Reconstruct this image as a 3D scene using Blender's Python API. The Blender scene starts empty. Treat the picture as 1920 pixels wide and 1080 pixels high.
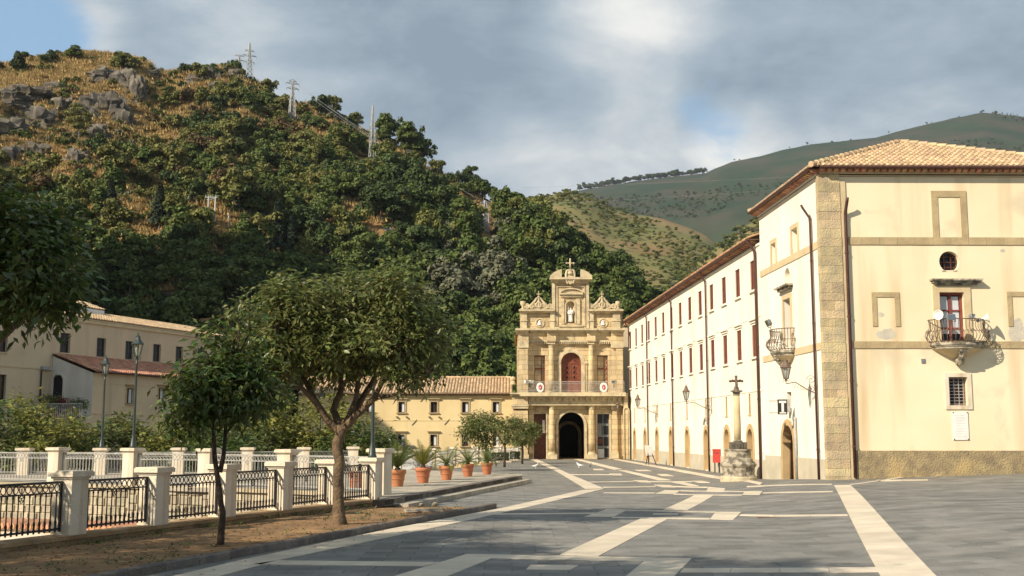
import bpy, bmesh, math, random
import numpy as np
from mathutils import Vector, Matrix, noise
random.seed(7); np.random.seed(7)
R = math.radians
C = bpy.context.scene.collection
# ---------------------------------------------------------------- camera, sky, sun, exposure
HCAM, FPX = 2.2, 2100.0
TILT = math.atan(272.0/FPX)
cam_d = bpy.data.cameras.new("camera"); cam = bpy.data.objects.new("camera", cam_d); C.objects.link(cam)
cam.location = (0, 0, HCAM); cam.rotation_euler = (math.pi/2 + TILT, 0, 0)
cam_d.sensor_width = 36.0; cam_d.lens = FPX/1920*36.0; cam_d.clip_start = 0.1; cam_d.clip_end = 9000
bpy.context.scene.camera = cam
SUN = Vector((1.0, 0.78, -0.82)).normalized()            # direction the light travels
sun_el = math.asin(-SUN.z)
sun_az = math.atan2(-SUN.x, -SUN.y)                      # compass angle from +Y, clockwise
SUN_STRENGTH, SKY_STRENGTH, EXPOSURE = 4.9, 0.09, 0.52
HAZE = 0.00008
sl = bpy.data.lights.new("sun", 'SUN'); sl.energy = SUN_STRENGTH; sl.angle = R(0.55); sl.color = (1.0, 0.88, 0.70)
so = bpy.data.objects.new("sun", sl); C.objects.link(so); so.rotation_euler = (-SUN).to_track_quat('Z', 'Y').to_euler()
so.location = (-60, -60, 60)
sc = bpy.context.scene
sc.view_settings.view_transform = 'Standard'; sc.view_settings.look = 'None'
sc.view_settings.gamma = 1.0; sc.view_settings.exposure = EXPOSURE; sc.view_settings.use_curve_mapping = False
sc.cycles.max_bounces = 6; sc.cycles.diffuse_bounces = 3; sc.cycles.glossy_bounces = 2
sc.cycles.transmission_bounces = 4; sc.cycles.transparent_max_bounces = 6
sc.cycles.sample_clamp_indirect = 8

def raydir(u, v):
    a = (u-960)/FPX; b = -(v-540)/FPX
    return Vector((a, math.cos(TILT) - b*math.sin(TILT), math.sin(TILT) + b*math.cos(TILT)))

def build_world():
    w = bpy.data.worlds.new("World"); sc.world = w; w.use_nodes = True
    nt = w.node_tree; N = nt.nodes; L = nt.links; N.clear()
    out = N.new('ShaderNodeOutputWorld'); bg = N.new('ShaderNodeBackground')
    sky = N.new('ShaderNodeTexSky'); sky.sky_type = 'NISHITA'; sky.sun_disc = False
    sky.sun_elevation = sun_el; sky.sun_rotation = sun_az; sky.dust_density = 1.5; sky.ozone_density = 1.4
    tc = N.new('ShaderNodeTexCoord')
    sep = N.new('ShaderNodeSeparateXYZ'); L.new(tc.outputs['Generated'], sep.inputs[0])
    def M(op, a, b=None, c=None, clamp=False):
        n = N.new('ShaderNodeMath'); n.operation = op; n.use_clamp = clamp
        for i, x in enumerate((a, b, c)):
            if x is None: continue
            if isinstance(x, (int, float)): n.inputs[i].default_value = x
            else: L.new(x, n.inputs[i])
        return n.outputs[0]
    z = M('MAXIMUM', sep.outputs['Z'], 0.0)
    k = M('DIVIDE', 1.0, M('ADD', z, 0.55))
    px = M('MULTIPLY', sep.outputs['X'], k); py = M('MULTIPLY', sep.outputs['Y'], k)
    cmb = N.new('ShaderNodeCombineXYZ'); L.new(px, cmb.inputs[0]); L.new(py, cmb.inputs[1]); L.new(M('MULTIPLY', sep.outputs['Z'], 1.6), cmb.inputs[2])
    def NZ(scale, det, rough, off, dist=0.0):
        mp = N.new('ShaderNodeMapping'); mp.inputs['Location'].default_value = off; L.new(cmb.outputs[0], mp.inputs[0])
        n = N.new('ShaderNodeTexNoise'); n.inputs['Scale'].default_value = scale; n.inputs['Detail'].default_value = det
        n.inputs['Roughness'].default_value = rough; n.inputs['Distortion'].default_value = dist
        L.new(mp.outputs[0], n.inputs['Vector']); return n.outputs[0]
    n1 = NZ(4.6, 10, 0.62, (3.1, 1.7, 0), 0.2)       # cover
    n2 = NZ(5.2, 12, 0.60, (8.3, 5.2, 1), 0.25)        # light and dark in the cloud
    # holes of blue and bright banks where the photograph has them
    def blob(u, v, rad):
        d = raydir(u, v).normalized()
        vm = N.new('ShaderNodeVectorMath'); vm.operation = 'DOT_PRODUCT'; L.new(tc.outputs['Generated'], vm.inputs[0])
        vm.inputs[1].default_value = d
        c = math.cos(rad)
        return M('SMOOTHSTEP', vm.outputs['Value'], c, 1.0) if False else M('POWER', M('DIVIDE', M('SUBTRACT', vm.outputs['Value'], c, clamp=True), 1-c, clamp=True), 1.4)
    cover = M('ADD', n1, 0.24)
    for u, v, r, a in ((10, 80, 0.085, -0.27), (-200, 60, 0.15, -0.25), (80, 45, 0.06, -.10), (1335, 238, 0.055, -0.125), (1375, 252, 0.03, -.05), (1290, 222, 0.03, -.06), (900, 340, 0.08, -0.12), (300, 60, .1, .05), (1000, 130, 0.22, 0.2), (560, 60, 0.2, 0.2), (1750, 130, 0.2, 0.3)):
        cover = M('ADD', cover, M('MULTIPLY', blob(u, v, r), a))
    mask = N.new('ShaderNodeMapRange'); mask.interpolation_type = 'SMOOTHSTEP'
    mask.inputs['From Min'].default_value = 0.42; mask.inputs['From Max'].default_value = 0.74; L.new(cover, mask.inputs[0])
    bright = n2
    for u, v, r, a in ((1170, 50, 0.10, 0.40), (1240, 290, 0.08, 0.20), (1390, 275, 0.055, 0.36), (1010, 335, 0.10, 0.30), (1640, 235, 0.08, 0.12), (300, 110, 0.12, 0.12), (1900, 60, 0.1, -0.02), (800, 90, 0.22, -0.12), (1500, 110, 0.12, -0.08), (150, 40, 0.05, 0.25)):
        bright = M('ADD', bright, M('MULTIPLY', blob(u, v, r), a))
    cr = N.new('ShaderNodeValToRGB'); L.new(bright, cr.inputs[0])
    e = cr.color_ramp.elements; e[0].position = 0.33; e[0].color = (2.05, 2.65, 3.3, 1); e[1].position = 0.95; e[1].color = (7.2, 7.2, 6.9, 1)
    m1 = cr.color_ramp.elements.new(0.55); m1.color = (3.1, 3.8, 4.4, 1)
    m2 = cr.color_ramp.elements.new(0.72); m2.color = (4.7, 5.1, 5.4, 1)
    skyb = N.new('ShaderNodeMix'); skyb.data_type = 'RGBA'; skyb.inputs[0].default_value = 0.65
    L.new(sky.outputs[0], skyb.inputs[6]); skyb.inputs[7].default_value = (2.6, 4.5, 6.6, 1)
    mix = N.new('ShaderNodeMix'); mix.data_type = 'RGBA'; L.new(mask.outputs[0], mix.inputs[0])
    L.new(skyb.outputs[2], mix.inputs[6]); L.new(cr.outputs[0], mix.inputs[7])
    L.new(mix.outputs[2], bg.inputs[0]); bg.inputs[1].default_value = SKY_STRENGTH
    L.new(bg.outputs[0], out.inputs[0])
build_world()

# ---------------------------------------------------------------- materials
MATS = {}
def mat(name, col, col2=None, nscale=2.0, rough=0.85, bump=0.0, bscale=20.0, streak=None, brick=None, rnd=0.0, metal=0.0, island=0.0, spec=0.3, det=6, stain=None, trans=0.0, contrast=(0.35, 0.65)):
    if name in MATS: return MATS[name]
    m = bpy.data.materials.new(name); m.use_nodes = True; nt = m.node_tree; N = nt.nodes; L = nt.links
    b = N['Principled BSDF']; b.inputs['Roughness'].default_value = rough; b.inputs['Metallic'].default_value = metal
    b.inputs['Specular IOR Level'].default_value = spec
    tc = N.new('ShaderNodeTexCoord'); cur = None
    def rgb(c):
        n = N.new('ShaderNodeRGB'); n.outputs[0].default_value = (*c, 1); return n.outputs[0]
    def mixc(f, a, b_, mode='MIX'):
        n = N.new('ShaderNodeMix'); n.data_type = 'RGBA'; n.blend_type = mode
        if isinstance(f, float): n.inputs[0].default_value = f
        else: L.new(f, n.inputs[0])
        L.new(a, n.inputs[6]); L.new(b_, n.inputs[7]); return n.outputs[2]
    def nz(scale, d=det, vec=None, dist=0.0):
        n = N.new('ShaderNodeTexNoise'); n.inputs['Scale'].default_value = scale; n.inputs['Detail'].default_value = d
        n.inputs['Distortion'].default_value = dist
        L.new(vec if vec is not None else tc.outputs['Object'], n.inputs['Vector']); return n.outputs[0]
    def mr(x, lo, hi, a=0.0, b_=1.0):
        n = N.new('ShaderNodeMapRange'); n.inputs['From Min'].default_value = lo; n.inputs['From Max'].default_value = hi
        n.inputs['To Min'].default_value = a; n.inputs['To Max'].default_value = b_; L.new(x, n.inputs[0]); return n.outputs[0]
    cur = rgb(col)
    if col2 is not None: cur = mixc(mr(nz(nscale), *contrast), cur, rgb(col2))
    if streak:                                            # vertical runs of dirt
        mp = N.new('ShaderNodeMapping'); mp.inputs['Scale'].default_value = (1, 1, 0.08); L.new(tc.outputs['Object'], mp.inputs[0])
        s = nz(streak[0], 5, mp.outputs[0]); cur = mixc(mr(s, 0.52, 0.78, 0, streak[1]), cur, rgb(streak[2]))
    if stain:
        cur = mixc(mr(nz(stain[0], 8, dist=0.5), 0.58, 0.72, 0, stain[1]), cur, rgb(stain[2]))
    bumpin = None
    if brick:                                             # (width, height, mortar colour, axes)
        bw, bh, mc = brick[:3]
        mp = N.new('ShaderNodeMapping'); mp.inputs['Rotation'].default_value = (R(90), 0, 0) if len(brick) < 4 else brick[3]
        L.new(tc.outputs['Object'], mp.inputs[0])
        bt = N.new('ShaderNodeTexBrick'); bt.inputs['Scale'].default_value = 1.0; bt.inputs['Brick Width'].default_value = bw
        bt.inputs['Row Height'].default_value = bh; bt.inputs['Mortar Size'].default_value = 0.012; bt.inputs['Mortar Smooth'].default_value = 0.3
        bt.inputs['Color1'].default_value = (0.82, 0.82, 0.82, 1); bt.inputs['Color2'].default_value = (1.12, 1.1, 1.05, 1); bt.inputs['Mortar'].default_value = (*mc, 1)
        L.new(mp.outputs[0], bt.inputs['Vector'])
        cur = mixc(1.0, cur, bt.outputs[0], 'MULTIPLY'); bumpin = bt.outputs['Fac']
    if rnd > 0 or island > 0:
        if rnd > 0: r = N.new('ShaderNodeObjectInfo').outputs['Random']; a = rnd
        else: r = N.new('ShaderNodeNewGeometry').outputs['Random Per Island']; a = island
        hs = N.new('ShaderNodeHueSaturation'); L.new(cur, hs.inputs['Color']); L.new(mr(r, 0, 1, 1-a, 1+a), hs.inputs['Value'])
        wn = N.new('ShaderNodeTexWhiteNoise'); wn.noise_dimensions = '1D'; L.new(r, wn.inputs['W'])
        L.new(mr(wn.outputs[0], 0, 1, 0.5-a*0.07, 0.5+a*0.07), hs.inputs['Hue']); cur = hs.outputs[0]
    L.new(cur, b.inputs['Base Color'])
    if bump > 0:
        bn = N.new('ShaderNodeBump'); bn.inputs['Strength'].default_value = bump; bn.inputs['Distance'].default_value = 0.05
        L.new(nz(bscale, 8), bn.inputs['Height'])
        if bumpin is not None:
            b2 = N.new('ShaderNodeBump'); b2.inputs['Strength'].default_value = 0.6; b2.inputs['Distance'].default_value = 0.03; b2.invert = True
            L.new(bumpin, b2.inputs['Height']); L.new(bn.outputs[0], b2.inputs['Normal']); bn = b2
        L.new(bn.outputs[0], b.inputs['Normal'])
    if trans > 0:
        t = N.new('ShaderNodeBsdfTranslucent'); L.new(cur, t.inputs[0]); ms = N.new('ShaderNodeMixShader'); ms.inputs[0].default_value = trans
        o = N['Material Output']; L.new(b.outputs[0], ms.inputs[1]); L.new(t.outputs[0], ms.inputs[2]); L.new(ms.outputs[0], o.inputs[0])
    MATS[name] = m; return m

def glass_mat():
    m = bpy.data.materials.new('window_glass'); m.use_nodes = True; b = m.node_tree.nodes['Principled BSDF']
    b.inputs['Base Color'].default_value = (0.02, 0.022, 0.025, 1); b.inputs['Roughness'].default_value = 0.12; b.inputs['Specular IOR Level'].default_value = 0.3
    return m
def lamp_glass():
    m = bpy.data.materials.new('lantern_glass'); m.use_nodes = True; nt = m.node_tree; N = nt.nodes; L = nt.links
    g = N.new('ShaderNodeBsdfGlossy'); g.inputs['Roughness'].default_value = 0.12; t = N.new('ShaderNodeBsdfTransparent'); t.inputs[0].default_value = (0.85, 0.88, 0.86, 1)
    ms = N.new('ShaderNodeMixShader'); ms.inputs[0].default_value = 0.35; L.new(t.outputs[0], ms.inputs[1]); L.new(g.outputs[0], ms.inputs[2]); L.new(ms.outputs[0], N['Material Output'].inputs[0])
    return m
GLASS = glass_mat(); LGLASS = lamp_glass()

P_WING = mat('plaster_white', (0.86, 0.82, 0.71), (0.81, 0.76, 0.63), 0.5, 0.9, 0.15, 30, streak=(0.9, 0.6, (0.62, 0.55, 0.38)), stain=(0.35, 0.35, (0.66, 0.60, 0.46)))
P_CREAM = mat('plaster_cream', (0.84, 0.73, 0.52), (0.79, 0.67, 0.45), 0.35, 0.9, 0.14, 34, streak=(1.1, 0.85, (0.60, 0.44, 0.25)), stain=(0.5, 0.9, (0.64, 0.54, 0.38)), det=10)
P_YELLOW = mat('plaster_yellow', (0.76, 0.61, 0.34), (0.69, 0.54, 0.29), 0.5, 0.9, 0.15, 30, streak=(0.8, 0.4, (0.5, 0.38, 0.2)))
P_BEIGE = mat('plaster_beige', (0.66, 0.53, 0.36), (0.58, 0.47, 0.32), 0.4, 0.9, 0.15, 30, streak=(0.8, 0.5, (0.38, 0.3, 0.2)))
P_GABLE = mat('plaster_gable', (0.80, 0.77, 0.70), (0.70, 0.67, 0.60), 0.5, 0.9, 0.2, 30, streak=(0.9, 0.4, (0.45, 0.4, 0.32)))
P_WHITE = mat('plaster_pillar', (0.76, 0.68, 0.55), (0.64, 0.54, 0.40), 1.2, 0.85, 0.3, 18, streak=(3.0, 0.8, (0.46, 0.33, 0.2)), stain=(2.0, .5, (.5, .42, .3)))
P_PLINTH = mat('plaster_plinth', (0.40, 0.31, 0.17), (0.24, 0.19, 0.12), 2.2, 0.95, 0.9, 14, stain=(0.6, 0.6, (0.55, 0.4, 0.18)), det=10)
P_PLINTH2 = mat('plaster_plinth_pale', (0.56, 0.50, 0.38), (0.46, 0.41, 0.31), 1.2, 0.95, 0.4, 18)
STONE = mat('stone_frame', (0.50, 0.39, 0.22), (0.38, 0.29, 0.17), 1.6, 0.9, 0.5, 18, det=9)
STONE_P = mat('stone_frame_pale', (0.64, 0.52, 0.33), (0.55, 0.43, 0.25), 1.6, 0.9, 0.3, 18)
QUOIN = mat('stone_quoin', (0.58, 0.45, 0.26), (0.40, 0.33, 0.22), 2.0, 0.95, 0.8, 16, rnd=0.16, det=9)
CHURCH = mat('stone_church', (0.68, 0.545, 0.335), (0.55, 0.425, 0.25), 0.9, 0.9, 0.5, 9, brick=(0.9, 0.42, (0.45, 0.4, 0.34)), streak=(1.6, 0.75, (0.30, 0.23, 0.14)), stain=(1.1, 0.7, (0.36, 0.31, 0.23)), det=10)
CHURCH_L = mat('stone_church_pale', (0.66, 0.55, 0.35), (0.46, 0.38, 0.25), 1.8, 0.9, 0.5, 14, stain=(2.2, 0.75, (0.22, 0.20, 0.16)), det=9)
GREY_ST = mat('stone_weathered', (0.44, 0.39, 0.30), (0.15, 0.13, 0.10), 4.0, 0.95, 1.0, 12, det=12, stain=(2.6, 0.8, (0.58, 0.48, 0.33)), contrast=(.42, .58))
MARBLE = mat('marble_white', (0.84, 0.82, 0.78), (0.74, 0.72, 0.68), 3, 0.5)
TILE = mat('roof_tile', (0.58, 0.34, 0.19), (0.46, 0.24, 0.13), 3.0, 0.9, 0.3, 30, island=0.28, stain=(3.0, 0.5, (0.55, 0.46, 0.33)))
TILE_P = mat('roof_tile_pale', (0.60, 0.44, 0.27), (0.47, 0.34, 0.21), 3.0, 0.9, 0.3, 30, island=0.22, stain=(3.0, 0.4, (0.6, 0.52, 0.38)))
TILE_R = mat('roof_tile_red', (0.42, 0.20, 0.13), (0.50, 0.28, 0.18), 2.0, 0.9, 0.3, 30, island=0.3)
SOFFIT = mat('eave_wood', (0.22, 0.13, 0.08), (0.14, 0.09, 0.06), 4, 0.9)
PIPE = mat('downpipe_brown', (0.10, 0.045, 0.036), (0.075, 0.035, 0.03), 5, 0.5)
IRON = mat('iron_black', (0.018, 0.018, 0.02), None, rough=0.45, spec=0.5)
IRON_G = mat('iron_grey', (0.42, 0.42, 0.40), (0.32, 0.30, 0.27), 6, 0.5, spec=0.5)
IRON_GREEN = mat('lamp_post_green', (0.03, 0.05, 0.045), (0.045, 0.055, 0.05), 8, 0.4, spec=0.5)
IRON_R = mat('iron_rusty', (0.20, 0.15, 0.11), (0.12, 0.07, 0.05), 14, 0.75)
STEEL = mat('galvanised_steel', (0.40, 0.41, 0.41), (0.30, 0.31, 0.31), 4, 0.5, spec=0.5)
SHUT = mat('shutter_red', (0.24, 0.075, 0.05), (0.17, 0.055, 0.038), 6, 0.6, rnd=0.15)
WOOD = mat('wood_dark', (0.13, 0.045, 0.025), (0.08, 0.03, 0.02), 5, 0.55)
DOOR = mat('door_carved', (0.24, 0.075, 0.042), (0.16, 0.05, 0.03), 5, 0.5)
WFRAME = mat('window_frame_brown', (0.10, 0.06, 0.045), None, rough=0.6)
CURTAIN = mat('curtain_white', (0.62, 0.66, 0.70), (0.52, 0.56, 0.60), 3, 0.9)
DARK = mat('interior_dark', (0.02, 0.018, 0.016), None, rough=0.9)
PAVE = mat('paving_stone_grey', (0.235, 0.225, 0.205), (0.17, 0.165, 0.152), 1.3, 0.8, 0.5, 22, stain=(0.35, 0.55, (0.31, 0.29, 0.25)), rnd=0.17, det=9)
PAVE_S = mat('paving_stone_field', (0.235, 0.225, 0.205), (0.17, 0.165, 0.152), 1.3, 0.8, 0.5, 22, stain=(0.35, 0.55, (0.31, 0.29, 0.25)), island=0.17, det=9)
PAVE_FAR = mat('paving_far', (0.235, 0.225, 0.205), (0.17, 0.165, 0.152), 0.9, 0.85, 0.2, 22, brick=(0.9, 0.45, (0.6, 0.6, 0.6), (0, 0, 0)), stain=(0.4, 0.4, (0.32, 0.30, 0.26)), det=9)
BAND = mat('paving_stone_pale', (0.66, 0.57, 0.44), (0.56, 0.48, 0.37), 1.5, 0.8, 0.25, 22, rnd=0.09, stain=(0.9, 0.35, (0.42, 0.36, 0.28)))
KERB = mat('kerb_stone', (0.20, 0.17, 0.14), (0.13, 0.11, 0.10), 3, 0.9, 0.6, 16, rnd=0.14)
TERR = mat('terrace_stone', (0.46, 0.41, 0.33), (0.36, 0.32, 0.26), 1.0, 0.85, 0.3, 20, brick=(0.8, 0.4, (0.72, 0.70, 0.66), (0, 0, 0)))
DIRT = mat('soil', (0.30, 0.18, 0.085), (0.20, 0.125, 0.065), 1.4, 0.98, 1.0, 9, stain=(0.8, 0.5, (0.44, 0.30, 0.15)), det=11)
EARTH = mat('ravine_soil', (0.10, 0.09, 0.045), (0.06, 0.07, 0.03), 0.5, 0.98, 1.0, 4)
RUBBLE = mat('rubble_wall', (0.55, 0.46, 0.32), (0.40, 0.33, 0.22), 1.6, 0.95, 0.8, 6, stain=(1.0, 0.5, (0.34, 0.30, 0.2)))
TERRA = mat('terracotta', (0.50, 0.20, 0.095), (0.42, 0.165, 0.08), 5, 0.8, 0.2, 30, rnd=0.08)
ROCK = mat('rock_grey', (0.19, 0.165, 0.13), (0.055, 0.05, 0.042), 1.3, 0.95, 1.0, 3.0, det=14, stain=(0.9, 0.7, (0.24, 0.19, 0.11)))
REDM = mat('red_paint', (0.50, 0.055, 0.04), (0.42, 0.045, 0.035), 8, 0.5)
WHITE = mat('white_paint', (0.78, 0.77, 0.74), (0.68, 0.67, 0.64), 5, 0.6)
GREYP = mat('grey_paint', (0.22, 0.24, 0.25), (0.17, 0.18, 0.19), 5, 0.5)
BARK = mat('bark_brown', (0.21, 0.145, 0.085), (0.09, 0.062, 0.04), 5, 0.95, 1.0, 16, det=10)
BARK_D = mat('bark_dark', (0.075, 0.05, 0.035), (0.04, 0.028, 0.02), 7, 0.95, 0.8, 20)
BARK_G = mat('bark_grey', (0.24, 0.21, 0.17), (0.14, 0.12, 0.1), 3, 0.95)
LEAF = mat('leaf_green', (0.13, 0.16, 0.042), (0.19, 0.20, 0.065), 1.2, 0.42, island=0.5, trans=0.38, spec=0.55)
LEAF_D = mat('leaf_dark', (0.065, 0.105, 0.022), (0.11, 0.145, 0.035), 1.2, 0.40, island=0.5, trans=0.34, spec=0.55)
LEAF_Y = mat('leaf_lime', (0.19, 0.21, 0.045), (0.26, 0.25, 0.06), 0.8, 0.6, island=0.35, trans=0.3)
PALM = mat('palm_frond', (0.09, 0.13, 0.025), (0.14, 0.17, 0.04), 2, 0.45, rnd=0.3, trans=0.1)
PALM_Y = mat('palm_frond_yellow', (0.17, 0.18, 0.03), (0.22, 0.2, 0.04), 2, 0.45, rnd=0.3, trans=0.1)
BOX = mat('boxwood_leaf', (0.03, 0.05, 0.015), (0.045, 0.07, 0.02), 3, 0.6, island=0.4)

# ---------------------------------------------------------------- mesh building
class MB:
    def __init__(s): s.v = []; s.f = []
    def add(s, vs, fs):
        o = len(s.v); s.v.extend(tuple(x) for x in vs); s.f.extend(tuple(o+i for i in f) for f in fs); return s
    def box(s, a, b):
        (x0, y0, z0), (x1, y1, z1) = a, b
        x0, x1 = sorted((x0, x1)); y0, y1 = sorted((y0, y1)); z0, z1 = sorted((z0, z1))
        return s.add([(x0,y0,z0),(x1,y0,z0),(x1,y1,z0),(x0,y1,z0),(x0,y0,z1),(x1,y0,z1),(x1,y1,z1),(x0,y1,z1)],
                     [(0,3,2,1),(4,5,6,7),(0,1,5,4),(1,2,6,5),(2,3,7,6),(3,0,4,7)])
    def obox(s, P, a, b):          # box in a frame: P(x,y,z)->world
        t = MB().box(a, b); return s.add([P(*p) for p in t.v], t.f)
    def bar(s, p0, p1, w, w2=None):
        p0 = Vector(p0); p1 = Vector(p1); d = (p1-p0)
        if d.length < 1e-6: return s
        d.normalize(); a = d.cross(Vector((0,0,1)));
        if a.length < 1e-3: a = Vector((1,0,0))
        a.normalize(); b = d.cross(a); w2 = w if w2 is None else w2; h = w/2; g = w2/2
        vs = [p0+a*h+b*h, p0-a*h+b*h, p0-a*h-b*h, p0+a*h-b*h, p1+a*g+b*g, p1-a*g+b*g, p1-a*g-b*g, p1+a*g-b*g]
        return s.add(vs, [(0,1,2,3),(7,6,5,4),(0,4,5,1),(1,5,6,2),(2,6,7,3),(3,7,4,0)])
    def tube(s, pts, rads, n=6, cap=True):
        pts = [Vector(p) for p in pts]
        if isinstance(rads, (int, float)): rads = [rads]*len(pts)
        ref = Vector((0.13, 0.31, 0.94)); rings = []; o = len(s.v); prev = None
        for i, p in enumerate(pts):
            d = (pts[min(i+1, len(pts)-1)] - pts[max(i-1, 0)])
            if d.length < 1e-9: d = Vector((0,0,1))
            d.normalize()
            if prev is None:
                a = d.cross(ref)
                if a.length < 1e-3: a = d.cross(Vector((1,0,0)))
            else: a = prev - d*prev.dot(d)
            a.normalize(); prev = a; b = d.cross(a)
            for k in range(n):
                t = 2*math.pi*k/n; q = p + (a*math.cos(t) + b*math.sin(t))*rads[i]; s.v.append(tuple(q))
        for i in range(len(pts)-1):
            for k in range(n):
                a0 = o+i*n+k; a1 = o+i*n+(k+1) % n; s.f.append((a0, a1, a1+n, a0+n))
        if cap:
            s.f.append(tuple(o+k for k in range(n))[::-1]); s.f.append(tuple(o+(len(pts)-1)*n+k for k in range(n)))
        return s
    def lathe(s, c, prof, n=16, ang=2*math.pi, a0=0.0, sx=1.0, sy=1.0):   # prof: (r,z) bottom to top
        o = len(s.v); full = abs(ang-2*math.pi) < 1e-6; m = n if full else n+1
        for r, z in prof:
            for k in range(m):
                t = a0+ang*k/n; s.v.append((c[0]+r*math.cos(t)*sx, c[1]+r*math.sin(t)*sy, c[2]+z))
        for i in range(len(prof)-1):
            for k in range(n):
                k2 = (k+1) % m
                s.f.append((o+i*m+k, o+i*m+k2, o+(i+1)*m+k2, o+(i+1)*m+k))
        if full:
            s.f.append(tuple(o+k for k in range(m))[::-1]); s.f.append(tuple(o+(len(prof)-1)*m+k for k in range(m)))
        return s
    def prism(s, poly, fn, d0, d1):     # poly of 2D pts, fn(a,b,d)->xyz
        n = len(poly); o = len(s.v)
        for a, b in poly: s.v.append(tuple(fn(a, b, d0)))
        for a, b in poly: s.v.append(tuple(fn(a, b, d1)))
        s.f.append(tuple(o+i for i in range(n))); s.f.append(tuple(o+n+i for i in range(n))[::-1])
        for i in range(n):
            j = (i+1) % n; s.f.append((o+i, o+n+i, o+n+j, o+j))
        return s
    def quad(s, *p): return s.add(p, [tuple(range(len(p)))])
    def mesh(s, name, m, smooth=False):
        me = bpy.data.meshes.new(name); me.from_pydata(s.v, [], s.f); me.materials.append(m)
        if smooth: me.polygons.foreach_set('use_smooth', [True]*len(me.polygons))
        bm = bmesh.new(); bm.from_mesh(me); bmesh.ops.recalc_face_normals(bm, faces=bm.faces)
        bm.to_mesh(me); bm.free(); me.update(); return me

def mesh_np(name, V, F, m, smooth=False):
    me = bpy.data.meshes.new(name); k = F.shape[1]
    me.vertices.add(len(V)); me.vertices.foreach_set('co', V.astype(np.float32).ravel())
    me.loops.add(F.size); me.loops.foreach_set('vertex_index', F.astype(np.int32).ravel())
    me.polygons.add(len(F)); me.polygons.foreach_set('loop_start', np.arange(0, F.size, k, dtype=np.int32))
    if smooth: me.polygons.foreach_set('use_smooth', np.ones(len(F), dtype=bool))
    me.materials.append(m); me.update(calc_edges=True); me.validate(); return me

I4 = Matrix.Identity(4); WM = {}
def link(name, data, parent=None, M=I4, kind=None, label=None, cat=None, group=None):
    o = bpy.data.objects.new(name, data); C.objects.link(o)
    M = M.copy()
    if parent is not None:
        o.parent = parent; o.matrix_local = WM[parent.name].inverted() @ M
    else: o.matrix_local = M
    WM[o.name] = M
    if kind: o['kind'] = kind
    if label: o['label'] = label
    if cat: o['category'] = cat
    if group: o['group'] = group
    return o
def mk(name, mb, m, parent=None, M=I4, smooth=False, **k):
    return link(name, mb.mesh(name, m, smooth), parent, M, **k)
def thing(name, label, cat, loc=(0,0,0), rotz=0.0, group=None, M=None):
    if M is None: M = Matrix.Translation(loc) @ Matrix.Rotation(rotz, 4, 'Z')
    return link(name, None, None, M, label=label, cat=cat, group=group)
def tree_of(o): return [c for c in bpy.data.objects if c.parent == o]
KIDS = {}
def dup(root, M, label=None, group=None):                # a copy of a thing with its parts and sub-parts
    if root.name not in KIDS:
        KIDS[root.name] = [(c, [g for g in c.children]) for c in root.children]
    r = root.copy(); C.objects.link(r); r.matrix_local = M; WM[r.name] = M.copy()
    if label: r['label'] = label
    if group: r['group'] = group
    for c, gs in KIDS[root.name]:
        cc = c.copy(); C.objects.link(cc); cc.parent = r; WM[cc.name] = M @ c.matrix_local
        for g in gs:
            gg = g.copy(); C.objects.link(gg); gg.parent = cc
    return r

class Frame:
    """a vertical wall plane: origin, direction along the wall, inward normal = z x D"""
    def __init__(s, O, D):
        s.O = Vector((O[0], O[1], 0)); s.D = Vector((D[0], D[1], 0)).normalized(); s.I = Vector((-s.D.y, s.D.x, 0))
        s.M = Matrix(((s.D.x, s.I.x, 0, s.O.x), (s.D.y, s.I.y, 0, s.O.y), (0, 0, 1, 0), (0, 0, 0, 1)))
    def P(s, a, d, z): return s.O + s.D*a + s.I*d + Vector((0, 0, z))
    def hit(s, u, v, dep=0.0):
        c = Vector((0, 0, HCAM)); d = raydir(u, v); k = ((s.O + s.I*dep) - c).dot(s.I)/d.dot(s.I); q = c + d*k
        return (q - s.O).dot(s.D), q.z
    def at(s, a, z, d=0.0): return s.M @ Matrix.Translation((a, d, z))

def smooth(a, b, x):
    t = min(1, max(0, (x-a)/(b-a))); return t*t*(3-2*t)
def gz(x, y):
    """height of the paved square"""
    k = smooth(56, 44.5, y) * smooth(5.5, 12.2, x)
    return k*(0.36 + 0.034*max(0.0, x-12.6))
def ground(u, v, z0=None):
    d = raydir(u, v); z = 0.0 if z0 is None else z0; y = 0; x = 0
    for _ in range(30):
        k = (z-HCAM)/d.z; x = d.x*k; y = d.y*k
        if z0 is not None: break
        z = 0.5*z + 0.5*gz(x, y)
    return Vector((x, y, z))
def atY(u, v, Y):
    d = raydir(u, v); k = Y/d.y; return Vector((d.x*k, Y, HCAM + d.z*k))
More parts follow.
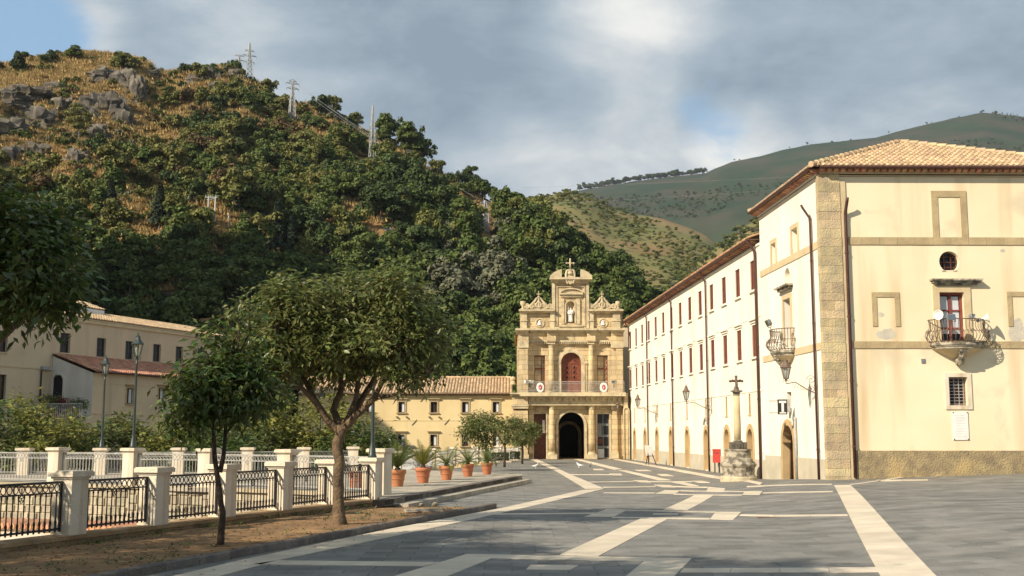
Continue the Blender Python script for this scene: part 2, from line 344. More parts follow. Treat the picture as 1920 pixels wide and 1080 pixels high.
# ---------------------------------------------------------------- helpers for walls, roofs
def wallgrid(mb, a0, a1, z0, z1, ops):
    """ops: (oa0, oa1, oz0, oz1, depth, shape) shape in None,'arch','round'"""
    xs = sorted({a0, a1, *[o[0] for o in ops], *[o[1] for o in ops]}); zs = sorted({z0, z1, *[o[2] for o in ops], *[o[3] for o in ops]})
    xs = [x for x in xs if a0 <= x <= a1]; zs = [z for z in zs if z0 <= z <= z1]
    for i in range(len(xs)-1):
        for j in range(len(zs)-1):
            cx = (xs[i]+xs[i+1])/2; cz = (zs[j]+zs[j+1])/2
            if any(o[0] < cx < o[1] and o[2] < cz < o[3] for o in ops): continue
            mb.quad((xs[i],0,zs[j]), (xs[i+1],0,zs[j]), (xs[i+1],0,zs[j+1]), (xs[i],0,zs[j+1]))
    for o in ops:
        b0, b1, c0, c1, dep, shape = o; am = (b0+b1)/2; r = (b1-b0)/2
        if shape == 'arch':
            poly = [(b0, c0), (b1, c0)] + [(am + r*math.cos(t*math.pi/14), c1-r + r*math.sin(t*math.pi/14)) for t in range(15)]
        elif shape == 'round':
            zc = (c0+c1)/2; poly = [(am + r*math.cos(t*math.pi/12), zc + (c1-c0)/2*math.sin(t*math.pi/12)) for t in range(24)]
        else: poly = [(b0, c0), (b1, c0), (b1, c1), (b0, c1)]
        n = len(poly)
        if shape:
            zc = (c0+c1)/2 if shape == 'round' else c1-r
            for i in range(n):
                p, q = poly[i], poly[(i+1) % n]; mx = (p[0]+q[0])/2; mz = (p[1]+q[1])/2
                if shape == 'arch' and mz < zc + 1e-6: continue
                cor = (b1 if mx > am else b0, c1 if mz > zc else c0)
                mb.quad((cor[0],0,cor[1]), (p[0],0,p[1]), (q[0],0,q[1]))
        for i in range(n):
            p, q = poly[i], poly[(i+1) % n]
            if dep > 0: mb.quad((p[0],0,p[1]), (q[0],0,q[1]), (q[0],dep,q[1]), (p[0],dep,p[1]))
    return mb

def tile_roof(mb, O, E, S, poly, w=0.24, l=0.40):
    """rows of half-round tiles on a sloping plane; O eave corner, E along eave, S up the slope; poly in (e,s)"""
    O = Vector(O); E = Vector(E).normalized(); S = Vector(S).normalized(); N = E.cross(S).normalized()
    if N.z < 0: N = -N
    def P(e, s, h): return O + E*e + S*s + N*h
    mb.quad(*[P(e, s, 0) for e, s in poly])
    def inside(e, s):
        c = False; n = len(poly)
        for i in range(n):
            x1, y1 = poly[i]; x2, y2 = poly[(i+1) % n]
            if (y1 > s) != (y2 > s) and e < (x2-x1)*(s-y1)/(y2-y1)+x1: c = not c
        return c
    e0 = min(p[0] for p in poly); e1 = max(p[0] for p in poly); s1 = max(p[1] for p in poly); s0 = min(p[1] for p in poly)
    i = 0; rr = random.Random(3)
    e = e0 + w/2
    while e < e1:
        s = s0
        while s < s1:
            if inside(e, s+l*0.5):
                r = w*0.36; je = rr.uniform(-.012, .012); jh = rr.uniform(0, .012); pts = []
                for ss, rad, hh in ((s-0.02, r*1.08, 0.045+jh), (s+l*1.05, r*0.88, 0.012)):
                    for t in (0, 45, 90, 135, 180):
                        pts.append(P(e+je + rad*math.cos(R(t)), ss, hh + rad*0.8*math.sin(R(t))))
                mb.add(pts, [(0,1,6,5),(1,2,7,6),(2,3,8,7),(3,4,9,8),(0,4,3,2,1)])
            s += l
        e += w
    return mb

CACHE = {}
def cached(key, fn):
    if key not in CACHE: CACHE[key] = fn()
    return CACHE[key]

def shutter_data(w, h):
    def f():
        m = MB(); t = 0.035; b = 0.06
        m.box((0,0,0),(b,t,h)); m.box((w-b,0,0),(w,t,h)); m.box((b,0,0),(w-b,t,b)); m.box((b,0,h-b),(w-b,t,h)); m.box((b,0,h/2-b/2),(w-b,t,h/2+b/2))
        z = b+0.02
        while z < h-b-0.05:
            if abs(z-h/2) > b: m.add([(b,0.0,z),(w-b,0.0,z),(w-b,0.03,z+0.055),(b,0.03,z+0.055),(b,0.006,z-0.004),(w-b,0.006,z-0.004)], [(0,1,2,3),(0,4,5,1)])
            z += 0.062
        m.quad((b,0.032,b),(w-b,0.032,b),(w-b,0.032,h-b),(b,0.032,h-b))
        return m.mesh('shutter', SHUT)
    return cached(('sh', round(w,2), round(h,2)), f)
def sash_data(w, h, m_, bars=(1, 2), t=0.05):
    def f():
        m = MB(); m.box((0,0,0),(t,t,h)); m.box((w-t,0,0),(w,t,h)); m.box((t,0,0),(w-t,t,t)); m.box((t,0,h-t),(w-t,t,h))
        for i in range(1, bars[0]+1):
            x = w*i/(bars[0]+1); m.box((x-t*.5,0.006,t),(x+t*.5,t-.004,h-t))
        for j in range(1, bars[1]+1):
            z = h*j/(bars[1]+1); m.box((t,0.010,z-t*.3),(w-t,t-.008,z+t*.3))
        return m.mesh('window_frame', m_)
    return cached(('sash', round(w,2), round(h,2), m_.name, bars, t), f)
def box_data(key, a, b, m_, name):
    return cached(('box', key, m_.name), lambda: MB().box(a, b).mesh(name, m_))
def surround_data(w, h, t, pr, m_, sill=True, hood=False, bottom=False):
    def f():
        m = MB(); m.box((-t,-pr,0),(0,0.02,h)); m.box((w,-pr,0),(w+t,0.02,h)); m.box((-t,-pr,h),(w+t,0.02,h+t))
        if bottom: m.box((-t,-pr,-t),(w+t,0.02,0))
        if sill: m.box((-t-.05,-pr-.09,-.09-(t if bottom else 0)),(w+t+.05,0.05,-0.002-(t if bottom else 0)))
        if hood: m.box((-t-.14,-pr-.14,h+t+.12),(w+t+.14,0.02,h+t+.19)); m.box((-t-.07,-pr-.06,h+t+.003),(w+t+.07,0.02,h+t+.118))
        return m.mesh('window', m_)
    return cached(('sur', round(w,2), round(h,2), t, pr, m_.name, sill, hood, bottom), f)

def window(par, F, a, z, w, h, dep, sm=STONE_P, t=0.14, pr=0.03, sill=True, hood=False, bottom=False, sash=WFRAME, bars=(1,1), fill='glass', shut=None, curtain=False, lab=None):
    o = link('window', surround_data(w, h, t, pr, sm, sill, hood, bottom), par, F.at(a, z), label=lab)
    if shut:
        k, op = shut                                     # number of leaves, mode
        sd = shutter_data(w/2-.006, h)
        if op == 'shut':
            link('shutter', sd, o, F.at(a+.004, z, 0.03)); link('shutter', sd, o, F.at(a+w/2+.003, z, 0.03)); return o
        if op == 'ajar':
            link('shutter', sd, o, F.at(a+.004, z, 0.03))
            link('shutter', sd, o, F.at(a+w-.01, z, 0.0) @ Matrix.Rotation(R(-105), 4, 'Z') @ Matrix.Translation((0,0,0)))
        if op == 'open':
            link('shutter', sd, o, F.at(a-.01, z, -0.05) @ Matrix.Rotation(R(-12), 4, 'Z') @ Matrix.Translation((-(w/2-.006),0,0)))
            link('shutter', sd, o, F.at(a+w+.01, z, -0.05) @ Matrix.Rotation(R(12), 4, 'Z'))
    link('window_frame', sash_data(w, h, sash, bars), o, F.at(a, z, dep-.06))
    link('pane', box_data(('pane', round(w,2), round(h,2)), (.01,0,.01), (w-.01,.012,h-.01), GLASS, 'pane'), o, F.at(a, z, dep-.03))
    if curtain: link('curtain', box_data(('cur', round(w,2), round(h,2)), (w*.52,0,.06), (w-.06,.012,h-.06), CURTAIN, 'curtain'), o, F.at(a, z, dep-.045))
    return o

# ================================================================ GROUND
def kerb_x(y): return -6.02 + (y-17.24)*0.3355        # line of the kerb
def left_edge(y):
    if y < 33.2: return kerb_x(y)+0.02
    if y < 36: return kerb_x(33.2) + (y-33.2)*(-3.6+.67)/2.8
    if y < 53: return -3.55 + (y-36)*0.06
    if y < 60: return -2.5 + (y-53)*(-3.6)/7
    return -6.1 + (y-60)*0.2
m = MB(); ys = [-14, -6, 0, 6] + [8+1.5*i for i in range(36)] + [63, 66, 70, 75, 80, 85, 90, 96.2]
rows = []
for y in ys:
    xl = left_edge(y) if y > 5 else -30 if y < -5 else kerb_x(y)
    xs_ = [xl + (36.0-xl)*i/46 for i in range(47)]
    rows.append([(x, y, gz(x, y)-0.012) for x in xs_])
for i in range(len(rows)-1):
    for j in range(46): m.quad(rows[i][j], rows[i][j+1], rows[i+1][j+1], rows[i+1][j])
pavement = mk('pavement', m, PAVE_FAR, kind='structure')
# paving slabs in running bond: the nearest ones singly, the rest as one part
m = MB(); nsingle = 0; y = 11.0; row = 0; SW, SH = 0.9, 0.45
while y < 42.5:
    x = -9 - (0.45 if row % 2 else 0); half = (y*0.47+1.0)
    while x < half:
        if x > -half-1 and x > left_edge(y)+.02 and x > left_edge(y+SH)+.02 and x > left_edge(y) and not (x > 12.2 and y > 44):
            g = 0.006; c = [(x+g, y+g), (x+SW-g, y+g), (x+SW-g, y+SH-g), (x+g, y+SH-g)]; dz = random.uniform(-.002, .002)
            top = [(a, b, gz(a, b)+dz-.002) for a, b in c]; bot = [(a, b, gz(a, b)-.03) for a, b in c]
            fs = [(0,1,2,3), (0,4,5,1), (1,5,6,2), (2,6,7,3), (3,7,4,0)]
            if nsingle < 300 and y > 12.4 and abs(x+.4) < y*0.455:
                mk('paving_stone', MB().add(top+bot, fs), PAVE, pavement); nsingle += 1
            else: m.add(top+bot, fs)
        x += SW
    y += SH; row += 1
mk('paving_field', m, PAVE_S, pavement, kind='stuff')

# pale bands: slabs laid end to end
def band(quads, step=0.9, lift=0.006, single=True):
    for q in quads:
        G = [ground(*p) for p in q]                       # corners in order round the quad; split along the longer side pair
        A, B, D_, E_ = G
        l1 = (B-A).length + (E_-D_).length; l2 = (D_-B).length + (A-E_).length
        if l1 < l2: A, B, D_, E_ = B, D_, E_, A
        L_ = ((B-A).length + (E_-D_).length)/2; n = max(1, min(40, round(L_/step)))
        for i in range(n):
            t0 = i/n; t1 = (i+1)/n; g = 0.004/max(L_, .1)
            p0 = A.lerp(B, t0+g); p1 = A.lerp(B, t1-g); p2 = E_.lerp(D_, t1-g); p3 = E_.lerp(D_, t0+g)
            mm = MB(); nn = 1 if L_/n < 1.6 else 3
            for k in range(nn):
                a = p0.lerp(p1, k/nn); b = p0.lerp(p1, (k+1)/nn); c = p3.lerp(p2, (k+1)/nn); d = p3.lerp(p2, k/nn)
                tp = [(w.x, w.y, gz(w.x, w.y)+lift) for w in (a, b, c, d)]; bt = [(x_, y_, z_-.02) for x_, y_, z_ in tp]
                mm.add(tp+bt, [(0,1,2,3), (0,4,5,1), (1,5,6,2), (2,6,7,3), (3,7,4,0)])
            mk('band_stone', mm, BAND, pavement)
band([[(994,860.6),(1006.5,860.6),(1073,891),(1044,884)], [(1044,884),(1073,891),(1133,916),(1099,917)],
      [(1092,919),(1133,916.6),(1000,948.5),(940,953)], [(940,953),(1000,948.5),(825,987),(735,991)], [(735,991),(825,987),(519,1051),(458,1049)], [(458,1049),(519,1051),(390,1086),(300,1086)]])
band([[(519,1051),(823,1054.5),(795,1062),(471,1058.5)], [(876,1039),(921,1047),(835,1082),(735,1082)], [(876,1039),(1297,1047),(1208,1052.5),(921,1047)],
      [(1297,1047),(1255,1090),(1162,1090),(1208,1052.5)], [(995,1059),(1085,1061),(1068,1069),(986,1068)], [(1281,1066),(1643,1063.5),(1650,1073),(1274,1074)]])
band([[(1050,1040),(1122,1043),(1256,971),(1207,970)]])
band([[(1137,955),(1176,956.3),(1150,969.3),(1096,969)], [(1176,956.3),(1343,959.3),(1340,961.2),(1173,958)], [(1225,963),(1273,963.4),(1270,965.4),(1223,965)],
      [(1150,969.3),(1332,971.7),(1330,974),(1146,971.5)], [(1342,960),(1390,960),(1375,974.6),(1331,973.5)], [(885,963.5),(1117,961.5),(1113,963.5),(880,966)], [(1389,964.6),(1589,964.4),(1590,967),(1386,967.2)]], 1.0, 0.008)
band([[(1243,956),(1289,956.4),(1340,927.4),(1305,927)]])
band([[(1247,919),(1276,920),(1266,926),(1229,925.6)], [(1397,921),(1430,921),(1424,928),(1392,927.6)], [(1266,926),(1392,927.6),(1391,928.8),(1262,927.2)], [(1276,919.4),(1397,921),(1396,922),(1274,920.5)],
      [(1328,913),(1360,916),(1358,921),(1325,920)], [(1430,923.4),(1562,921),(1562,922.4),(1430,925)], [(1135,923.5),(1229,923.8),(1227,925),(1130,924.6)], [(1360,920.5),(1397,921),(1396,922),(1358,921.5)],
      [(1130,913.3),(1229,911.8),(1230,912.8),(1135,914.4)], [(1226,909),(1255,909.5),(1268,913),(1242,913)], [(1255,911),(1328,913.2),(1326,914.2),(1262,912.4)],
      [(1101,903.6),(1187,901.9),(1189,902.7),(1104,904.5)], [(1187,900.4),(1213,901),(1221,904),(1199,903.5)], [(1297,901.7),(1315,901.7),(1331,904.8),(1310,904.8)], [(1215,902.2),(1297,902.6),(1298,903.4),(1217,903)]], 1.0, 0.008)
band([[(1075,860.6),(1086,860.6),(1167,879.5),(1153,881)], [(1160,881.6),(1174,882),(1258,900),(1234,900)], [(1260,904),(1281,904),(1310,911),(1291,910)], [(1142,888),(1164,888),(1167,891),(1148,891)],
      [(1232,889),(1250,889),(1263,892.5),(1241,892.3)], [(1190,881),(1213,881),(1222,883),(1198,883)], [(1112,879.3),(1129,879.3),(1133,881.3),(1114,881.3)], [(1070,889.2),(1145,889.6),(1146,890.4),(1072,890)],
      [(1146,860.6),(1158,860.6),(1352,894),(1350,898)], [(1352,894),(1430,905.5),(1425,909),(1350,898)]], 1.6, 0.008)
band([[(1564,910),(1594,909.3),(1757,1082),(1652,1082)], [(1644,899.8),(1740,899),(1740,901),(1644,901.8)], [(1745,896.5),(1835,895.8),(1835,897.4),(1745,898.2)], [(1400,911.6),(1560,907.2),(1560,908.6),(1400,913)], [(1594,908),(1925,890.5),(1925,892),(1594,909.3)]], 1.0, 0.008)
# drain grate
g0 = ground(1446, 970)
dr = MB(); M0 = Matrix.Translation((g0.x, g0.y, gz(g0.x, g0.y)+.004))
dr.box((-.35,-.12,-.02),(.35,-.10,.006)); dr.box((-.35,.10,-.02),(.35,.12,.006))
for i in range(13): dr.box((-.35+i*.055,-.10,-.02),(-.33+i*.055,.10,.006))
mk('drain_grate', dr, IRON_R, None, M0, label='rusty slotted drain grate set in the grey paving of the square', cat='drain grate')

# kerb, soil strip
kerb = mk('kerb', MB().quad(*[(kerb_x(y)+dx, y, -0.03) for y, dx in ((5,-.16),(5,-.02),(33.2,-.02),(33.2,-.16))]), KERB, kind='structure')
kd = Vector((0.3355, 1, 0)).normalized(); y = 5.0; kk = 0
while y < 33.0:
    L_ = 0.95; x = kerb_x(y); a = Vector((x, y, 0)); n_ = Vector((-kd.y, kd.x, 0)); h = 0.125 + random.uniform(-.006, .006)
    p = lambda s, t, z: a + kd*s + n_*t + Vector((0,0,z))
    mm = MB(); mm.add([p(.005,0,-.05),p(L_-.005,0,-.05),p(L_-.005,.17,-.05),p(.005,.17,-.05),p(.005,0,h-.02),p(L_-.005,0,h-.02),p(L_-.005,.02,h),p(.005,.02,h),p(L_-.005,.17,h),p(.005,.17,h)],
       [(0,1,5,4),(4,5,6,7),(7,6,8,9),(9,8,2,3),(0,4,7,9,3),(1,2,8,6,5)])
    mk('kerb_stone', mm, KERB, kerb); y += L_*kd.y
PA0 = Vector((-8.62, 22.2, 0)); PAD = Vector((0.885, 2.36, 0))      # line of the near balustrade
def soil_left(y): return PA0.x + (y-PA0.y)*PAD.x/PAD.y
def soil_z(x, y): return 0.085 + 0.05*noise.noise(Vector((x*.7, y*.7, 0))) + 0.02*noise.noise(Vector((x*3, y*3, 2)))
m = MB(); rows = []
ny = 90
for i in range(ny):
    y = 5 + 29.2*i/(ny-1); xl = soil_left(y)-.3; xr = kerb_x(y)-.10 if y < 33 else kerb_x(33)-.1 - (y-33)*1.2
    r = []
    for j in range(15):
        t = j/14; x = xl+(xr-xl)*t; z = soil_z(x, y)
        if j == 14: z = 0.09 if y < 33 else 0.0
        if y > 32.8: z *= max(0.0, (34.2-y)/1.4)
        r.append((x, y, z))
    rows.append(r)
for i in range(ny-1):
    for j in range(14): m.quad(rows[i][j], rows[i][j+1], rows[i+1][j+1], rows[i+1][j])
mk('soil_strip', m, DIRT, kind='structure', smooth=True)
# fallen leaves and small stones on the soil
n = 1500; V = []; F_ = []
for i in range(n):
    y = random.uniform(9, 33); x = random.uniform(soil_left(y)+.2, kerb_x(y)+(.1 if random.random() < .93 else 1.6)); z = (soil_z(x, y) if x < kerb_x(y)-.1 else 0.004)+.006
    if kerb_x(y)-.12 <= x <= kerb_x(y)+.02: z = .135
    a = random.uniform(0, 6.28); s = random.uniform(.025, .05); c, s_ = math.cos(a)*s, math.sin(a)*s; k = len(V)
    V += [(x-c, y-s_, z), (x-s_*.45, y+c*.45, z+.008+random.random()*.01), (x+c, y+s_, z+.004), (x+s_*.45, y-c*.45, z+.008)]; F_.append((k, k+1, k+2, k+3))
LITTER = mat('leaf_litter', (0.30, 0.15, 0.05), (0.16, 0.08, 0.03), 4, 0.9, island=0.5)
link('fallen_leaves', mesh_np('fallen_leaves', np.array(V), np.array(F_), LITTER), kind='stuff')
def rock_data(seed, r=1.0, sub=2, mt=ROCK, flat=0.8, amp=.35):
    bm = bmesh.new(); bmesh.ops.create_icosphere(bm, subdivisions=sub, radius=1.0)
    for v in bm.verts:
        p = v.co.copy(); d = 1 + amp*noise.noise(p*1.3+Vector((seed*7.1, 0, 0))) + amp*.5*noise.noise(p*3.1+Vector((0, seed*3.3, 0))) + amp*.28*abs(noise.noise(p*6.3+Vector((seed, 0, 4))))
        q = Vector([round(c*2.2)/2.2 for c in p]).lerp(p, 0.55)
        v.co = Vector((q.x*d, q.y*d*.8, q.z*d*flat))*r
    me = bpy.data.meshes.new('rock'); bm.to_mesh(me); bm.free(); me.materials.append(mt); return me
for i, (u, v, s, lab) in enumerate(((742, 955, .11, 'pale broken lump of masonry lying beside the end pillar of the balustrade'), (765, 953, .09, 'small pale lump of rubble in the soil before the terrace steps'), (790, 953, .07, 'smallest lump of rubble on the soil near the steps'), (815, 952, .08, 'loose grey stone lying farthest right on the soil near the steps'))):
    g = ground(u, v); link('loose_stone', rock_data(40+i, s, 2, GREY_ST), None, Matrix.Translation((g.x, g.y, .1)), label=lab, cat='stone', group='loose stones by the steps')
g = ground(797, 966); mm = MB().box((-.55,-.2,0),(.5,.2,.07))
mk('stone_slab', mm, TERR, None, Matrix.Translation((g.x, g.y, .1)) @ Matrix.Rotation(R(15), 4, 'Z'), label='flat pale stone slab lying on the soil beside the kerb', cat='stone slab')

# terrace with two steps
TE0 = Vector((-3.64, 32.4, 0)); TE1 = Vector((0.46, 51.1, 0)); TZ = 0.30
poly = [(-3.64,32.4),(0.46,51.1),(0.46,53.2),(-6.2,60.5),(-8,57.6),(-27,52.5),(-27,45.9),(-17.2,43.0),(-7.5,38.0),(-4.1,34.6)]
m = MB().prism(poly, lambda a, b, d: (a, b, d), TZ-.14, TZ)
terr = mk('terrace', m, TERR, kind='structure')
td = (TE1-TE0).normalized(); tn = Vector((td.y, -td.x, 0)); Lt = (TE1-TE0).length; n = 20
for i in range(n):
    for row, (off, z0, z1, w) in enumerate(((0.0, TZ-.17, TZ+.004, .35), (0.42, -.02, TZ-.155, .42))):
        a = TE0 + td*(Lt*i/n + (0.6 if row else 0)*0) ; b = TE0 + td*(Lt*(i+1)/n)
        if row and i == 0: continue
        p = lambda s, t, z: (a + td*s + tn*t + Vector((0,0,z)))
        L_ = Lt/n; mm = MB(); g = .006
        mm.obox(lambda x_, y_, z_: p(x_, y_, z_), (g, off-w, z0), (L_-g, off, z1))
        mk('step_stone', mm, TERR if row else KERB, terr, label='pale lower step stone' if row else None)

# the lower ground of the ravine
m = MB(); nx, nyv = 40, 40
grid = [[(-150+ (150-2)*i/nx, 14+ (125-14)*j/nyv) for i in range(nx+1)] for j in range(nyv+1)]
def rz(x, y):
    if x > -8+ (y-22)*.3 and y < 60: return -3.6
    return -3.6 - 1.2*smooth(50, 70, y) + .5*noise.noise(Vector((x*.1, y*.1, 0)))
for j in range(nyv):
    for i in range(nx):
        m.quad(*[(x, y, rz(x, y)) for x, y in (grid[j][i], grid[j][i+1], grid[j+1][i+1], grid[j+1][i])])
mk('ravine_ground', m, EARTH, kind='structure')
m = MB().quad((-2400,-500,-8),(3600,-500,-8),(3600,3000,-8),(-2400,3000,-8)); mk('ground', m, EARTH, kind='structure')

# air: closed box of thin haze round everything
hm = bpy.data.materials.new('haze'); hm.use_nodes = True; nt_h = hm.node_tree; nt_h.nodes.clear(); ho = nt_h.nodes.new('ShaderNodeOutputMaterial'); hv = nt_h.nodes.new('ShaderNodeVolumePrincipled')
hv.inputs['Density'].default_value = HAZE; hv.inputs['Color'].default_value = (0.80, 0.88, 1.0, 1); hv.inputs['Anisotropy'].default_value = 0.2; nt_h.links.new(hv.outputs[0], ho.inputs['Volume'])
if HAZE > 0: mk('haze', MB().box((-2420, -520, -9), (3620, 3020, 640)), hm, kind='stuff')
# ================================================================ RIGHT-HAND CONVENT: tall block and long wing
CX, CY = 12.62, 45.1
ARCHST = mat('stone_arch_ochre', (0.56, 0.40, 0.21), (0.44, 0.31, 0.16), 1.6, 0.9, 0.3, 18)
FA = Frame((CX, CY), (0.05, -1))       # left-facing wall; a negative = away from the camera
FB = Frame((CX, CY), (1, 0.012))       # wall facing the square
cv = thing('convent_block', 'tall cream plastered corner block with tiled hip roof and two balconies', 'building', (CX, CY, 0))
wg = thing('convent_wing', 'long pale three-storey wing with red shutters running back to the church', 'building', (CX-.5, CY+10, 0))
EZ = 13.0
def A(u, v, d=0.0): return FA.hit(u, v, d)
def Bq(u, v, d=0.0): return FB.hit(u, v, d)
TA = 9.15                               # depth of the tall block along wall A
zt = EZ-.35
# --- wall B
B_R = 12.6
def rB(u0, v0, u1, v1):
    a0 = Bq(u0, (v0+v1)/2)[0]; a1 = Bq(u1, (v0+v1)/2)[0]; z1 = Bq((u0+u1)/2, v0)[1]; z0 = Bq((u0+u1)/2, v1)[1]; return a0, a1, z0, z1
gw = rB(1779, 707, 1814, 760); rw = rB(1761, 471, 1799, 510); dw = rB(1763, 548, 1809, 648)
opsB = [(*gw, .38, None), (rw[0], rw[1], rw[2], rw[3], .38, 'round'), (*dw, .34, None)]
PZ = Bq(1700, 845)[1]
mk('wall', wallgrid(MB(), 0.0, B_R, -0.4, zt, opsB), P_CREAM, cv, FB.M)
m = MB()                                 # back of the openings
for o in opsB: m.quad((o[0]-.1,.40,o[2]-.1),(o[1]+.1,.40,o[2]-.1),(o[1]+.1,.40,o[3]+.1),(o[0]-.1,.40,o[3]+.1))
mk('room', m, DARK, cv, FB.M, label='dark room behind the openings')
# plinth
mk('plinth', MB().box((1.05,-.06,-.4),(B_R,.0,PZ)), P_PLINTH, cv, FB.M, label='rough brown rendered plinth')
# string courses, as stones
def course(F, par, a0, a1, z0, z1, pr, mt, step=0.75, name='course_stone'):
    n = max(1, round(abs(a1-a0)/step))
    for i in range(n):
        b0 = a0+(a1-a0)*i/n; b1 = a0+(a1-a0)*(i+1)/n; j = random.uniform(0, .012)
        mk(name, MB().box((min(b0,b1)+.005,-pr-j,z0),(max(b0,b1)-.005,.01,z1)), mt, par, F.M)
for v0, v1 in ((445, 459), (640, 653)):
    z1 = Bq(1700, v0)[1]; z0 = Bq(1700, v1)[1]
    course(FB, cv, 0.93, B_R, z0, z1, .035, STONE)
# corner pilaster of quoins
zq = -0.2; k = 0
while zq < EZ-.5:
    h = random.uniform(.30, .42); wB = .82; wA = .30
    m = MB(); j = random.uniform(0, .015)
    if k % 2 == 0: spl = [(-.004, wB)]
    else: s_ = random.uniform(.3, .5); spl = [(-.004, s_), (s_+.008, wB)]
    first = True
    for (b0, b1) in spl:
        m = MB()
        if first:   # wraps the corner
            m.box((b0-.06-j, -.07-j, zq+.004), (b1, .0, zq+h-.004)); m.box((-.066-j, .0, zq+.004), (-.0, wA, zq+h-.004))
        else: m.box((b0, -.07-j*.7, zq+.004), (b1, 0.0, zq+h-.004))
        mk('quoin', m, QUOIN, cv, FB.M); first = False
    zq += h; k += 1
m = MB().box((.83,-.05,-.2),(1.06,.0,EZ-.55)); mk('pilaster_strip', m, STONE_P, cv, FB.M)
# blind frames
def blind(u0, v0, u1, v1, t, open_bottom=True, ext=0):
    a0, a1, z0, z1 = rB(u0, v0, u1, v1); m = MB(); t = t/45.5
    m.box((a0,-.03,z0),(a0+t,.01,z1-t-.003)); m.box((a1-t,-.032,z0),(a1,.01,z1-t-.003)); m.box((a0,-.034,z1-t),(a1,.01,z1))
    if not open_bottom: m.box((a0+t,-.03,z0),(a1-t,.01,z0+t))
    mk('blind_window_frame', m, STONE, cv, FB.M)
blind(1747, 358, 1813, 445, 12); blind(1635, 548, 1687, 612, 9); blind(1889, 547, 1941, 612, 9); 
# mouldings below the eave
zz = Bq(1700, 327)[1]
mk('cornice', MB().box((.0,-.10,zz),(B_R,.0,EZ-.05)).box((.0,-.05,zz-.10),(B_R,.0,zz-.05)), STONE_P, cv, FB.M)
# grille window
a0, a1, z0, z1 = gw
w = link('window', surround_data(a1-a0, z1-z0, .16, .05, P_WHITE, False, False, True), cv, FB.at(a0, z0), label='small window behind an iron grille')
gm = MB(); W_ = a1-a0; H_ = z1-z0
for i in range(4): gm.bar((W_*(.12+.76*i/3), .18, 0), (W_*(.12+.76*i/3), .18, H_), .022)
for j in range(9): gm.bar((0.0, .17, H_*(.05+.9*j/8)), (W_, .17, H_*(.05+.9*j/8)), .022)
mk('grille', gm, IRON_G, w, FB.at(a0, z0))
link('window_frame', sash_data(W_, H_, SHUT, (1, 1), .08), w, FB.at(a0, z0, .27)); link('pane', box_data('gw', (.01,0,.01), (W_-.01,.012,H_-.01), GLASS, 'pane'), w, FB.at(a0, z0, .3))
# round window with a flat sill
a0, a1, z0, z1 = rw; W_ = a1-a0; H_ = z1-z0
rm = MB(); am = W_/2
for k in range(20):
    t0 = 2*math.pi*k/20; t1 = 2*math.pi*(k+1)/20; r0, r1 = W_/2, W_/2-.06
    rm.add([(am+r*math.cos(t), y, H_/2+r*math.sin(t)) for t in (t0, t1) for r in (r0, r1) for y in (.22, .27)], [(0,2,6,4),(2,3,7,6),(1,5,7,3)])
w = mk('window', rm, WFRAME, cv, FB.at(a0, z0), label='small round window with bars')
gm = MB()
for i in range(1, 3): gm.bar((W_*i/3,.22,.05),(W_*i/3,.22,H_-.05),.035)
for i in range(1, 4): gm.bar((.05,.215,H_*i/4),(W_-.05,.215,H_*i/4),.03)
mk('grille', gm, WOOD, w, FB.at(a0, z0)); mk('sill', MB().box((.1,-.0,0),(W_-.1,.4,.07)), P_CREAM, w, FB.at(a0, z0))
link('pane', box_data('rw', (.0,.0,.0), (W_,.01,H_), GLASS, 'pane'), w, FB.at(a0, z0, .3))
# hood and french window
a0, a1, z0, z1 = rB(1743, 525, 1838, 533)
m = MB().box((a0,-.30,z1-.05),(a1,.01,z1+.02)).box((a0+.07,-.22,z0+.04),(a1-.07,.01,z1-.052)).box((a0+.16,-.12,z0-.04),(a1-.16,.01,z0+.038)); mk('hood_moulding', m, GREY_ST, cv, FB.M)
a0, a1, z0, z1 = dw; W_ = a1-a0; H_ = z1-z0
w = link('window', surround_data(W_, H_, .27, .05, STONE_P, False), cv, FB.at(a0, z0), label='tall french window with pale curtains and brown frame')
link('window_frame', sash_data(W_, H_, SHUT, (1, 2), .10), w, FB.at(a0, z0, .18)); link('pane', box_data('dw', (.01,0,.01), (W_-.01,.012,H_-.01), GLASS, 'pane'), w, FB.at(a0, z0, .27))
mk('curtain', MB().box((W_*.57,.0,.5),(W_-.13,.012,H_-.15)).box((.12,0,.5),(W_*.42,.012,H_-.15)), CURTAIN, w, FB.at(a0, z0, .24))
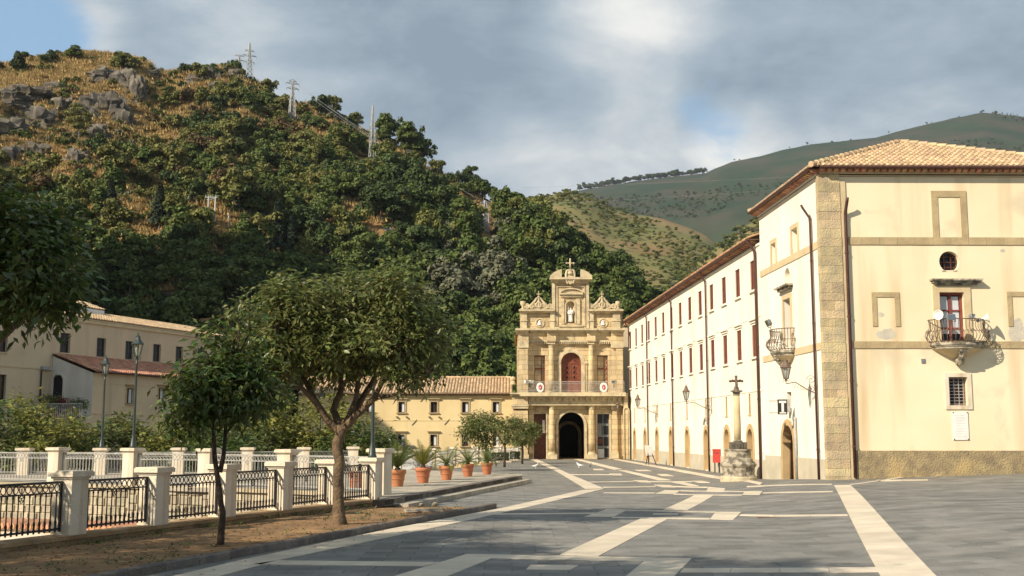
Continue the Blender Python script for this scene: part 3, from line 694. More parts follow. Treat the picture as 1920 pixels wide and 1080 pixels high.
# balcony
def balcony(par, F, ac, zs, half, depth, rail_h, corb, dark_panel=False, n=24):
    def el(t, k=1.0, kd=1.0): return (ac - half*k*math.cos(t), -depth*kd*math.sin(t))
    def slab(m, k0, k1, za, zb):
        N_ = 22; o = len(m.v)
        for (k, z) in ((k0, za), (k1, zb)):
            for i in range(N_+1):
                x, y = el(math.pi*i/N_, k, k); m.v.append((x, y, z))
        for i in range(N_): m.f.append((o+i, o+i+1, o+N_+2+i, o+N_+1+i))
        m.f.append(tuple(o+i for i in range(N_+1))); m.f.append(tuple(o+N_+1+i for i in range(N_+1)))
    m = MB(); slab(m, 1.0, 1.0, zs-.10, zs); slab(m, .93, .98, zs-.17, zs-.102); slab(m, .90, .90, zs-.24, zs-.172)
    b = mk('balcony', m, GREY_ST, par, F.M, label='bulging iron balcony on a carved stone corbel')
    m = MB(); slab(m, .22, .88, zs-corb*.72, zs-.245); mk('corbel', m, STONE_P, b, F.M, smooth=False)
    m = MB()                                             # scroll bracket
    pts = [(ac, -.05, zs-corb), (ac, -depth*.22, zs-corb*.95), (ac, -depth*.42, zs-corb*.75), (ac, -depth*.62, zs-corb*.55), (ac, -depth*.75, zs-corb*.4)]
    m.tube(pts, [.11,.15,.14,.12,.09], 8); m.tube([(ac-.17,-depth*.72,zs-corb*.42),(ac+.17,-depth*.72,zs-corb*.42)], .11, 10); m.tube([(ac-.15,-depth*.24,zs-corb*.9),(ac+.15,-depth*.24,zs-corb*.9)], .12, 10)
    mk('bracket', m, GREY_ST, b, F.M)
    top = []; m = MB()
    for i in range(33): x, y = el(math.pi*i/32, 1.0, 1.0); top.append((x, y, zs+rail_h))
    m.tube(top, .022, 6); m.tube([(x, y, z-rail_h+.05) for x, y, z in top], .018, 5)
    mid = [el(math.pi*i/32, 1.02, 1.02) for i in range(33)]; m.tube([(x, y, zs+rail_h*.5) for x, y in mid], .012, 5)
    rl = mk('railing', m, IRON_R, b, F.M)
    for i in range(n):
        t = math.pi*(i+.5)/n
        prof = [(0, 0.98), (.05, 1.02), (.16, 1.10), (.3, 1.15), (.42, 1.12), (.55, 1.02), (.68, .97), (.82, .98), (1, 1.0)]
        pts = [(*el(t, k, k if k < 1 else 1+(k-1)*1.6), zs + h_*rail_h) for h_, k in prof]
        mk('baluster', MB().tube(pts, .014, 5), IRON_R, rl, F.M)
        if i % 3 == 1 and n > 18:
            c = Vector((*el(t, 1.13, 1.18), zs+.42)); q = MB()
            tang = Vector((math.sin(t), -math.cos(t)*.6, 0)).normalized()
            sp = [c + tang*(.10*(1-s/14)*math.cos(s*.75)) + Vector((0,0,.10*(1-s/14)*math.sin(s*.75))) for s in range(14)]
            mk('scroll', q.tube(sp, .012, 4), IRON_R, rl, F.M)
    return b
bz = Bq(1795, 644)[1]; ba = Bq(1794, 650)[0]
balcony(cv, FB, ba, bz, 1.13, .85, .93, .82)
# loudspeakers and floodlights standing on the balcony rail
def horn(M, lab):
    t = thing('horn_loudspeaker', lab, 'loudspeaker', M=M, group='loudspeakers on the balcony rail')
    mk('horn', MB().lathe((0,0,0), [(.035,-.18),(.05,-.1),(.075,0),(.13,.1),(.2,.17),(.205,.18),(.19,.17),(.06,.02)], 20), WHITE, t, M @ Matrix.Rotation(R(90), 4, 'X'), smooth=True)
    mk('driver', MB().lathe((0,0,0), [(.06,-.3),(.07,-.27),(.07,-.2),(.05,-.17)], 14), GREYP, t, M @ Matrix.Rotation(R(90), 4, 'X'))
    mk('bracket', MB().bar((0,.1,-.05),(0,.1,-.32),.03), IRON_R, t, M)
def flood(M, lab, w=.34, h=.24):
    t = thing('floodlight', lab, 'floodlight', M=M, group='floodlights on the balcony rail')
    mk('housing', MB().box((-w/2,0,0),(w/2,.12,h)).box((-w/2+.03,.12,.03),(w/2-.03,.17,h-.03)), GREYP, t, M); mk('lens', MB().box((-w/2+.03,-.012,.03),(w/2-.03,-.002,h-.03)), LGLASS, t, M)
    mk('bracket', MB().bar((-w/2-.02,.05,h/2),(-w/2-.02,.05,-.06),.02).bar((w/2+.02,.05,h/2),(w/2+.02,.05,-.06),.02).bar((-w/2-.02,.05,-.06),(w/2+.02,.05,-.06),.02).bar((0,.05,-.06),(0,.05,-.24),.025), IRON_R, t, M)
def onB(u, v, d): a, z = FB.hit(u, v, d); return FB.at(a, z, d)
horn(onB(1762, 591, -.55) @ Matrix.Rotation(R(-40), 4, 'Z'), 'white horn loudspeaker at the left end of the front balcony')
horn(onB(1845, 598, -.45) @ Matrix.Rotation(R(65), 4, 'Z') @ Matrix.Rotation(R(-12), 4, 'X'), 'pale horn loudspeaker pointing right at the right end of the front balcony')
flood(onB(1784, 600, -.86), 'square floodlight with glass lens on the middle of the front balcony rail')
flood(onB(1826, 598, -.72) @ Matrix.Rotation(R(35), 4, 'Z'), 'small dark floodlight on the right half of the front balcony rail', .22, .2)
# marble plaque
a0, a1, z0, z1 = rB(1786, 772, 1815, 825)
pl = thing('marble_plaque', 'white marble inscription plaque fixed below the grille window', 'plaque', M=FB.at(a0, z0))
mk('slab', MB().box((0,-.04,0),(a1-a0,-.002,z1-z0)), MARBLE, pl, FB.at(a0, z0))
FAINT = mat('faint_lettering', (0.50, 0.47, 0.42), (0.66, 0.64, 0.60), 30, 0.8)
m = MB(); W_ = a1-a0; H_ = z1-z0
for i in range(9):
    zz_ = H_-.16-i*.105; x = .10+random.uniform(0, .05)
    while x < W_-.12: l = random.uniform(.02, .07); m.box((x,-.0425,zz_),(min(x+l, W_-.1),-.0402,zz_+.022)); x += l+.018
mk('inscription', m, FAINT, pl, FB.at(a0, z0))
for i, (x, z) in enumerate(((.03,.03),(W_-.03,.03),(.03,H_-.03),(W_-.03,H_-.03))): mk('fixing_stud', MB().box((x-.02,-.055,z-.02),(x+.02,-.041,z+.02)), IRON_R, pl, FB.at(a0, z0))
CEM = mat('cement_patch', (0.50, 0.46, 0.38), (0.60, 0.54, 0.43), 3, .95, .5, 14)
for (u_, v_, w_, h_, sd) in ((1662, 627, .42, .22, 1), (1907, 622, .35, .5, 2), (1652, 590, .12, .10, 5), (1880, 470, .10, .07, 6)):
    a0, z0 = Bq(u_, v_); pp = [(a0+w_*(1+.35*noise.noise(Vector((t*.9, sd*3.1, 0))))*math.cos(t*math.pi/9), z0+h_*(1+.5*noise.noise(Vector((t*.8, sd*5.7, 2))))*math.sin(t*math.pi/9)) for t in range(18)]
    mk('cement_patch', MB().prism(pp, lambda a, b, d: (a, d, b), -.004, .0), CEM, cv, FB.M)
a0, z0 = Bq(1731, 677); mk('vent', MB().box((a0-.08,-.03,z0-.09),(a0+.08,-.003,z0+.09)).box((a0-.05,-.035,z0-.06),(a0+.05,-.031,z0+.06)), GREYP, cv, FB.M)

# --- wall A of the tall block
def rA(u0, v0, u1, v1):
    um, vm = (u0+u1)/2, (v0+v1)/2; a0 = A(u0, vm)[0]; a1 = A(u1, vm)[0]; return a0, a1, A(um, v1)[1], A(um, v0)[1]
ad = rA(1469, 797, 1489, 897); ad = (ad[0], ad[1], .02, ad[3]); fw = rA(1471, 560, 1484, 650); sw = rA(1475, 735, 1484, 765)
w1 = rA(1447, 456, 1455, 505); w2 = rA(1485, 428, 1496, 482); nc = rA(1471, 502, 1481, 537)
opsA = [(*ad, .45, 'arch'), (*fw, .40, None), (*sw, .3, None), (*w1, .25, None), (*w2, .25, None), (*nc, .30, 'arch')]
mk('wall', wallgrid(MB(), -TA, 0.0, -.5, zt, opsA), P_WING, cv, FA.M)
m = MB()
for o in opsA[:3]: m.quad((o[0]-.1,.46,o[2]-.1),(o[1]+.1,.46,o[2]-.1),(o[1]+.1,.46,o[3]+.1),(o[0]-.1,.46,o[3]+.1))
mk('room', m, DARK, cv, FA.M, label='dark rooms behind the side openings')
m = MB()
for o in opsA[3:]: m.quad((o[0]-.01,.25 if o is not opsA[5] else .30,o[2]),(o[1]+.01,.25 if o is not opsA[5] else .30,o[2]),(o[1]+.01,.25 if o is not opsA[5] else .30,o[3]),(o[0]-.01,.25 if o is not opsA[5] else .30,o[3]))
mk('blind_infill', m, STONE_P, cv, FA.M)
for o, t in ((w1, .22), (w2, .25)): link('blind_window_frame', surround_data(o[1]-o[0], o[3]-o[2], .2, .03, STONE_P, False), cv, FA.at(o[0], o[2]))
for v, u in ((460, 1530), (650, 1530)):
    z1 = A(u, v)[1]+.13; course(FA, cv, -TA+.02, -.35, z1-.3, z1, .03, STONE_P, 1.1)
for q0, q1 in ((-TA, ad[0]-.35), (ad[1]+.35, -.30)): mk('plinth', MB().box((q0,-.04,-.5),(q1,0,PZ-.35)), P_PLINTH2, cv, FA.M)
mk('cornice', MB().box((-TA,-.09,zz-.02),(-.1,.0,EZ-.05)).box((-TA,-.04,zz-.14),(-.1,.0,zz-.07)), P_WING, cv, FA.M)
# arched door
def arch_ring(m, a0, a1, z0, z1, t, y0, y1, n=14, ratio=1.0):
    am = (a0+a1)/2; r = (a1-a0)/2; zc = z1-r
    m.box((a0-t,y0,z0),(a0,y1,zc)); m.box((a1,y0,z0),(a1+t,y1,zc))
    for k in range(n):
        t0 = math.pi*k/n; t1 = math.pi*(k+1)/n; vs = []
        for tt in (t0, t1):
            for rr_ in (r, r+t):
                for y in (y0, y1): vs.append((am+rr_*math.cos(tt), y, zc+rr_*math.sin(tt)))
        m.add(vs, [(0,2,6,4),(1,5,7,3),(0,4,5,1),(2,3,7,6),(0,1,3,2),(4,6,7,5)])
    return m
def arch_panel(m, a0, a1, z0, z1, y, t=.05):
    am = (a0+a1)/2; r = (a1-a0)/2; zc = z1-r
    poly = [(a0, z0), (a1, z0)] + [(am+r*math.cos(k*math.pi/14), zc+r*math.sin(k*math.pi/14)) for k in range(15)]
    return m.prism(poly, lambda a, b, d: (a, d, b), y, y+t)
d_ = mk('door', arch_panel(MB(), *ad, .34), WOOD, cv, FA.M, label='red-brown arched wooden door')
mk('door_surround', arch_ring(MB(), ad[0]+.008, ad[1]-.008, ad[2], ad[3]-.008, .28, -.045, .335), ARCHST, cv, FA.M)
m = MB()
for i in range(2):
    for j in range(3): b0 = ad[0]+.1+i*(ad[1]-ad[0])/2; m.box((b0,.325,.3+j*.62),(b0+(ad[1]-ad[0])/2-.18,.339,.8+j*.62))
mk('door_panels', m, WOOD, d_, FA.M)
w = link('window', surround_data(fw[1]-fw[0], fw[3]-fw[2], .2, .05, STONE_P, False), cv, FA.at(fw[0], fw[2]), label='tall balcony door on the side wall')
link('window_frame', sash_data(fw[1]-fw[0], fw[3]-fw[2], SHUT, (1, 2), .08), w, FA.at(fw[0], fw[2], .3)); link('pane', box_data('fw', (0,0,0), (fw[1]-fw[0],.01,fw[3]-fw[2]), GLASS, 'pane'), w, FA.at(fw[0], fw[2], .36))
a0, a1 = fw[0]-.35, fw[1]+.35; z1 = A(1472, 541)[1]
mk('hood_moulding', MB().box((a0-.1,-.32,z1),(a1+.1,.01,z1+.08)).box((a0,-.2,z1-.12),(a1,.01,z1-.003)), GREY_ST, cv, FA.M)
bz2 = A(1465, 664)[1]+.05; balcony(cv, FA, (fw[0]+fw[1])/2, bz2, 1.0, .8, .95, .75, n=20)
a_, z_ = FA.hit(1452, 628, -.8)
flood(FA.at((fw[0]+fw[1])/2-.5, bz2+1.15, -.75) @ Matrix.Rotation(R(25), 4, 'X'), 'black floodlight tilted up on the side balcony rail', .45, .3)
# T sign and box
a_, z_ = A(1467, 763, -.62); Ms = FA.at(a_, z_, -.62) @ Matrix.Rotation(R(-90), 4, 'Z') @ Matrix.Diagonal((.72, 1, .86, 1))
sg = thing('hanging_sign', 'black and white T sign on an iron arm above the arched door', 'sign', M=Ms)
mk('sign_panel', MB().box((-.28,-.04,-.38),(.28,.04,.38)), IRON, sg, Ms)
m = MB()
for s_ in (-.046, .041): m.box((-.22,s_,.20),(.22,s_+.005,.31)).box((-.075,s_,-.25),(.075,s_+.005,.198)).box((-.20,s_,-.33),(.20,s_+.005,-.27))
m.box((-.27,-.046,-.375),(-.245,-.041,.375)).box((.245,-.046,-.375),(.27,-.041,.375))
mk('letter_t', m, WHITE, sg, Ms)
mk('arm', MB().bar((.28,0,.3),(.80,0,.3),.03).bar((.28,0,-.3),(.80,0,-.3),.03), IRON, sg, Ms)
a_, z_ = A(1479, 761); mk('sign_box', MB().box((-.12,-.36,-.28),(.10,-.06,.28)), IRON_G, None, FA.at(a_+.35, z_, 0), label='small grey metal box projecting beside the T sign', cat='wall box')
# --- roofs of the tall block
ov = .42
e0 = Vector((CX-ov, CY-ov, EZ)); e1 = Vector((CX+B_R-.6, CY-ov+.1, EZ)); ap = atY(1688, 268, CY+5.2)
bL = FA.P(-TA-.35, -ov, EZ); bR = Vector((e1.x+.3, bL.y+.3, EZ))
E = (e1-e0); EL = E.length; En = E.normalized(); q = ap-e0; qe = q.dot(En); Sv = (q-En*qe); SL = Sv.length
m = MB(); tile_roof(m, e0, En, Sv, [(0,0),(EL,0),(qe,SL)]); rf = mk('roof', m, TILE_P, cv, kind='stuff', label='pale terracotta pantiles of the hip roof')
m = MB(); E2 = (bL-e0).normalized(); EL2 = (bL-e0).length; q = ap-e0; qe2 = q.dot(E2); S2 = q-E2*qe2
tile_roof(m, e0, E2, S2, [(0,0),(EL2,0),(qe2,S2.length)])
m.quad(bL, bR, ap); m.quad(e1, bR, ap); mk('roof', m, TILE_P, cv, kind='stuff')
m = MB()
for p, q in ((e0, ap), (e1, ap), (bL, ap), (bR, ap)):
    n = int((q-p).length/.42)
    for i in range(n):
        a = p.lerp(q, i/n); b = p.lerp(q, (i+1.1)/n); m.tube([a+Vector((0,0,.09)), b+Vector((0,0,.06))], [.13,.10], 7)
mk('ridge_tiles', m, TILE_P, cv)
# eaves: soffit, gutter, corbel tiles
def eave(par, F, a0, a1, z, ov_, wall_d=0.0, step=.28):
    mk('soffit', MB().box((a0,-ov_+.03,z-.05),(a1,.05,z-.015)), SOFFIT, par, F.M)
    m = MB(); m.tube([(a0,-ov_-.04,z-.03),(a1,-ov_-.04,z-.03)], .055, 8); mk('gutter', m, PIPE, par, F.M)
    m = MB(); a = a0+step/2
    while a < a1: m.add([(a-.08,0,z-.22),(a+.08,0,z-.22),(a+.08,0,z-.05),(a-.08,0,z-.05),(a-.08,-ov_*.8,z-.05),(a+.08,-ov_*.8,z-.05),(a-.08,-ov_*.8,z-.12),(a+.08,-ov_*.8,z-.12)], [(0,6,7,1),(6,4,5,7),(0,3,4,6),(1,7,5,2)]); a += step
    mk('eave_corbels', m, TILE_R, par, F.M, kind='stuff')
eave(cv, FB, -.05, B_R-.7, EZ, ov); eave(cv, FA, -TA-.3, .05, EZ, ov)
m = MB().add([FB.P(B_R,0,-.4), FB.P(B_R,0,EZ-.05), FA.P(-TA,11,EZ-.05), FA.P(-TA,11,-.4), FA.P(-TA,0,-.4), FA.P(-TA,0,EZ-.05)], [(0,1,2,3),(3,2,5,4)]); mk('wall', m, P_WING, cv)

# --- long wing
WA0, WA1 = -50.9, -TA      # along FA
EW = A(1418, 449)[1]; zw = EW-.25
HF = HCAM
ops = []; wins_top = []; wins_mid = []; arches = []; slits = []
for k in range(14):
    a = -TA-.55-.5-(1.1-1.05) - 3.06*k - 0.3
    wins_mid.append((a-.48, a+.48, 5.95, 7.55)); wins_top.append((a-.48, a+.48, EW-2.45, EW-.95))
for i, t in enumerate((2.6, 7.5, 12.6, 18.1, 23.6, 29.0, 34.2, 39.4)):
    a = -(t+9.27); arches.append((a-.52, a+.52, .03, 2.42)); slits.append((a-.19, a+.19, 3.12, 4.18))
ops = [(*w, .22, None) for w in wins_mid+wins_top] + [(*w, .40, 'arch') for w in arches] + [(*w, .18, None) for w in slits]
mk('wall', wallgrid(MB(), WA0, WA1-.001, -.2, zw, ops), P_WING, wg, FA.M)
m = MB()
for o in wins_mid+wins_top: m.quad((o[0]-.05,.23,o[2]-.05),(o[1]+.05,.23,o[2]-.05),(o[1]+.05,.23,o[3]+.05),(o[0]-.05,.23,o[3]+.05))
mk('room', m, DARK, wg, FA.M, label='dark rooms behind the shutters')
for i, o in enumerate(wins_mid+wins_top):
    mode = 'shut'
    window(wg, FA, o[0], o[2], o[1]-o[0], o[3]-o[2], .2, P_WING, .10, .02, True, hood=(i < 14), shut=(2, mode))
for o in arches:
    mk('arched_doorway', arch_ring(MB(), o[0]+.008, o[1]-.008, o[2], o[3]-.008, .26, -.045, .335), ARCHST, wg, FA.M)
    mk('infill_panel', arch_panel(MB(), *o, .34), STONE if o is not arches[0] else WOOD, wg, FA.M, label='dark wooden door with iron grille' if o is arches[0] else 'ochre blocked doorway')
for o in slits:
    m = MB().box((o[0]-.1,-.03,o[2]-.07),(o[1]+.1,.01,o[2]-.002)).box((o[0]+.004,.0,o[2]),(o[0]+.03,.168,o[3]-.004)).box((o[1]-.03,.0,o[2]),(o[1]-.004,.168,o[3]-.004)); mk('slit_window', m.box((o[0],.17,o[2]),(o[1],.2,o[3])), ARCHST, wg, FA.M)
o = arches[2]; m = MB(); am = (o[0]+o[1])/2
for k in range(11): m.bar((am-.5+.1*k, -.05, 2.72+.35*math.sin(math.pi*k/10)), (am-.5+.1*(k+1), -.05, 2.72+.35*math.sin(math.pi*(k+1)/10)), .09) if k < 10 else None
mk('arch_ornament', m, GREY_ST, wg, FA.M)
segs = []; prev = WA0
for o in sorted(arches): segs.append((prev, o[0]-.27)); prev = o[1]+.27
segs.append((prev, WA1-.002))
for s0, s1 in segs: mk('plinth', MB().box((s0,-.035,-.2),(s1,0,.92)), P_PLINTH2, wg, FA.M)
zs1 = A(1423, 731)[1]; mk('string_course', MB().box((WA0,-.03,zs1-.06),(WA1-.01,0,zs1)).box((WA0,-.025,7.88),(WA1-.01,0,7.93)).box((WA0,-.06,zw-.12),(WA1-.01,0,zw-.02)), P_WING, wg, FA.M)
eave(wg, FA, WA0-.1, WA1-.37, EW, .42, step=.45)
Oe = FA.P(WA1-.37, -.45, EW); Sv = (FA.I*4.6 + Vector((0,0,1.75))); m = MB(); tile_roof(m, Oe, -FA.D, Sv, [(0,0),(WA1-.37-WA0+.1,0),(WA1-.37-WA0+.1,Sv.length),(0,Sv.length)], w=.28, l=1.2)
m.quad(Oe+Sv, Oe+Sv-FA.D*41, Oe+Sv-FA.D*41+FA.I*5-Vector((0,0,1.8)), Oe+Sv+FA.I*5-Vector((0,0,1.8)))
mk('roof', m, TILE, wg, kind='stuff', label='terracotta pantiles along the wing')
# end wall over the church side and little roof beyond
m = MB().add([FA.P(WA0,0,-.2), FA.P(WA0,0,EW-.1), FA.P(WA0,4.6,EW+1.6), FA.P(WA0,9.5,EW-.1), FA.P(WA0,9.5,-.2)], [(0,1,2,3,4)]); mk('wall', m, P_WING, wg)
# downpipes: each a part of its building
def downpipe(par, F, a, z0, z1, kinks=True, mt=PIPE, r=.05):
    pts = [(a,-.46,z1), (a,-.40,z1-.12), (a,-.12,z1-.55), (a,-.10,z1-.8), (a,-.10,z0)] if kinks else [(a,-.10,z1), (a,-.10,z0)]
    p = mk('downpipe', MB().tube(pts, r, 8), mt, par, F.M, smooth=True)
    z = z0+1.2
    while z < z1-1: mk('pipe_collar', MB().tube([(a,-.10,z),(a,-.10,z+.05)], r*1.35, 8), mt, p, F.M); z += 2.6
for t, r_ in ((16.9+.0, .06), (29.8, .06), (41, .055)): pass
for u, v in ((1329, 700), (1262.7, 700), (1215.7, 700), (1181.7, 700)): downpipe(wg, FA, A(u, v)[0], 0, EW-.05)
downpipe(cv, FA, A(1533, 700)[0], .3, EW-.05); downpipe(cv, FA, A(1425, 700)[0]+.0, 0.0, EW-.05, r=.062); downpipe(cv, FB, 1.0, .45, EW-.05, r=.065)
downpipe(cv, FA, A(1496.5, 850)[0], .2, 2.9, False, IRON_G, .05)
# ================================================================ CHURCH FRONT
YC = 96.25
FC = Frame((0, YC), (1, 0)); 
def hc(u, v, d=0.0): return FC.hit(u, v, d)
ch = thing('church', 'golden sandstone church front with arched portal, twin columns and a cross on top', 'church', (10.0*(1065-960)/218, YC, 0))
def cb(m, u0, v0, u1, v1, o, d=0.0):     # o outward from d
    a0 = hc(u0, (v0+v1)/2, d-o)[0]; a1 = hc(u1, (v0+v1)/2, d-o)[0]; um = (u0+u1)/2
    return m.box((a0, d-o, hc(um, v1, d-o)[1]), (a1, d+.02, hc(um, v0, d-o)[1]))
def cpart(name, mt, *boxes, d=0.0, par=None, label=None, smooth=False):
    m = MB()
    for b in boxes: cb(m, *b, d=d)
    return mk(name, m, mt, par or ch, FC.M, label=label, smooth=smooth)
def rC(u0, v0, u1, v1, d=0.0):
    um, vm = (u0+u1)/2, (v0+v1)/2; return (hc(u0, vm, d)[0], hc(u1, vm, d)[0], hc(um, v1, d)[1], hc(um, v0, d)[1])
# lower storey
por = rC(1047, 773, 1096, 860); por = (por[0], por[1], .01, por[3]); dl = rC(1001, 776, 1024, 860); dr_ = rC(1120, 776, 1143, 860)
dl = (dl[0], dl[1], .01, dl[3]); dr_ = (dr_[0], dr_[1], .01, dr_[3])
aL, aR = hc(962, 800)[0], hc(1169, 800)[0]; z1 = hc(1060, 738)[1]
mk('wall', wallgrid(MB(), aL, aR, -.1, z1, [(*por, .6, 'arch'), (*dl, .45, None), (*dr_, .45, None)]), CHURCH, ch, FC.M)
m = MB(); zt_ = por[3]                      # passage behind the portal
m.quad((por[0]-.5,.6,-.0),(por[0]-.5,9,-.0),(por[0]-.5,9,4.4),(por[0]-.5,.6,4.4)); m.quad((por[1]+.5,.6,0),(por[1]+.5,9,0),(por[1]+.5,9,4.4),(por[1]+.5,.6,4.4))
m.quad((por[0]-.5,.6,4.4),(por[1]+.5,.6,4.4),(por[1]+.5,9,4.4),(por[0]-.5,9,4.4)); m.quad((por[0]-.5,9,0),(por[1]+.5,9,0),(por[1]+.5,9,4.4),(por[0]-.5,9,4.4))
m.quad((por[0]-.5,.6,0.003),(por[1]+.5,.6,0.003),(por[1]+.5,9,0.003),(por[0]-.5,9,0.003))
mk('passage', m, CHURCH, ch, FC.M, label='vaulted passage inside the portal')
mk('inner_doorway', arch_ring(MB(), por[0]+.35, por[1]-.1, 0, 3.0, .3, 7.5, 8.2), STONE, ch, FC.M); mk('inner_dark', MB().quad((por[0]-.4,8.5,.01),(por[1]+.4,8.5,.01),(por[1]+.4,8.5,4.3),(por[0]-.4,8.5,4.3)), DARK, ch, FC.M)
mk('portal_arch', arch_ring(MB(), *por, .20, -.10, .02), CHURCH_L, ch, FC.M)
arch_leaf = MB().box((por[0]+.02,.15,.0),(por[0]+.10,.75,2.3)); mk('door_leaf', arch_leaf, WOOD, ch, FC.M, label='folded back wooden leaf of the portal door')
for i, o in enumerate((dl, dr_)):
    W_ = o[1]-o[0]; H_ = o[3]-o[2]
    d_ = mk('door', MB().box((o[0],.38,o[2]),(o[1],.42,o[3])), WOOD if i == 0 else GREYP, ch, FC.M, label='dark side door left of the portal' if i == 0 else 'glazed side door right of the portal')
    m = MB()
    for j in range(4): m.box((o[0]+.08,.355,o[2]+.15+j*H_/4),(o[0]+W_/2-.04,.378,o[2]+H_/4-.05+j*H_/4)).box((o[0]+W_/2+.04,.355,o[2]+.15+j*H_/4),(o[1]-.08,.378,o[2]+H_/4-.05+j*H_/4))
    mk('door_panels', m, WOOD if i == 0 else GLASS, d_, FC.M)
    if i == 1: mk('door_sheet', MB().box((o[0]+.05,.34,2.0),(o[0]+.4,.353,2.9)), GREYP, d_, FC.M, label='dull grey notice behind the glass'); mk('door_sheet', MB().box((o[0]+.05,.34,1.3),(o[0]+.5,.353,1.75)), WOOD, d_, FC.M, label='dark red notice in the middle of the glass'); mk('door_sheet', MB().box((o[0]+.06,.34,.1),(o[0]+.6,.353,.86)), CURTAIN, d_, FC.M, label='light blue grey notice at the foot')
    else: mk('door_sheet', MB().box((o[1]-.30,.34,2.2),(o[1]-.10,.353,3.3)), MARBLE, d_, FC.M)  # reflection on the left door drawn as a pale marble-coloured strip
    m = MB(); t = .12; m.box((o[0]-t,-.05,o[2]),(o[0],.01,o[3])).box((o[1],-.05,o[2]),(o[1]+t,.01,o[3])).box((o[0]-t,-.05,o[3]),(o[1]+t,.01,o[3]+t)); mk('door_surround', m, CHURCH_L, d_, FC.M)
    c = (o[0]+o[1])/2; mk('cartouche', MB().tube([(c-.3,-.03,o[3]+.35),(c-.15,-.08,o[3]+.5),(c,-.1,o[3]+.42),(c+.15,-.08,o[3]+.5),(c+.3,-.03,o[3]+.35)], .06, 6), CHURCH_L, d_, FC.M)
# piers, columns
cpart('pier', CHURCH, (960, 770, 990, 860, .95)); cpart('pier_base', CHURCH_L, (958.5, 852, 991.5, 860, 1.03)); cpart('pier_capital', CHURCH_L, (958.5, 758, 991, 762, 1.06), (959.5, 762, 990.5, 766, 1.0))
cpart('pilaster', CHURCH, (1148, 768, 1158, 850, .28)); cpart('pilaster_base', CHURCH_L, (1146, 848, 1160, 860, .36)); cpart('pilaster_capital', CHURCH_L, (1146, 760, 1160, 768, .36))
cpart('pilaster', CHURCH, (992, 768, 998, 850, .18)); 
def column(u0, u1, vt, vb, base=True, name='column', d=-.35, par=None, ub=None):
    a0, _ = hc(u0, vb, d); a1, _ = hc(u1, vb, d); c = (a0+a1)/2; r = (a1-a0)/2; zb = hc((u0+u1)/2, vb, d)[1]; zt_ = hc((u0+u1)/2, vt, d)[1]; H_ = zt_-zb
    co = mk(name, MB().lathe((c, d, zb), [(r*1.02, 0), (r*1.04, H_*.3), (r*.98, H_*.65), (r*.86, H_)], 20), CHURCH, par or ch, FC.M, smooth=True)
    mk('capital', MB().lathe((c, d, zt_), [(r*.9,-.02),(r*1.0,.05),(r*.92,.07),(r*.95,.16),(r*1.3,.26)], 20).box((c-r*1.35,d-r*1.35,zt_+.26),(c+r*1.35,d+r*1.35,zt_+.36)), CHURCH_L, co, FC.M)
    m = MB().lathe((c, d, zb-.22), [(r*1.35,0),(r*1.4,.06),(r*1.3,.11),(r*1.12,.13),(r*1.2,.19),(r*1.05,.22)], 20)
    if base: m.box((c-r*1.62,d-r*1.62,zb-.62),(c+r*1.62,d+r*1.62,zb-.22))
    mk('base', m, CHURCH_L, co, FC.M)
for u0, u1 in ((1029, 1040.5), (1104, 1115.5)): column(u0, u1, 767, 847)
# entablature and balcony floor
cpart('architrave', CHURCH_L, (990, 757, 1168, 760, .75), (991, 753, 1168, 757, .68))
cpart('frieze', CHURCH, (991, 742.5, 1168, 753, .62), (960, 742.5, 990, 758, .98))
m = MB()
for i in range(17):
    u = 996+i*10.2; cb(m, u, 744, u+5.2, 752.5, .70)
mk('frieze_block', m, CHURCH_L, ch, FC.M)
cpart('cornice', CHURCH_L, (956, 736.3, 1170, 739, 1.35), (957.5, 739.2, 1170, 742.3, 1.15))
# balcony railing with medallions
zb = hc(1060, 736)[1]; a0 = hc(974, 727)[0]; a1 = hc(1168, 727)[0]
rl = mk('balcony_railing', MB().box((a0,-1.22,zb+.86),(a1,-1.17,zb+.90)).box((a0,-1.22,zb+.08),(a1,-1.17,zb+.11)).box((a0,-1.22,zb+.70),(a1,-1.18,zb+.72)), IRON_G, ch, FC.M)
m = MB(); n = 90
for i in range(n+1): x = a0+(a1-a0)*i/n; m.bar((x,-1.195,zb),(x,-1.195,zb+.88),.018)
mk('railing_bars', m, IRON_G, rl, FC.M, kind='stuff')
for u in (998, 1040, 1105, 1150):
    x = hc(u, 727)[0]; m = MB()
    for s in (-1, 1): m.tube([(x+s*(.08+.16*t/10)*math.cos(t*.5)*(1), -1.2, zb+.38+(.08+.16*t/10)*math.sin(t*.5)) for t in range(14)], .015, 4)
    mk('railing_scroll', m, IRON_G, rl, FC.M)
for u in (1013, 1132):
    x, z = hc(u, 726.5, -1.3); md = mk('medallion', MB().lathe((0,0,0), [(.33,-.02),(.33,.0),(.30,.02)], 24, sy=1.25), WHITE, rl, FC.at(x, z, -1.26) @ Matrix.Rotation(R(90), 4, 'X'))
    M_ = FC.at(x, z, -1.30)
    mk('emblem', MB().prism([(-.15,.10),(-.13,-.10),(0,-.22),(.13,-.10),(.15,.10),(.06,.13),(0,.09),(-.06,.13)], lambda a, b, d: (a, d, b), -.012, 0).box((-.12,-.012,.15),(.12,0,.19)).box((-.02,-.012,.19),(.02,0,.26)), REDM, md, M_)
    m = MB(); m.lathe((0,-.018,-.03),[(.05,-.05),(.06,0),(.05,.05)],8); mk('emblem_centre', m, MARBLE, md, M_)
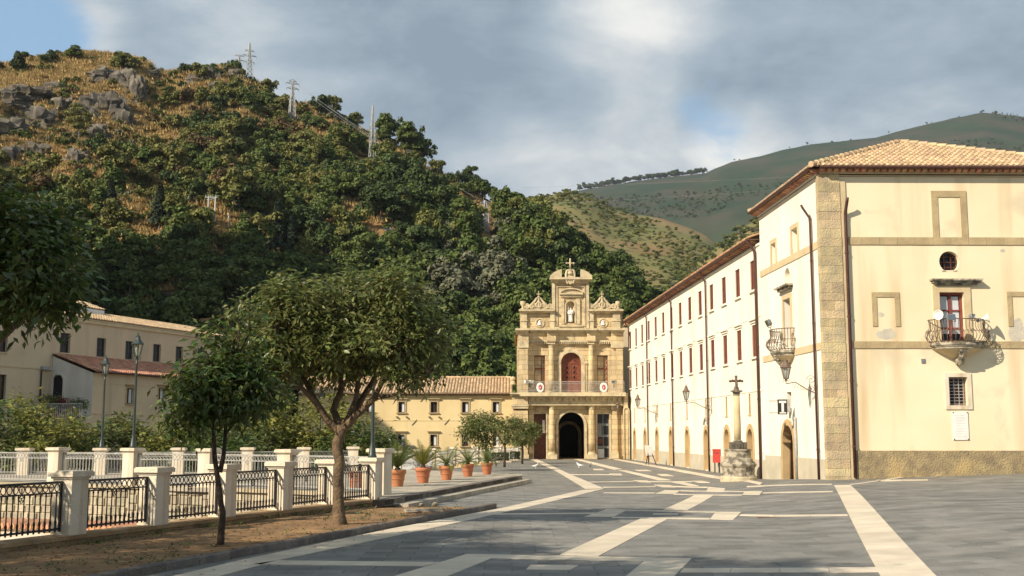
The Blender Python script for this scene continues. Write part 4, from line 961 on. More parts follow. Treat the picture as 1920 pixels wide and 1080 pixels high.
# floodlights on the balcony
for u, lab in ((993, 'white floodlights clamped at the left end of the church balcony'), (1151, 'grey floodlight at the right end of the church balcony')):
    x, z = hc(u, 716, -1.25); M_ = FC.at(x, z, -1.25) @ Matrix.Rotation(R(30 if u < 1000 else -30), 4, 'Z')
    t = thing('floodlight', lab, 'floodlight', M=M_, group='floodlights on the church balcony')
    for dx in ((-.28, .2) if u < 1000 else (0,)): mk('housing', MB().box((dx-.18,-.1,-.12),(dx+.18,.16,.14)), WHITE if u < 1000 else IRON_G, t, M_); mk('lens', MB().box((dx-.15,-.112,-.09),(dx+.15,-.102,.11)), LGLASS, t, M_)
    mk('stand', MB().bar((0,0,-.12),(0,0,-.5),.04), IRON, t, M_)
# upper storey, set back a little
D2 = .25
wl = rC(1002, 666, 1022, 736, D2); wr = rC(1120, 666, 1140, 736, D2); cd = rC(1052, 661, 1090, 736, D2)
aL, aR = hc(974, 680, D2)[0], hc(1169, 680, D2)[0]; z1 = hc(1060, 618, D2)[1]; M2 = FC.at(0, 0, D2)
z0_ = zb-.05
def lift(o): return (o[0], o[1], z0_+.06, o[3])
wl, wr, cd = lift(wl), lift(wr), lift(cd)
mk('wall', wallgrid(MB(), aL, aR, z0_, z1, [(*wl, .4, None), (*wr, .4, None), (*cd, .4, 'arch')]), CHURCH, ch, M2)
mk('balcony_floor', MB().box((aL,-1.4,z0_-.3),(aR,.5,z0_+.02)), CHURCH_L, ch, FC.M)
for o in (wl, wr):
    d_ = mk('window', MB().box((o[0],.40,o[2]),(o[1],.44,o[3])), DARK, ch, M2, label='tall dark window with red carved frame')
    W_ = o[1]-o[0]; H_ = o[3]-o[2]; m = MB()
    m.box((o[0],.3,o[2]),(o[0]+.07,.38,o[3])).box((o[1]-.07,.3,o[2]),(o[1],.38,o[3])).box((o[0],.3,o[3]-.1),(o[1],.38,o[3])).box((o[0],.3,o[2]+H_*.62),(o[1],.38,o[2]+H_*.66)).box((o[0]+W_*.66,.31,o[2]),(o[0]+W_*.72,.37,o[3]))
    for j in range(6): m.tube([(o[1]-.22+.11*math.cos(t*math.pi/5), .33, o[2]+.35+j*.46+.16*math.sin(t*math.pi/5)) for t in range(11)], .02, 4)
    mk('window_frame', m, DOOR, d_, M2)
    if o is wr: pass
W_ = cd[1]-cd[0]; am = (cd[0]+cd[1])/2; r = W_/2; zc = cd[3]-r
d_ = mk('door', arch_panel(MB(), *cd, .36), DOOR, ch, M2, label='carved reddish wooden balcony door with fanlight')
m = MB()
for k in range(9): t = math.pi*(k+.5)/9; m.bar((am+.25*math.cos(t),.335,zc+.1+.25*math.sin(t)),(am+(r-.1)*math.cos(t),.335,zc+.06+(r-.12)*math.sin(t)),.05)
m.box((cd[0]+.02,.31,zc-.06),(cd[1]-.02,.358,zc+.06)).box((am-.04,.32,cd[2]),(am+.04,.358,zc-.06)).box((cd[0]+.02,.32,cd[2]),(cd[0]+.14,.358,zc-.06)).box((cd[1]-.14,.32,cd[2]),(cd[1]-.02,.358,zc-.06))
for s in (-1, 1):
    for j in range(3):
        c = (am+s*.30, zc-.42-j*.42); m.tube([(c[0]+.15*math.cos(t*math.pi/6), .34, c[1]+.17*math.sin(t*math.pi/6)) for t in range(13)], .03, 5)
mk('door_carving', m, DOOR, d_, M2)
m = MB()
for s in (-1, 1):
    for j in range(3): m.lathe((am+s*.30, 0, zc-.42-j*.42), [(.09,-.01),(.09,.0)], 12)
mk('door_hole', MB().add([(x, .352+0*y, z) for (x, y, z) in [(am+s*.30+.09*math.cos(t*math.pi/5), 0, zc-.42-j*.42+.1*math.sin(t*math.pi/5)) for s in (-1, 1) for j in range(3) for t in range(10)]], [tuple(range(q*10, q*10+10)) for q in range(6)]), DARK, d_, M2)
mk('door_surround', arch_ring(MB(), *cd, .30, -.10, .02, 16), CHURCH_L, d_, M2); mk('door_surround', arch_ring(MB(), cd[0]-.30, cd[1]+.30, cd[2], cd[3]+.30, .20, -.05, .02, 16), CHURCH, d_, M2)
mk('imposts', MB().box((cd[0]-.55,-.13,zc-.1),(cd[0]-.02,.02,zc+.04)).box((cd[1]+.02,-.13,zc-.1),(cd[1]+.55,.02,zc+.04)), CHURCH_L, d_, M2)
cpart('pier', CHURCH, (973, 652, 990, 736, .75), d=D2); cpart('pier_capital', CHURCH_L, (971.5, 640, 991, 652, .85), d=D2)
cpart('pilaster', CHURCH, (1155, 652, 1168, 736, .5), d=D2); cpart('pilaster', CHURCH, (1148, 652, 1154.5, 736, .35), d=D2); cpart('pilaster_capital', CHURCH_L, (1146, 640, 1169, 652, .6), d=D2)
for u0, u1 in ((1028.5, 1039), (1104, 1113.5)): column(u0, u1, 651, 733, False, d=-.10)
# upper entablature with breaks forward over the columns
cpart('architrave', CHURCH_L, (991, 637.5, 1169, 641, .30), d=D2)
m = MB()
for i in range(44): u = 992+i*4; cb(m, u, 641.3, u+2, 644.5, .34, D2)
mk('dentils', m, CHURCH_L, ch, FC.M, kind='stuff')
cpart('frieze', CHURCH, (974, 624, 1169, 637.3, .22), d=D2); 
for u0, u1, o in ((972, 991, .85), (1026, 1042, .62), (1101, 1116.5, .62), (1146, 1169, .6)): cpart('frieze_block', CHURCH, (u0, 624, u1, 640, o), d=D2)
for u0, u1, o in ((966, 993, 1.35), (1023, 1045, 1.05), (1098, 1119.5, 1.05), (1144, 1172, 1.1), (992, 1145, .72)):
    cpart('cornice', CHURCH_L, (u0, 615.5, u1, 619, o), (u0+1.5, 619.1, u1-1.5, 622, o-.18), (u0+2.5, 622.1, u1-2.5, 624.2, o-.35), d=D2)
# attic
D3 = .5
for (u0, u1), (p0, p1), cc, un, sc_ in (((975, 1038), ((978, 988), (1031.5, 1039)), 1012.5, 980.5, 1010), ((1105, 1167), ((1106, 1113), (1149, 1163)), 1131, 1159, 1129)):
    at_ = cpart('attic_wall', CHURCH, (u0, 586, u1, 616, .1), d=D3)
    cpart('attic_cornice', CHURCH_L, (u0-2, 579.5, u1+2 if u0 < 1050 else u1+2, 583, .62), (u0, 583.1, u1, 586, .42), d=D3, par=at_)
    for q in (p0, p1): cpart('attic_pier', CHURCH_L, (q[0], 586, q[1], 616, .34), (q[0]-1, 600, q[1]+1, 602, .4), d=D3, par=at_)
    x, z = hc(cc, 605.5, D3-.1); m = MB()
    m.tube([(x+.36*math.cos(t*math.pi/12), D3-.12, z+.36*math.sin(t*math.pi/12)) for t in range(25)], .06, 6)
    mk('roundel', m, CHURCH_L, at_, FC.M); mk('roundel_relief', MB().lathe((x-.03, D3-.12, z-.2), [(.18,0),(.16,.15),(.1,.26),(.1,.36),(.04,.42)], 10), MARBLE, at_, FC.M)
    mk('roundel_back', MB().add([(x+.33*math.cos(t*math.pi/8), D3-.105, z+.33*math.sin(t*math.pi/8)) for t in range(16)], [tuple(range(16))]), CHURCH, at_, FC.M)
    m = MB(); cb(m, p0[1]+2, 590, p1[0]-2, 592, .16, D3); mk('panel_moulding', m, CHURCH_L, at_, FC.M)
    # urn
    x, z = hc(un, 579.5, D3-.1); mk('urn', MB().lathe((x, D3-.1, z), [(.20,0),(.2,.06),(.08,.12),(.1,.2),(.22,.38),(.25,.55),(.2,.62),(.24,.68),(.1,.7)], 14), CHURCH_L, at_, FC.M, smooth=True)
    # scroll crest with a small cross
    x, z = hc(sc_, 579.5, D3-.15); m = MB(); yy = D3-.15
    for s in (-1, 1):
        for cx_, cz_, r0 in ((1.02, .22, .24), (.62, .20, .20)):
            m.tube([(x+s*(cx_ - r0*(1-t/22)*math.cos(t*.62)), yy, z+cz_+r0*(1-t/22)*math.sin(t*.62)) for t in range(20)], .07, 5)
        m.tube([(x+s*.95, yy, z+.1), (x+s*.55, yy, z+.45), (x+s*.3, yy, z+.75), (x+s*.14, yy, z+1.0)], [.09,.1,.09,.07], 6)
        m.tube([(x+s*(.34 - .2*(1-t/20)*math.cos(t*.6)), yy, z+.32+.2*(1-t/20)*math.sin(t*.6)) for t in range(18)], .055, 5)
    m.tube([(x+.23*math.cos(t*math.pi/8), yy-.05, z+.36+.23*math.sin(t*math.pi/8)) for t in range(17)], .06, 5)
    m.prism([(x-.62, z), (x+.62, z), (x+.30, z+.34), (x+.13, z+.75), (x-.13, z+.75), (x-.30, z+.34)], lambda a, b, d: (a, d, b), yy+.02, yy+.16)
    m.lathe((x, yy, z), [(.12,0),(.10,.5),(.08,.9),(.14,1.05),(.07,1.12)], 8, sy=.8)
    m.tube([(x, yy, z+1.1), (x, yy, z+1.5)], .045, 6); m.tube([(x-.17, yy, z+1.3), (x+.17, yy, z+1.3)], .045, 6); m.lathe((x, yy, z+1.48), [(.02,0),(.07,.05),(.02,.1)], 8)
    mk('scroll_crest', m, CHURCH_L, at_, FC.M)
# centre aedicule
D4 = .35
nich = rC(1061, 565, 1078, 606, D4)
aL, aR = hc(1036, 570, D4)[0], hc(1104.5, 570, D4)[0]; z0_, z1_ = hc(1070, 616, D4)[1], hc(1070, 529, D4)[1]; M4 = FC.at(0, 0, D4)
ae = mk('centre_tower', wallgrid(MB(), aL, aR, z0_, z1_, [(*nich, .01, 'arch')]).box((aL,.55,z0_),(aR,1.6,z1_)).box((aL,.0,z0_),(aL+.02,.55,z1_)).box((aR-.02,.0,z0_),(aR,.55,z1_)), CHURCH, ch, M4)
m = MB(); am = (nich[0]+nich[1])/2; r = (nich[1]-nich[0])/2; zc = nich[3]-r      # half-round niche
N_ = 10; prev = None
for k in range(N_+1):
    t = math.pi*k/N_; cur = (am-r*math.cos(t), r*math.sin(t)*1.0)
    if prev: m.quad((prev[0], prev[1], nich[2]), (cur[0], cur[1], nich[2]), (cur[0], cur[1], zc), (prev[0], prev[1], zc))
    prev = cur
for j in range(5):
    for k in range(N_):
        def sp(tt, ph): return (am-r*math.cos(tt)*math.cos(ph), r*math.sin(tt)*math.cos(ph), zc+r*math.sin(ph))
        t0, t1 = math.pi*k/N_, math.pi*(k+1)/N_; p0, p1 = math.pi/2*j/5, math.pi/2*(j+1)/5
        m.quad(sp(t0,p0), sp(t1,p0), sp(t1,p1), sp(t0,p1))
m.quad((nich[0],0,nich[2]),(nich[1],0,nich[2]),(nich[1],r,nich[2]),(nich[0],r,nich[2])); mk('niche', m, CHURCH, ae, M4)
mk('niche_arch', arch_ring(MB(), *nich, .09, -.12, .01), CHURCH_L, ae, M4)
cpart('tower_pilaster', CHURCH_L, (1036, 531, 1041, 615, .16), (1099.5, 531, 1104.5, 615, .16), d=D4, par=ae)
cpart('frame_moulding', CHURCH_L, (1043, 538, 1045.5, 612, .08), (1095, 538, 1097.5, 612, .08), (1043, 536, 1097.5, 538.2, .09), d=D4, par=ae)
cpart('niche_pilaster', CHURCH_L, (1053, 560, 1058, 608, .14), (1081, 560, 1087.5, 608, .14), (1052, 553, 1089, 557, .18), (1049, 549.5, 1093, 552, .34), d=D4, par=ae)
cpart('niche_sill', CHURCH_L, (1048, 609, 1093, 612.5, .4), (1040, 613, 1098, 616, .3), d=D4, par=ae)
x0, zz0 = hc(1050, 549.5, D4-.2); x1, _ = hc(1092, 549.5, D4-.2); xm = (x0+x1)/2; m = MB()
pts = [(xm+(x0-xm)*math.cos(t*math.pi/12)*1.0, zz0+.40*math.sin(t*math.pi/12)) for t in range(13)]
for p, q in zip(pts[:-1], pts[1:]): m.bar((p[0], D4-.2, p[1]), (q[0], D4-.2, q[1]), .12)
m.prism(pts, lambda a, b, d: (a, d, b), D4-.1, D4); mk('segmental_pediment', m, CHURCH_L, ae, FC.M)
cpart('tower_frieze', CHURCH_L, (1037, 527.5, 1103.5, 531, .2), d=D4, par=ae); cpart('tower_cornice', CHURCH_L, (1031, 519.5, 1110.5, 523.5, .62), (1033.5, 523.6, 1108, 527.3, .40), d=D4, par=ae)
m = MB()
for i in range(12): x, z = hc(1043+i*5, 532.5, D4-.05); m.tube([(x-.08,D4-.05,z),(x,D4-.09,z+.06),(x+.08,D4-.05,z)], .035, 5)
mk('frieze_relief', m, CHURCH_L, ae, FC.M)
for s, us in ((1, (1032, 1040, 1047, 1053)), (-1, (1109.5, 1102, 1095, 1088.5))):
    vs = (519, 512.5, 509, 507); P_ = [hc(u, v, D4-.2) for u, v in zip(us, vs)]; m = MB()
    low = [(P_[-1][0], hc(us[-1], 512, D4-.2)[1]), (P_[-1][0], hc(1070, 519.6, D4-.2)[1]), (P_[0][0], hc(1070, 519.6, D4-.2)[1])]
    m.prism(P_ + low, lambda a, b, d: (a, d, b), D4-.35, D4+.3)
    for p, q in zip(P_[:-1], P_[1:]): m.bar((p[0], D4-.25, p[1]+.02), (q[0], D4-.25, q[1]+.02), .16)
    mk('broken_pediment', m, CHURCH_L, ae, FC.M)
# coat of arms and cross
x, z = hc(1069.5, 533, D4-.5); yy = D4-.5
m = MB().prism([(x-.26, z+.35), (x-.22, z+.15), (x, z-.02), (x+.22, z+.15), (x+.26, z+.35), (x+.24, z+.75), (x, z+.85), (x-.24, z+.75)], lambda a, b, d: (a, d, b), yy, yy+.35)
for s in (-1, 1): m.tube([(x+s*.24, yy, z+.05), (x+s*.36, yy, z+.4), (x+s*.38, yy, z+.85), (x+s*.3, yy, z+1.2), (x+s*.12, yy, z+1.28)], [.06,.1,.1,.09,.06], 6)
m.lathe((x, yy+.1, z+.85), [(.22,0),(.26,.12),(.2,.26),(.24,.36),(.1,.44)], 12); m.tube([(x-.12, yy-.02, z+.3), (x, yy-.05, z+.5), (x+.12, yy-.02, z+.3)], .04, 5); m.tube([(x-.1, yy-.02, z+.62), (x+.1, yy-.02, z+.62)], .04, 5)
mk('coat_of_arms', m, CHURCH_L, ae, FC.M)
z2 = hc(1069.5, 504, D4-.4)[1]; zt3 = hc(1069.5, 486, D4-.4)[1]; za = hc(1069.5, 493.5, D4-.4)[1]
m = MB().tube([(x, yy+.1, z2-.1), (x, yy+.1, zt3)], .075, 8).tube([(x-.30, yy+.1, za), (x+.30, yy+.1, za)], .065, 8)
for p in ((x-.31, za), (x+.31, za), (x, zt3)): m.lathe((p[0], yy+.1, p[1]-.08), [(.03,0),(.1,.08),(.03,.16)], 8)
mk('cross', m, CHURCH_L, ae, FC.M, smooth=True)
# statue of a robed figure: one continuous skinned body
def skinned(name, pts, edges, mt, M, par=None, sub=2, **k):
    me = bpy.data.meshes.new(name); me.from_pydata([p[:3] for p in pts], edges, []); o = bpy.data.objects.new(name, me); C.objects.link(o)
    s = o.modifiers.new('skin', 'SKIN')
    for i, p in enumerate(pts): me.skin_vertices[0].data[i].radius = (p[3], p[4] if len(p) > 4 else p[3])
    me.skin_vertices[0].data[0].use_root = True
    s.use_smooth_shade = True; q = o.modifiers.new('sub', 'SUBSURF'); q.levels = sub; q.render_levels = sub
    bpy.context.view_layer.update(); dg = bpy.context.evaluated_depsgraph_get(); res = bpy.data.meshes.new_from_object(o.evaluated_get(dg)); bpy.data.objects.remove(o)
    res.materials.clear(); res.materials.append(mt); res.name = name; return link(name, res, par, M, **k)
xs_, zs_ = (nich[0]+nich[1])/2+.02, nich[2]
pts = [(0,0,.62,.17,.13), (0,0,.30,.20,.15), (0,0,.04,.23,.17), (0,0,.88,.17,.12), (0,0,1.08,.16,.11), (0,0,1.17,.055), (0,0,1.24,.075,.085), (0,-.005,1.33,.075,.085), (-.16,-.02,1.04,.075), (-.22,-.06,.84,.07), (-.12,-.15,.78,.06), (-.04,-.17,.84,.035), (.17,-.02,1.04,.075), (.23,-.08,.82,.07), (.17,-.17,.95,.05), (.15,-.18,1.05,.03)]
stt = skinned('statue', pts, [(0,1),(1,2),(0,3),(3,4),(4,5),(5,6),(6,7),(4,8),(8,9),(9,10),(10,11),(4,12),(12,13),(13,14),(14,15)], MARBLE, FC.at(xs_, zs_+.02, D4+.05), label='white marble statue of a robed saint standing in the niche of the church', cat='statue')
mk('staff', MB().tube([(-.16,-.16,.05),(-.20,-.14,1.42)], .018, 5), MARBLE, stt, WM[stt.name])
# body of the church behind the front and its side walls
aL, aR = hc(966, 700)[0], hc(1168, 700)[0]
zr = hc(1060, 600)[1]-.4
mk('wall', MB().box((aL+.2,.62,4.6),(aR,14,zr-.8)).box((aL+.2,9.05,-.1),(aR,14,4.59)), CHURCH, ch, FC.M, label='plain body of the church behind the front')
mk('wall', MB().box((aL+.2,.61,-.1),(por[0]-.55,9.0,4.595)).box((por[1]+.55,.61,-.1),(aR,9.0,4.595)), CHURCH, ch, FC.M)
m = MB(); m.add([(aL,.5,zr-.8),(aR,.5,zr-.8),(aR,14,zr-.8),(aL,14,zr-.8),((aL+aR)/2,.9,zr+.6),((aL+aR)/2,14,zr+.6)], [(0,1,4),(1,2,5,4),(2,3,5),(3,0,4,5)]); mk('roof', m, TILE, ch, FC.M)
# strip of wall between church and wing with its small arch
a0, a1 = hc(1168, 800, .0)[0], hc(1186, 800)[0]
mk('side_wall', MB().box((a0,-.9,-.1),(a0+.35,.3,hc(1170,738)[1])), CHURCH, ch, FC.M)
o = rC(1170.5, 765, 1179, 850, -1.0); mk('side_arch', arch_ring(MB(), o[0]+.0, o[1], .0, o[3], .08, -1.0, -.9), CHURCH_L, ch, FC.M)
# lantern on the church corner
# ---------------------------------------------------------------- small distant roof right of the church
t = thing('rear_roof', 'small tiled roof peeping over the far end of the long wing', 'building', (11.5, 104, 0))
p = [atY(1168, 612, 103), atY(1215, 600, 103), atY(1215, 590, 107), atY(1172, 603, 107)]
m = MB(); tile_roof(m, p[0], p[1]-p[0], p[3]-p[0], [(0,0),((p[1]-p[0]).length,0),((p[1]-p[0]).length,2.2),(0,2.2)]); mk('roof', m, TILE, t, kind='stuff')
mk('wall', MB().box((p[0].x,103.1,0),(p[1].x,106,p[0].z-.1)), P_BEIGE, t)

# ================================================================ YELLOW LOW BUILDING
YY = 98.0; FY = Frame((0, YY), (1, 0))
ye = thing('yellow_building', 'long low yellow building with pantiled roof left of the church', 'building', (-8, YY, -4))
def hy(u, v, d=0.0): return FY.hit(u, v, d)
yL, yR = hy(560, 760)[0], hy(962, 760)[0]; yE = hy(820, 738)[1]; ops = []; wins = []
for u in (630, 691, 753, 813.5, 872.5, 930):
    for v0, v1 in ((753.5, 773.5), (815, 836.5)):
        a0 = hy(u-6, 760)[0]; a1 = hy(u+6, 760)[0]; wins.append((a0, a1, hy(u, v1)[1], hy(u, v0)[1], u, v0))
mk('wall', wallgrid(MB(), yL, yR, -6, yE-.15, [(*w[:4], .25, None) for w in wins]), P_YELLOW, ye, FY.M)
mk('room', MB().box((yL,.3,-6),(yR,.32,yE-.2)), DARK, ye, FY.M, label='dark rooms behind the windows')
for i, w_ in enumerate(wins):
    w = window(ye, FY, w_[0], w_[2], w_[1]-w_[0], w_[3]-w_[2], .2, STONE, .13, .05, True, hood=True, curtain=(i % 3 != 0), bars=(1, 0))
    if w_[5] < 800:
        for s in (-.42, .42): x = (w_[0]+w_[1])/2+s; mk('bracket', MB().box((x-.06,-.22,w_[2]-.42),(x+.06,.01,w_[2]-.30)), STONE, ye, FY.M)
for u, v in ((641, 700), (713, 792), (777, 792), (838, 791), (793, 748), (912, 747)):
    a, z = hy(u, v); mk('iron_tie', MB().bar((a-.22,-.03,z-.24 if u != 912 else z+.2),(a+.22,-.03,z+.24 if u != 912 else z-.2),.045), IRON_R, ye, FY.M)
zz_ = hy(800, 788)[1]; mk('string_course', MB().box((yL,-.03,zz_-.04),(yR,0,zz_+.02)).box((yL,-.07,yE-.35),(yR,0,yE-.17)), P_YELLOW, ye, FY.M)
Oy = FY.P(yL, -.38, yE); rb = atY(820, 709, YY+4.2); m = MB(); Sv = Vector((0, 4.58, rb.z-yE)); Ly = yR-yL-.05
tile_roof(m, Oy, (1,0,0), Sv, [(0,0),(Ly,0),(Ly,Sv.length),(0,Sv.length)], w=.27, l=.55); mk('roof', m, TILE_P, ye, kind='stuff', label='pantiled roof with strong ribs')
m = MB()
for i in range(int(Ly/.45)): m.tube([Oy+Sv+Vector((i*.45,0,.08)), Oy+Sv+Vector((i*.45+.47,0,.06))], [.12,.10], 6)
mk('ridge_tiles', m, TILE_P, ye); mk('roof_back', MB().quad(Oy+Sv, Oy+Sv+Vector((Ly,0,0)), Oy+Sv+Vector((Ly,5,-1.8)), Oy+Sv+Vector((0,5,-1.8))), TILE, ye)
mk('gutter', MB().tube([Oy+Vector((0,-.03,-.03)), Oy+Vector((Ly,-.03,-.03))], .05, 6).box(Oy+Vector((0,.02,-.12)), Oy+Vector((Ly,.4,-.05))), SOFFIT, ye)
a, z = hy(770, 845); mk('meter_box', MB().box((a-.3,-.3,z-.4),(a+.3,.0,z+.45)), GREYP, ye, FY.M)
# urn ornament on its right end
x, z = hy(963, 708, .6); mk('stone_ball', MB().lathe((x-.05,.6,z-.6),[(.25,0),(.2,.2),(.12,.3),(.22,.42),(.24,.55),(.1,.7)],12), CHURCH_L, ye, FY.M)
# ================================================================ LEFT BUILDING
FL = Frame((-28.8, 110.0), (.376, 1)); nL = -FL.I
lb = thing('left_building', 'long beige building in shade with small upper windows and a lean-to', 'building', (-33, 100, -4))
def hl(u, v, d=0.0): return FL.hit(u, v, d)
lE = 11.65; aN = hl(0, 640)[0]-9; aF = hl(412, 640)[0]+.3; wins = []
for u, v, wd in ((-30, 640, .75), (3, 640, .75), (122, 643, .75), (189.5, 651.5, .72), (242.5, 657, .70), (294, 662, .7), (336, 666, .7), (376, 668.5, .7)):
    a, z = hl(u, v); hh = .85; wins.append((a-wd/2-.18, a+wd/2+.18, z-hh+.05, z+hh-.05))
for u, v in ((1, 727),): a, z = hl(u, v); wins.append((a-.5, a+.5, z-1.0, z+1.0))
mk('wall', wallgrid(MB(), aN, aF, -6, lE-.1, [(*w, .3, None) for w in wins]), P_BEIGE, lb, FL.M)
mk('room', MB().box((aN,.35,-6),(aF,.37,lE-.2)), DARK, lb, FL.M, label='dark rooms behind the windows')
for w_ in wins: window(lb, FL, w_[0], w_[2], w_[1]-w_[0], w_[3]-w_[2], .22, P_BEIGE, .05, .02, True, bars=(1, 1))
mk('wall', MB().quad(FL.P(aF,0,-6), FL.P(aF,9,-6), FL.P(aF,9,lE-.1), FL.P(aF,0,lE-.1)).quad(FL.P(aN,0,-6), FL.P(aN,9,-6), FL.P(aN,9,lE-.1), FL.P(aN,0,lE-.1)), P_BEIGE, lb)
Ol = FL.P(aN, -.15, lE); Sl = FL.I*4.5 + Vector((0,0,1.2)); m = MB(); Ll = aF-aN+.3
tile_roof(m, Ol, FL.D, Sl, [(0,0),(Ll,0),(Ll,Sl.length),(0,Sl.length)], w=.32, l=.9); mk('roof', m, TILE_P, lb, kind='stuff')
mk('roof_back', MB().quad(Ol+Sl, Ol+Sl+FL.D*Ll, Ol+Sl+FL.D*Ll+FL.I*5-Vector((0,0,2)), Ol+Sl+FL.I*5-Vector((0,0,2))), TILE, lb)
mk('cornice', MB().box((aN,-.14,lE-.14),(aF,.02,lE-.04)).box((aN,-.12,lE-.4),(aF,0,lE-.16)), STONE_P, lb, FL.M)
# raised roof piece behind the eave
p0 = FL.P(hl(145,590)[0], 3.2, lE+.9); p1 = FL.P(hl(250,600)[0], 3.2, lE+.9); m = MB(); Sx = FL.I*2.2+Vector((0,0,.75)); m_l = (p1-p0).length
tile_roof(m, p0+Vector((0,0,.5)), FL.D, Sx, [(0,0),(m_l,0),(m_l,Sx.length),(0,Sx.length)], w=.32, l=.8); mk('upper_roof', m, TILE_P, lb, kind='stuff')
mk('upper_wall', MB().quad(p0-Vector((0,0,.6)), p1-Vector((0,0,.6)), p1+Vector((0,0,.45)), p0+Vector((0,0,.45))).quad(p0-Vector((0,0,.6)), p0+Vector((0,0,.45)), p0+Sx+Vector((0,0,.5)), p0+Sx-Vector((0,0,.6))), WHITE, lb)
# string course at the left and the lean-to
a_s = hl(100, 668)[0]; lz1 = 8.4; lz0 = 7.0; e_ = 4.05; a_e = hl(360, 685)[0]
mk('string_course', MB().box((aN,-.05,hl(40,688)[1]-.08),(a_s-.05,0,hl(40,688)[1]+.06)), STONE_P, lb, FL.M)
# gable wall of lean-to (faces the camera side), with arched opening
FG = Frame(FL.P(a_s, 0, 0)[:2], (nL.x, nL.y)); gd = FG.I
def hg(u, v): return FG.hit(u, v)
o = (hg(97,740)[0], hg(117,740)[0], hg(106,775)[1], hg(106,702)[1])
gv = MB(); ga0 = min(.0, o[0]-.5)-.0
wallgrid(gv, 0.0, e_, -6, lz0-.25, [(*o, .12, 'arch')]) ; gv.quad((0,0,lz0-.25),(e_,0,lz0-.25),(e_,0,lz0-.12),(0,0,lz1-.12))
mk('gable_wall', gv, P_GABLE, lb, FG.M, label='whitish gable wall of the lean-to with a dark arched opening'); mk('room', MB().box((.05,.14,-6),(e_-.1,.2,lz0-.4)), DARK, lb, FG.M)
mk('arch_surround', arch_ring(MB(), *o, .2, -.04, .01), P_GABLE, lb, FG.M)
FW = Frame(FL.P(a_s, -e_, 0)[:2], FL.D[:2]); ww = []
for u in (244, 303, 350):
    a = FW.hit(u, 742)[0]; ww.append((a-.42, a+.42, FW.hit(u, 757)[1], FW.hit(u, 728)[1]))
Lw = a_e-a_s
mk('wall', wallgrid(MB(), 0, Lw, -6, lz0-.1, [(*w, .3, None) for w in ww]), P_BEIGE, lb, FW.M)
mk('room', MB().box((.1,.35,-6),(Lw,.37,lz0-.3)), DARK, lb, FW.M)
for w_ in ww: window(lb, FW, w_[0], w_[2], w_[1]-w_[0], w_[3]-w_[2], .22, STONE, .12, .04, True, hood=True, curtain=True, bars=(1, 0))
mk('string_course', MB().box((0,-.03,FW.hit(250,778)[1]),(Lw,0,FW.hit(250,778)[1]+.07)).box((0,-.03,FW.hit(250,723)[1]),(Lw,0,FW.hit(250,723)[1]+.07)), P_BEIGE, lb, FW.M)
Oo = FW.P(-.15, -.35, lz0); Sv = -nL*(e_+.35)+Vector((0,0,lz1-lz0+.1)); m = MB()
tile_roof(m, Oo, FL.D, Sv, [(0,0),(Lw+.3,0),(Lw+.3,Sv.length),(0,Sv.length)], w=.26, l=.5); mk('lean_to_roof', m, TILE_R, lb, kind='stuff', label='reddish tiled lean-to roof')
mk('gutter', MB().tube([Oo+Vector((0,0,-.05)), Oo+FL.D*(Lw+.3)+Vector((0,0,-.05))], .06, 6), PIPE, lb)
mk('downpipe', MB().tube([FG.P(-2.6,-.1,FL.hit(76,690)[1]), FG.P(-2.6,-.1,-4)], .06, 6), IRON, lb) if False else None
# terrace in front of the gable with railing and plants
gx = Frame(FG.P(-3, -3.2, 0)[:2], FG.D[:2]); tz = hg(140, 778)[1]
mk('garden_terrace', MB().box((-1.5,-3.6,-6),(6.2,-.02,tz-.2)), P_BEIGE, lb, FG.M)
rl = thing('terrace_railing', 'thin white railing round the small terrace beneath the gable', 'railing', M=FG.at(0, tz, -3.4))
m = MB(); n = 40
for i in range(n+1): x = -1.4+7.5*i/n; m.bar((x,-3.4,tz-.2),(x,-3.4,tz+.75),.025)
mk('bars', m, WHITE, rl, FG.M); mk('handrail', MB().bar((-1.4,-3.4,tz+.78),(6.1,-3.4,tz+.78),.05), WHITE, rl, FG.M)
mk('drain_pipe', MB().tube([FL.P(hl(76,700)[0],-.1,hl(76,694)[1]), FL.P(hl(76,700)[0],-.1,-2)], .06, 6), IRON, lb); a, z = hl(82, 691); mk('wall_lamp', MB().box((a-.4,-.35,z-.1),(a+.5,-.0,z+.15)), IRON_G, lb, FL.M)

# unseen tall block added beyond the left edge, shaped to shade the yellow building
tb = thing('shade_block', 'unseen tall block added beyond the left edge to shade the yellow building', 'building', (-45, 66, -5))
FT = Frame((-42.6, 53), (0, 1)); ws = [(2.3+4.0*i-.5, 2.3+4.0*i+.5, 2+4.6*j, 3.8+4.6*j) for i in range(6) for j in range(6)]
mk('wall', wallgrid(MB(), 0, 24.2, -6, 28.8, [(*w, .3, None) for w in ws]), P_BEIGE, tb, FT.M)
mk('wall', MB().quad((-48.2,53,-6),(-42.6,53,-6),(-42.6,53,28.8),(-48.2,53,28.8)).quad((-48.2,77.2,-6),(-42.6,77.2,-6),(-42.6,77.2,28.8),(-48.2,77.2,28.8)).quad((-48.2,53,-6),(-48.2,77.2,-6),(-48.2,77.2,28.8),(-48.2,53,28.8)), P_BEIGE, tb)
mk('room', MB().box((.2,.35,-5),(24.0,.4,28.5)), DARK, tb, FT.M)
for w_ in ws: window(tb, FT, w_[0], w_[2], 1.0, 1.8, .22, STONE, .12, .04, True, bars=(1, 2))
mk('roof', MB().add([(-48.4,52.8,28.8),(-42.4,52.8,28.8),(-42.4,77.4,28.8),(-48.4,77.4,28.8),(-45.4,55,30.0),(-45.4,75,30.0)], [(0,1,4),(1,2,5,4),(2,3,5),(3,0,4,5),(3,2,1,0)]), TILE, tb)
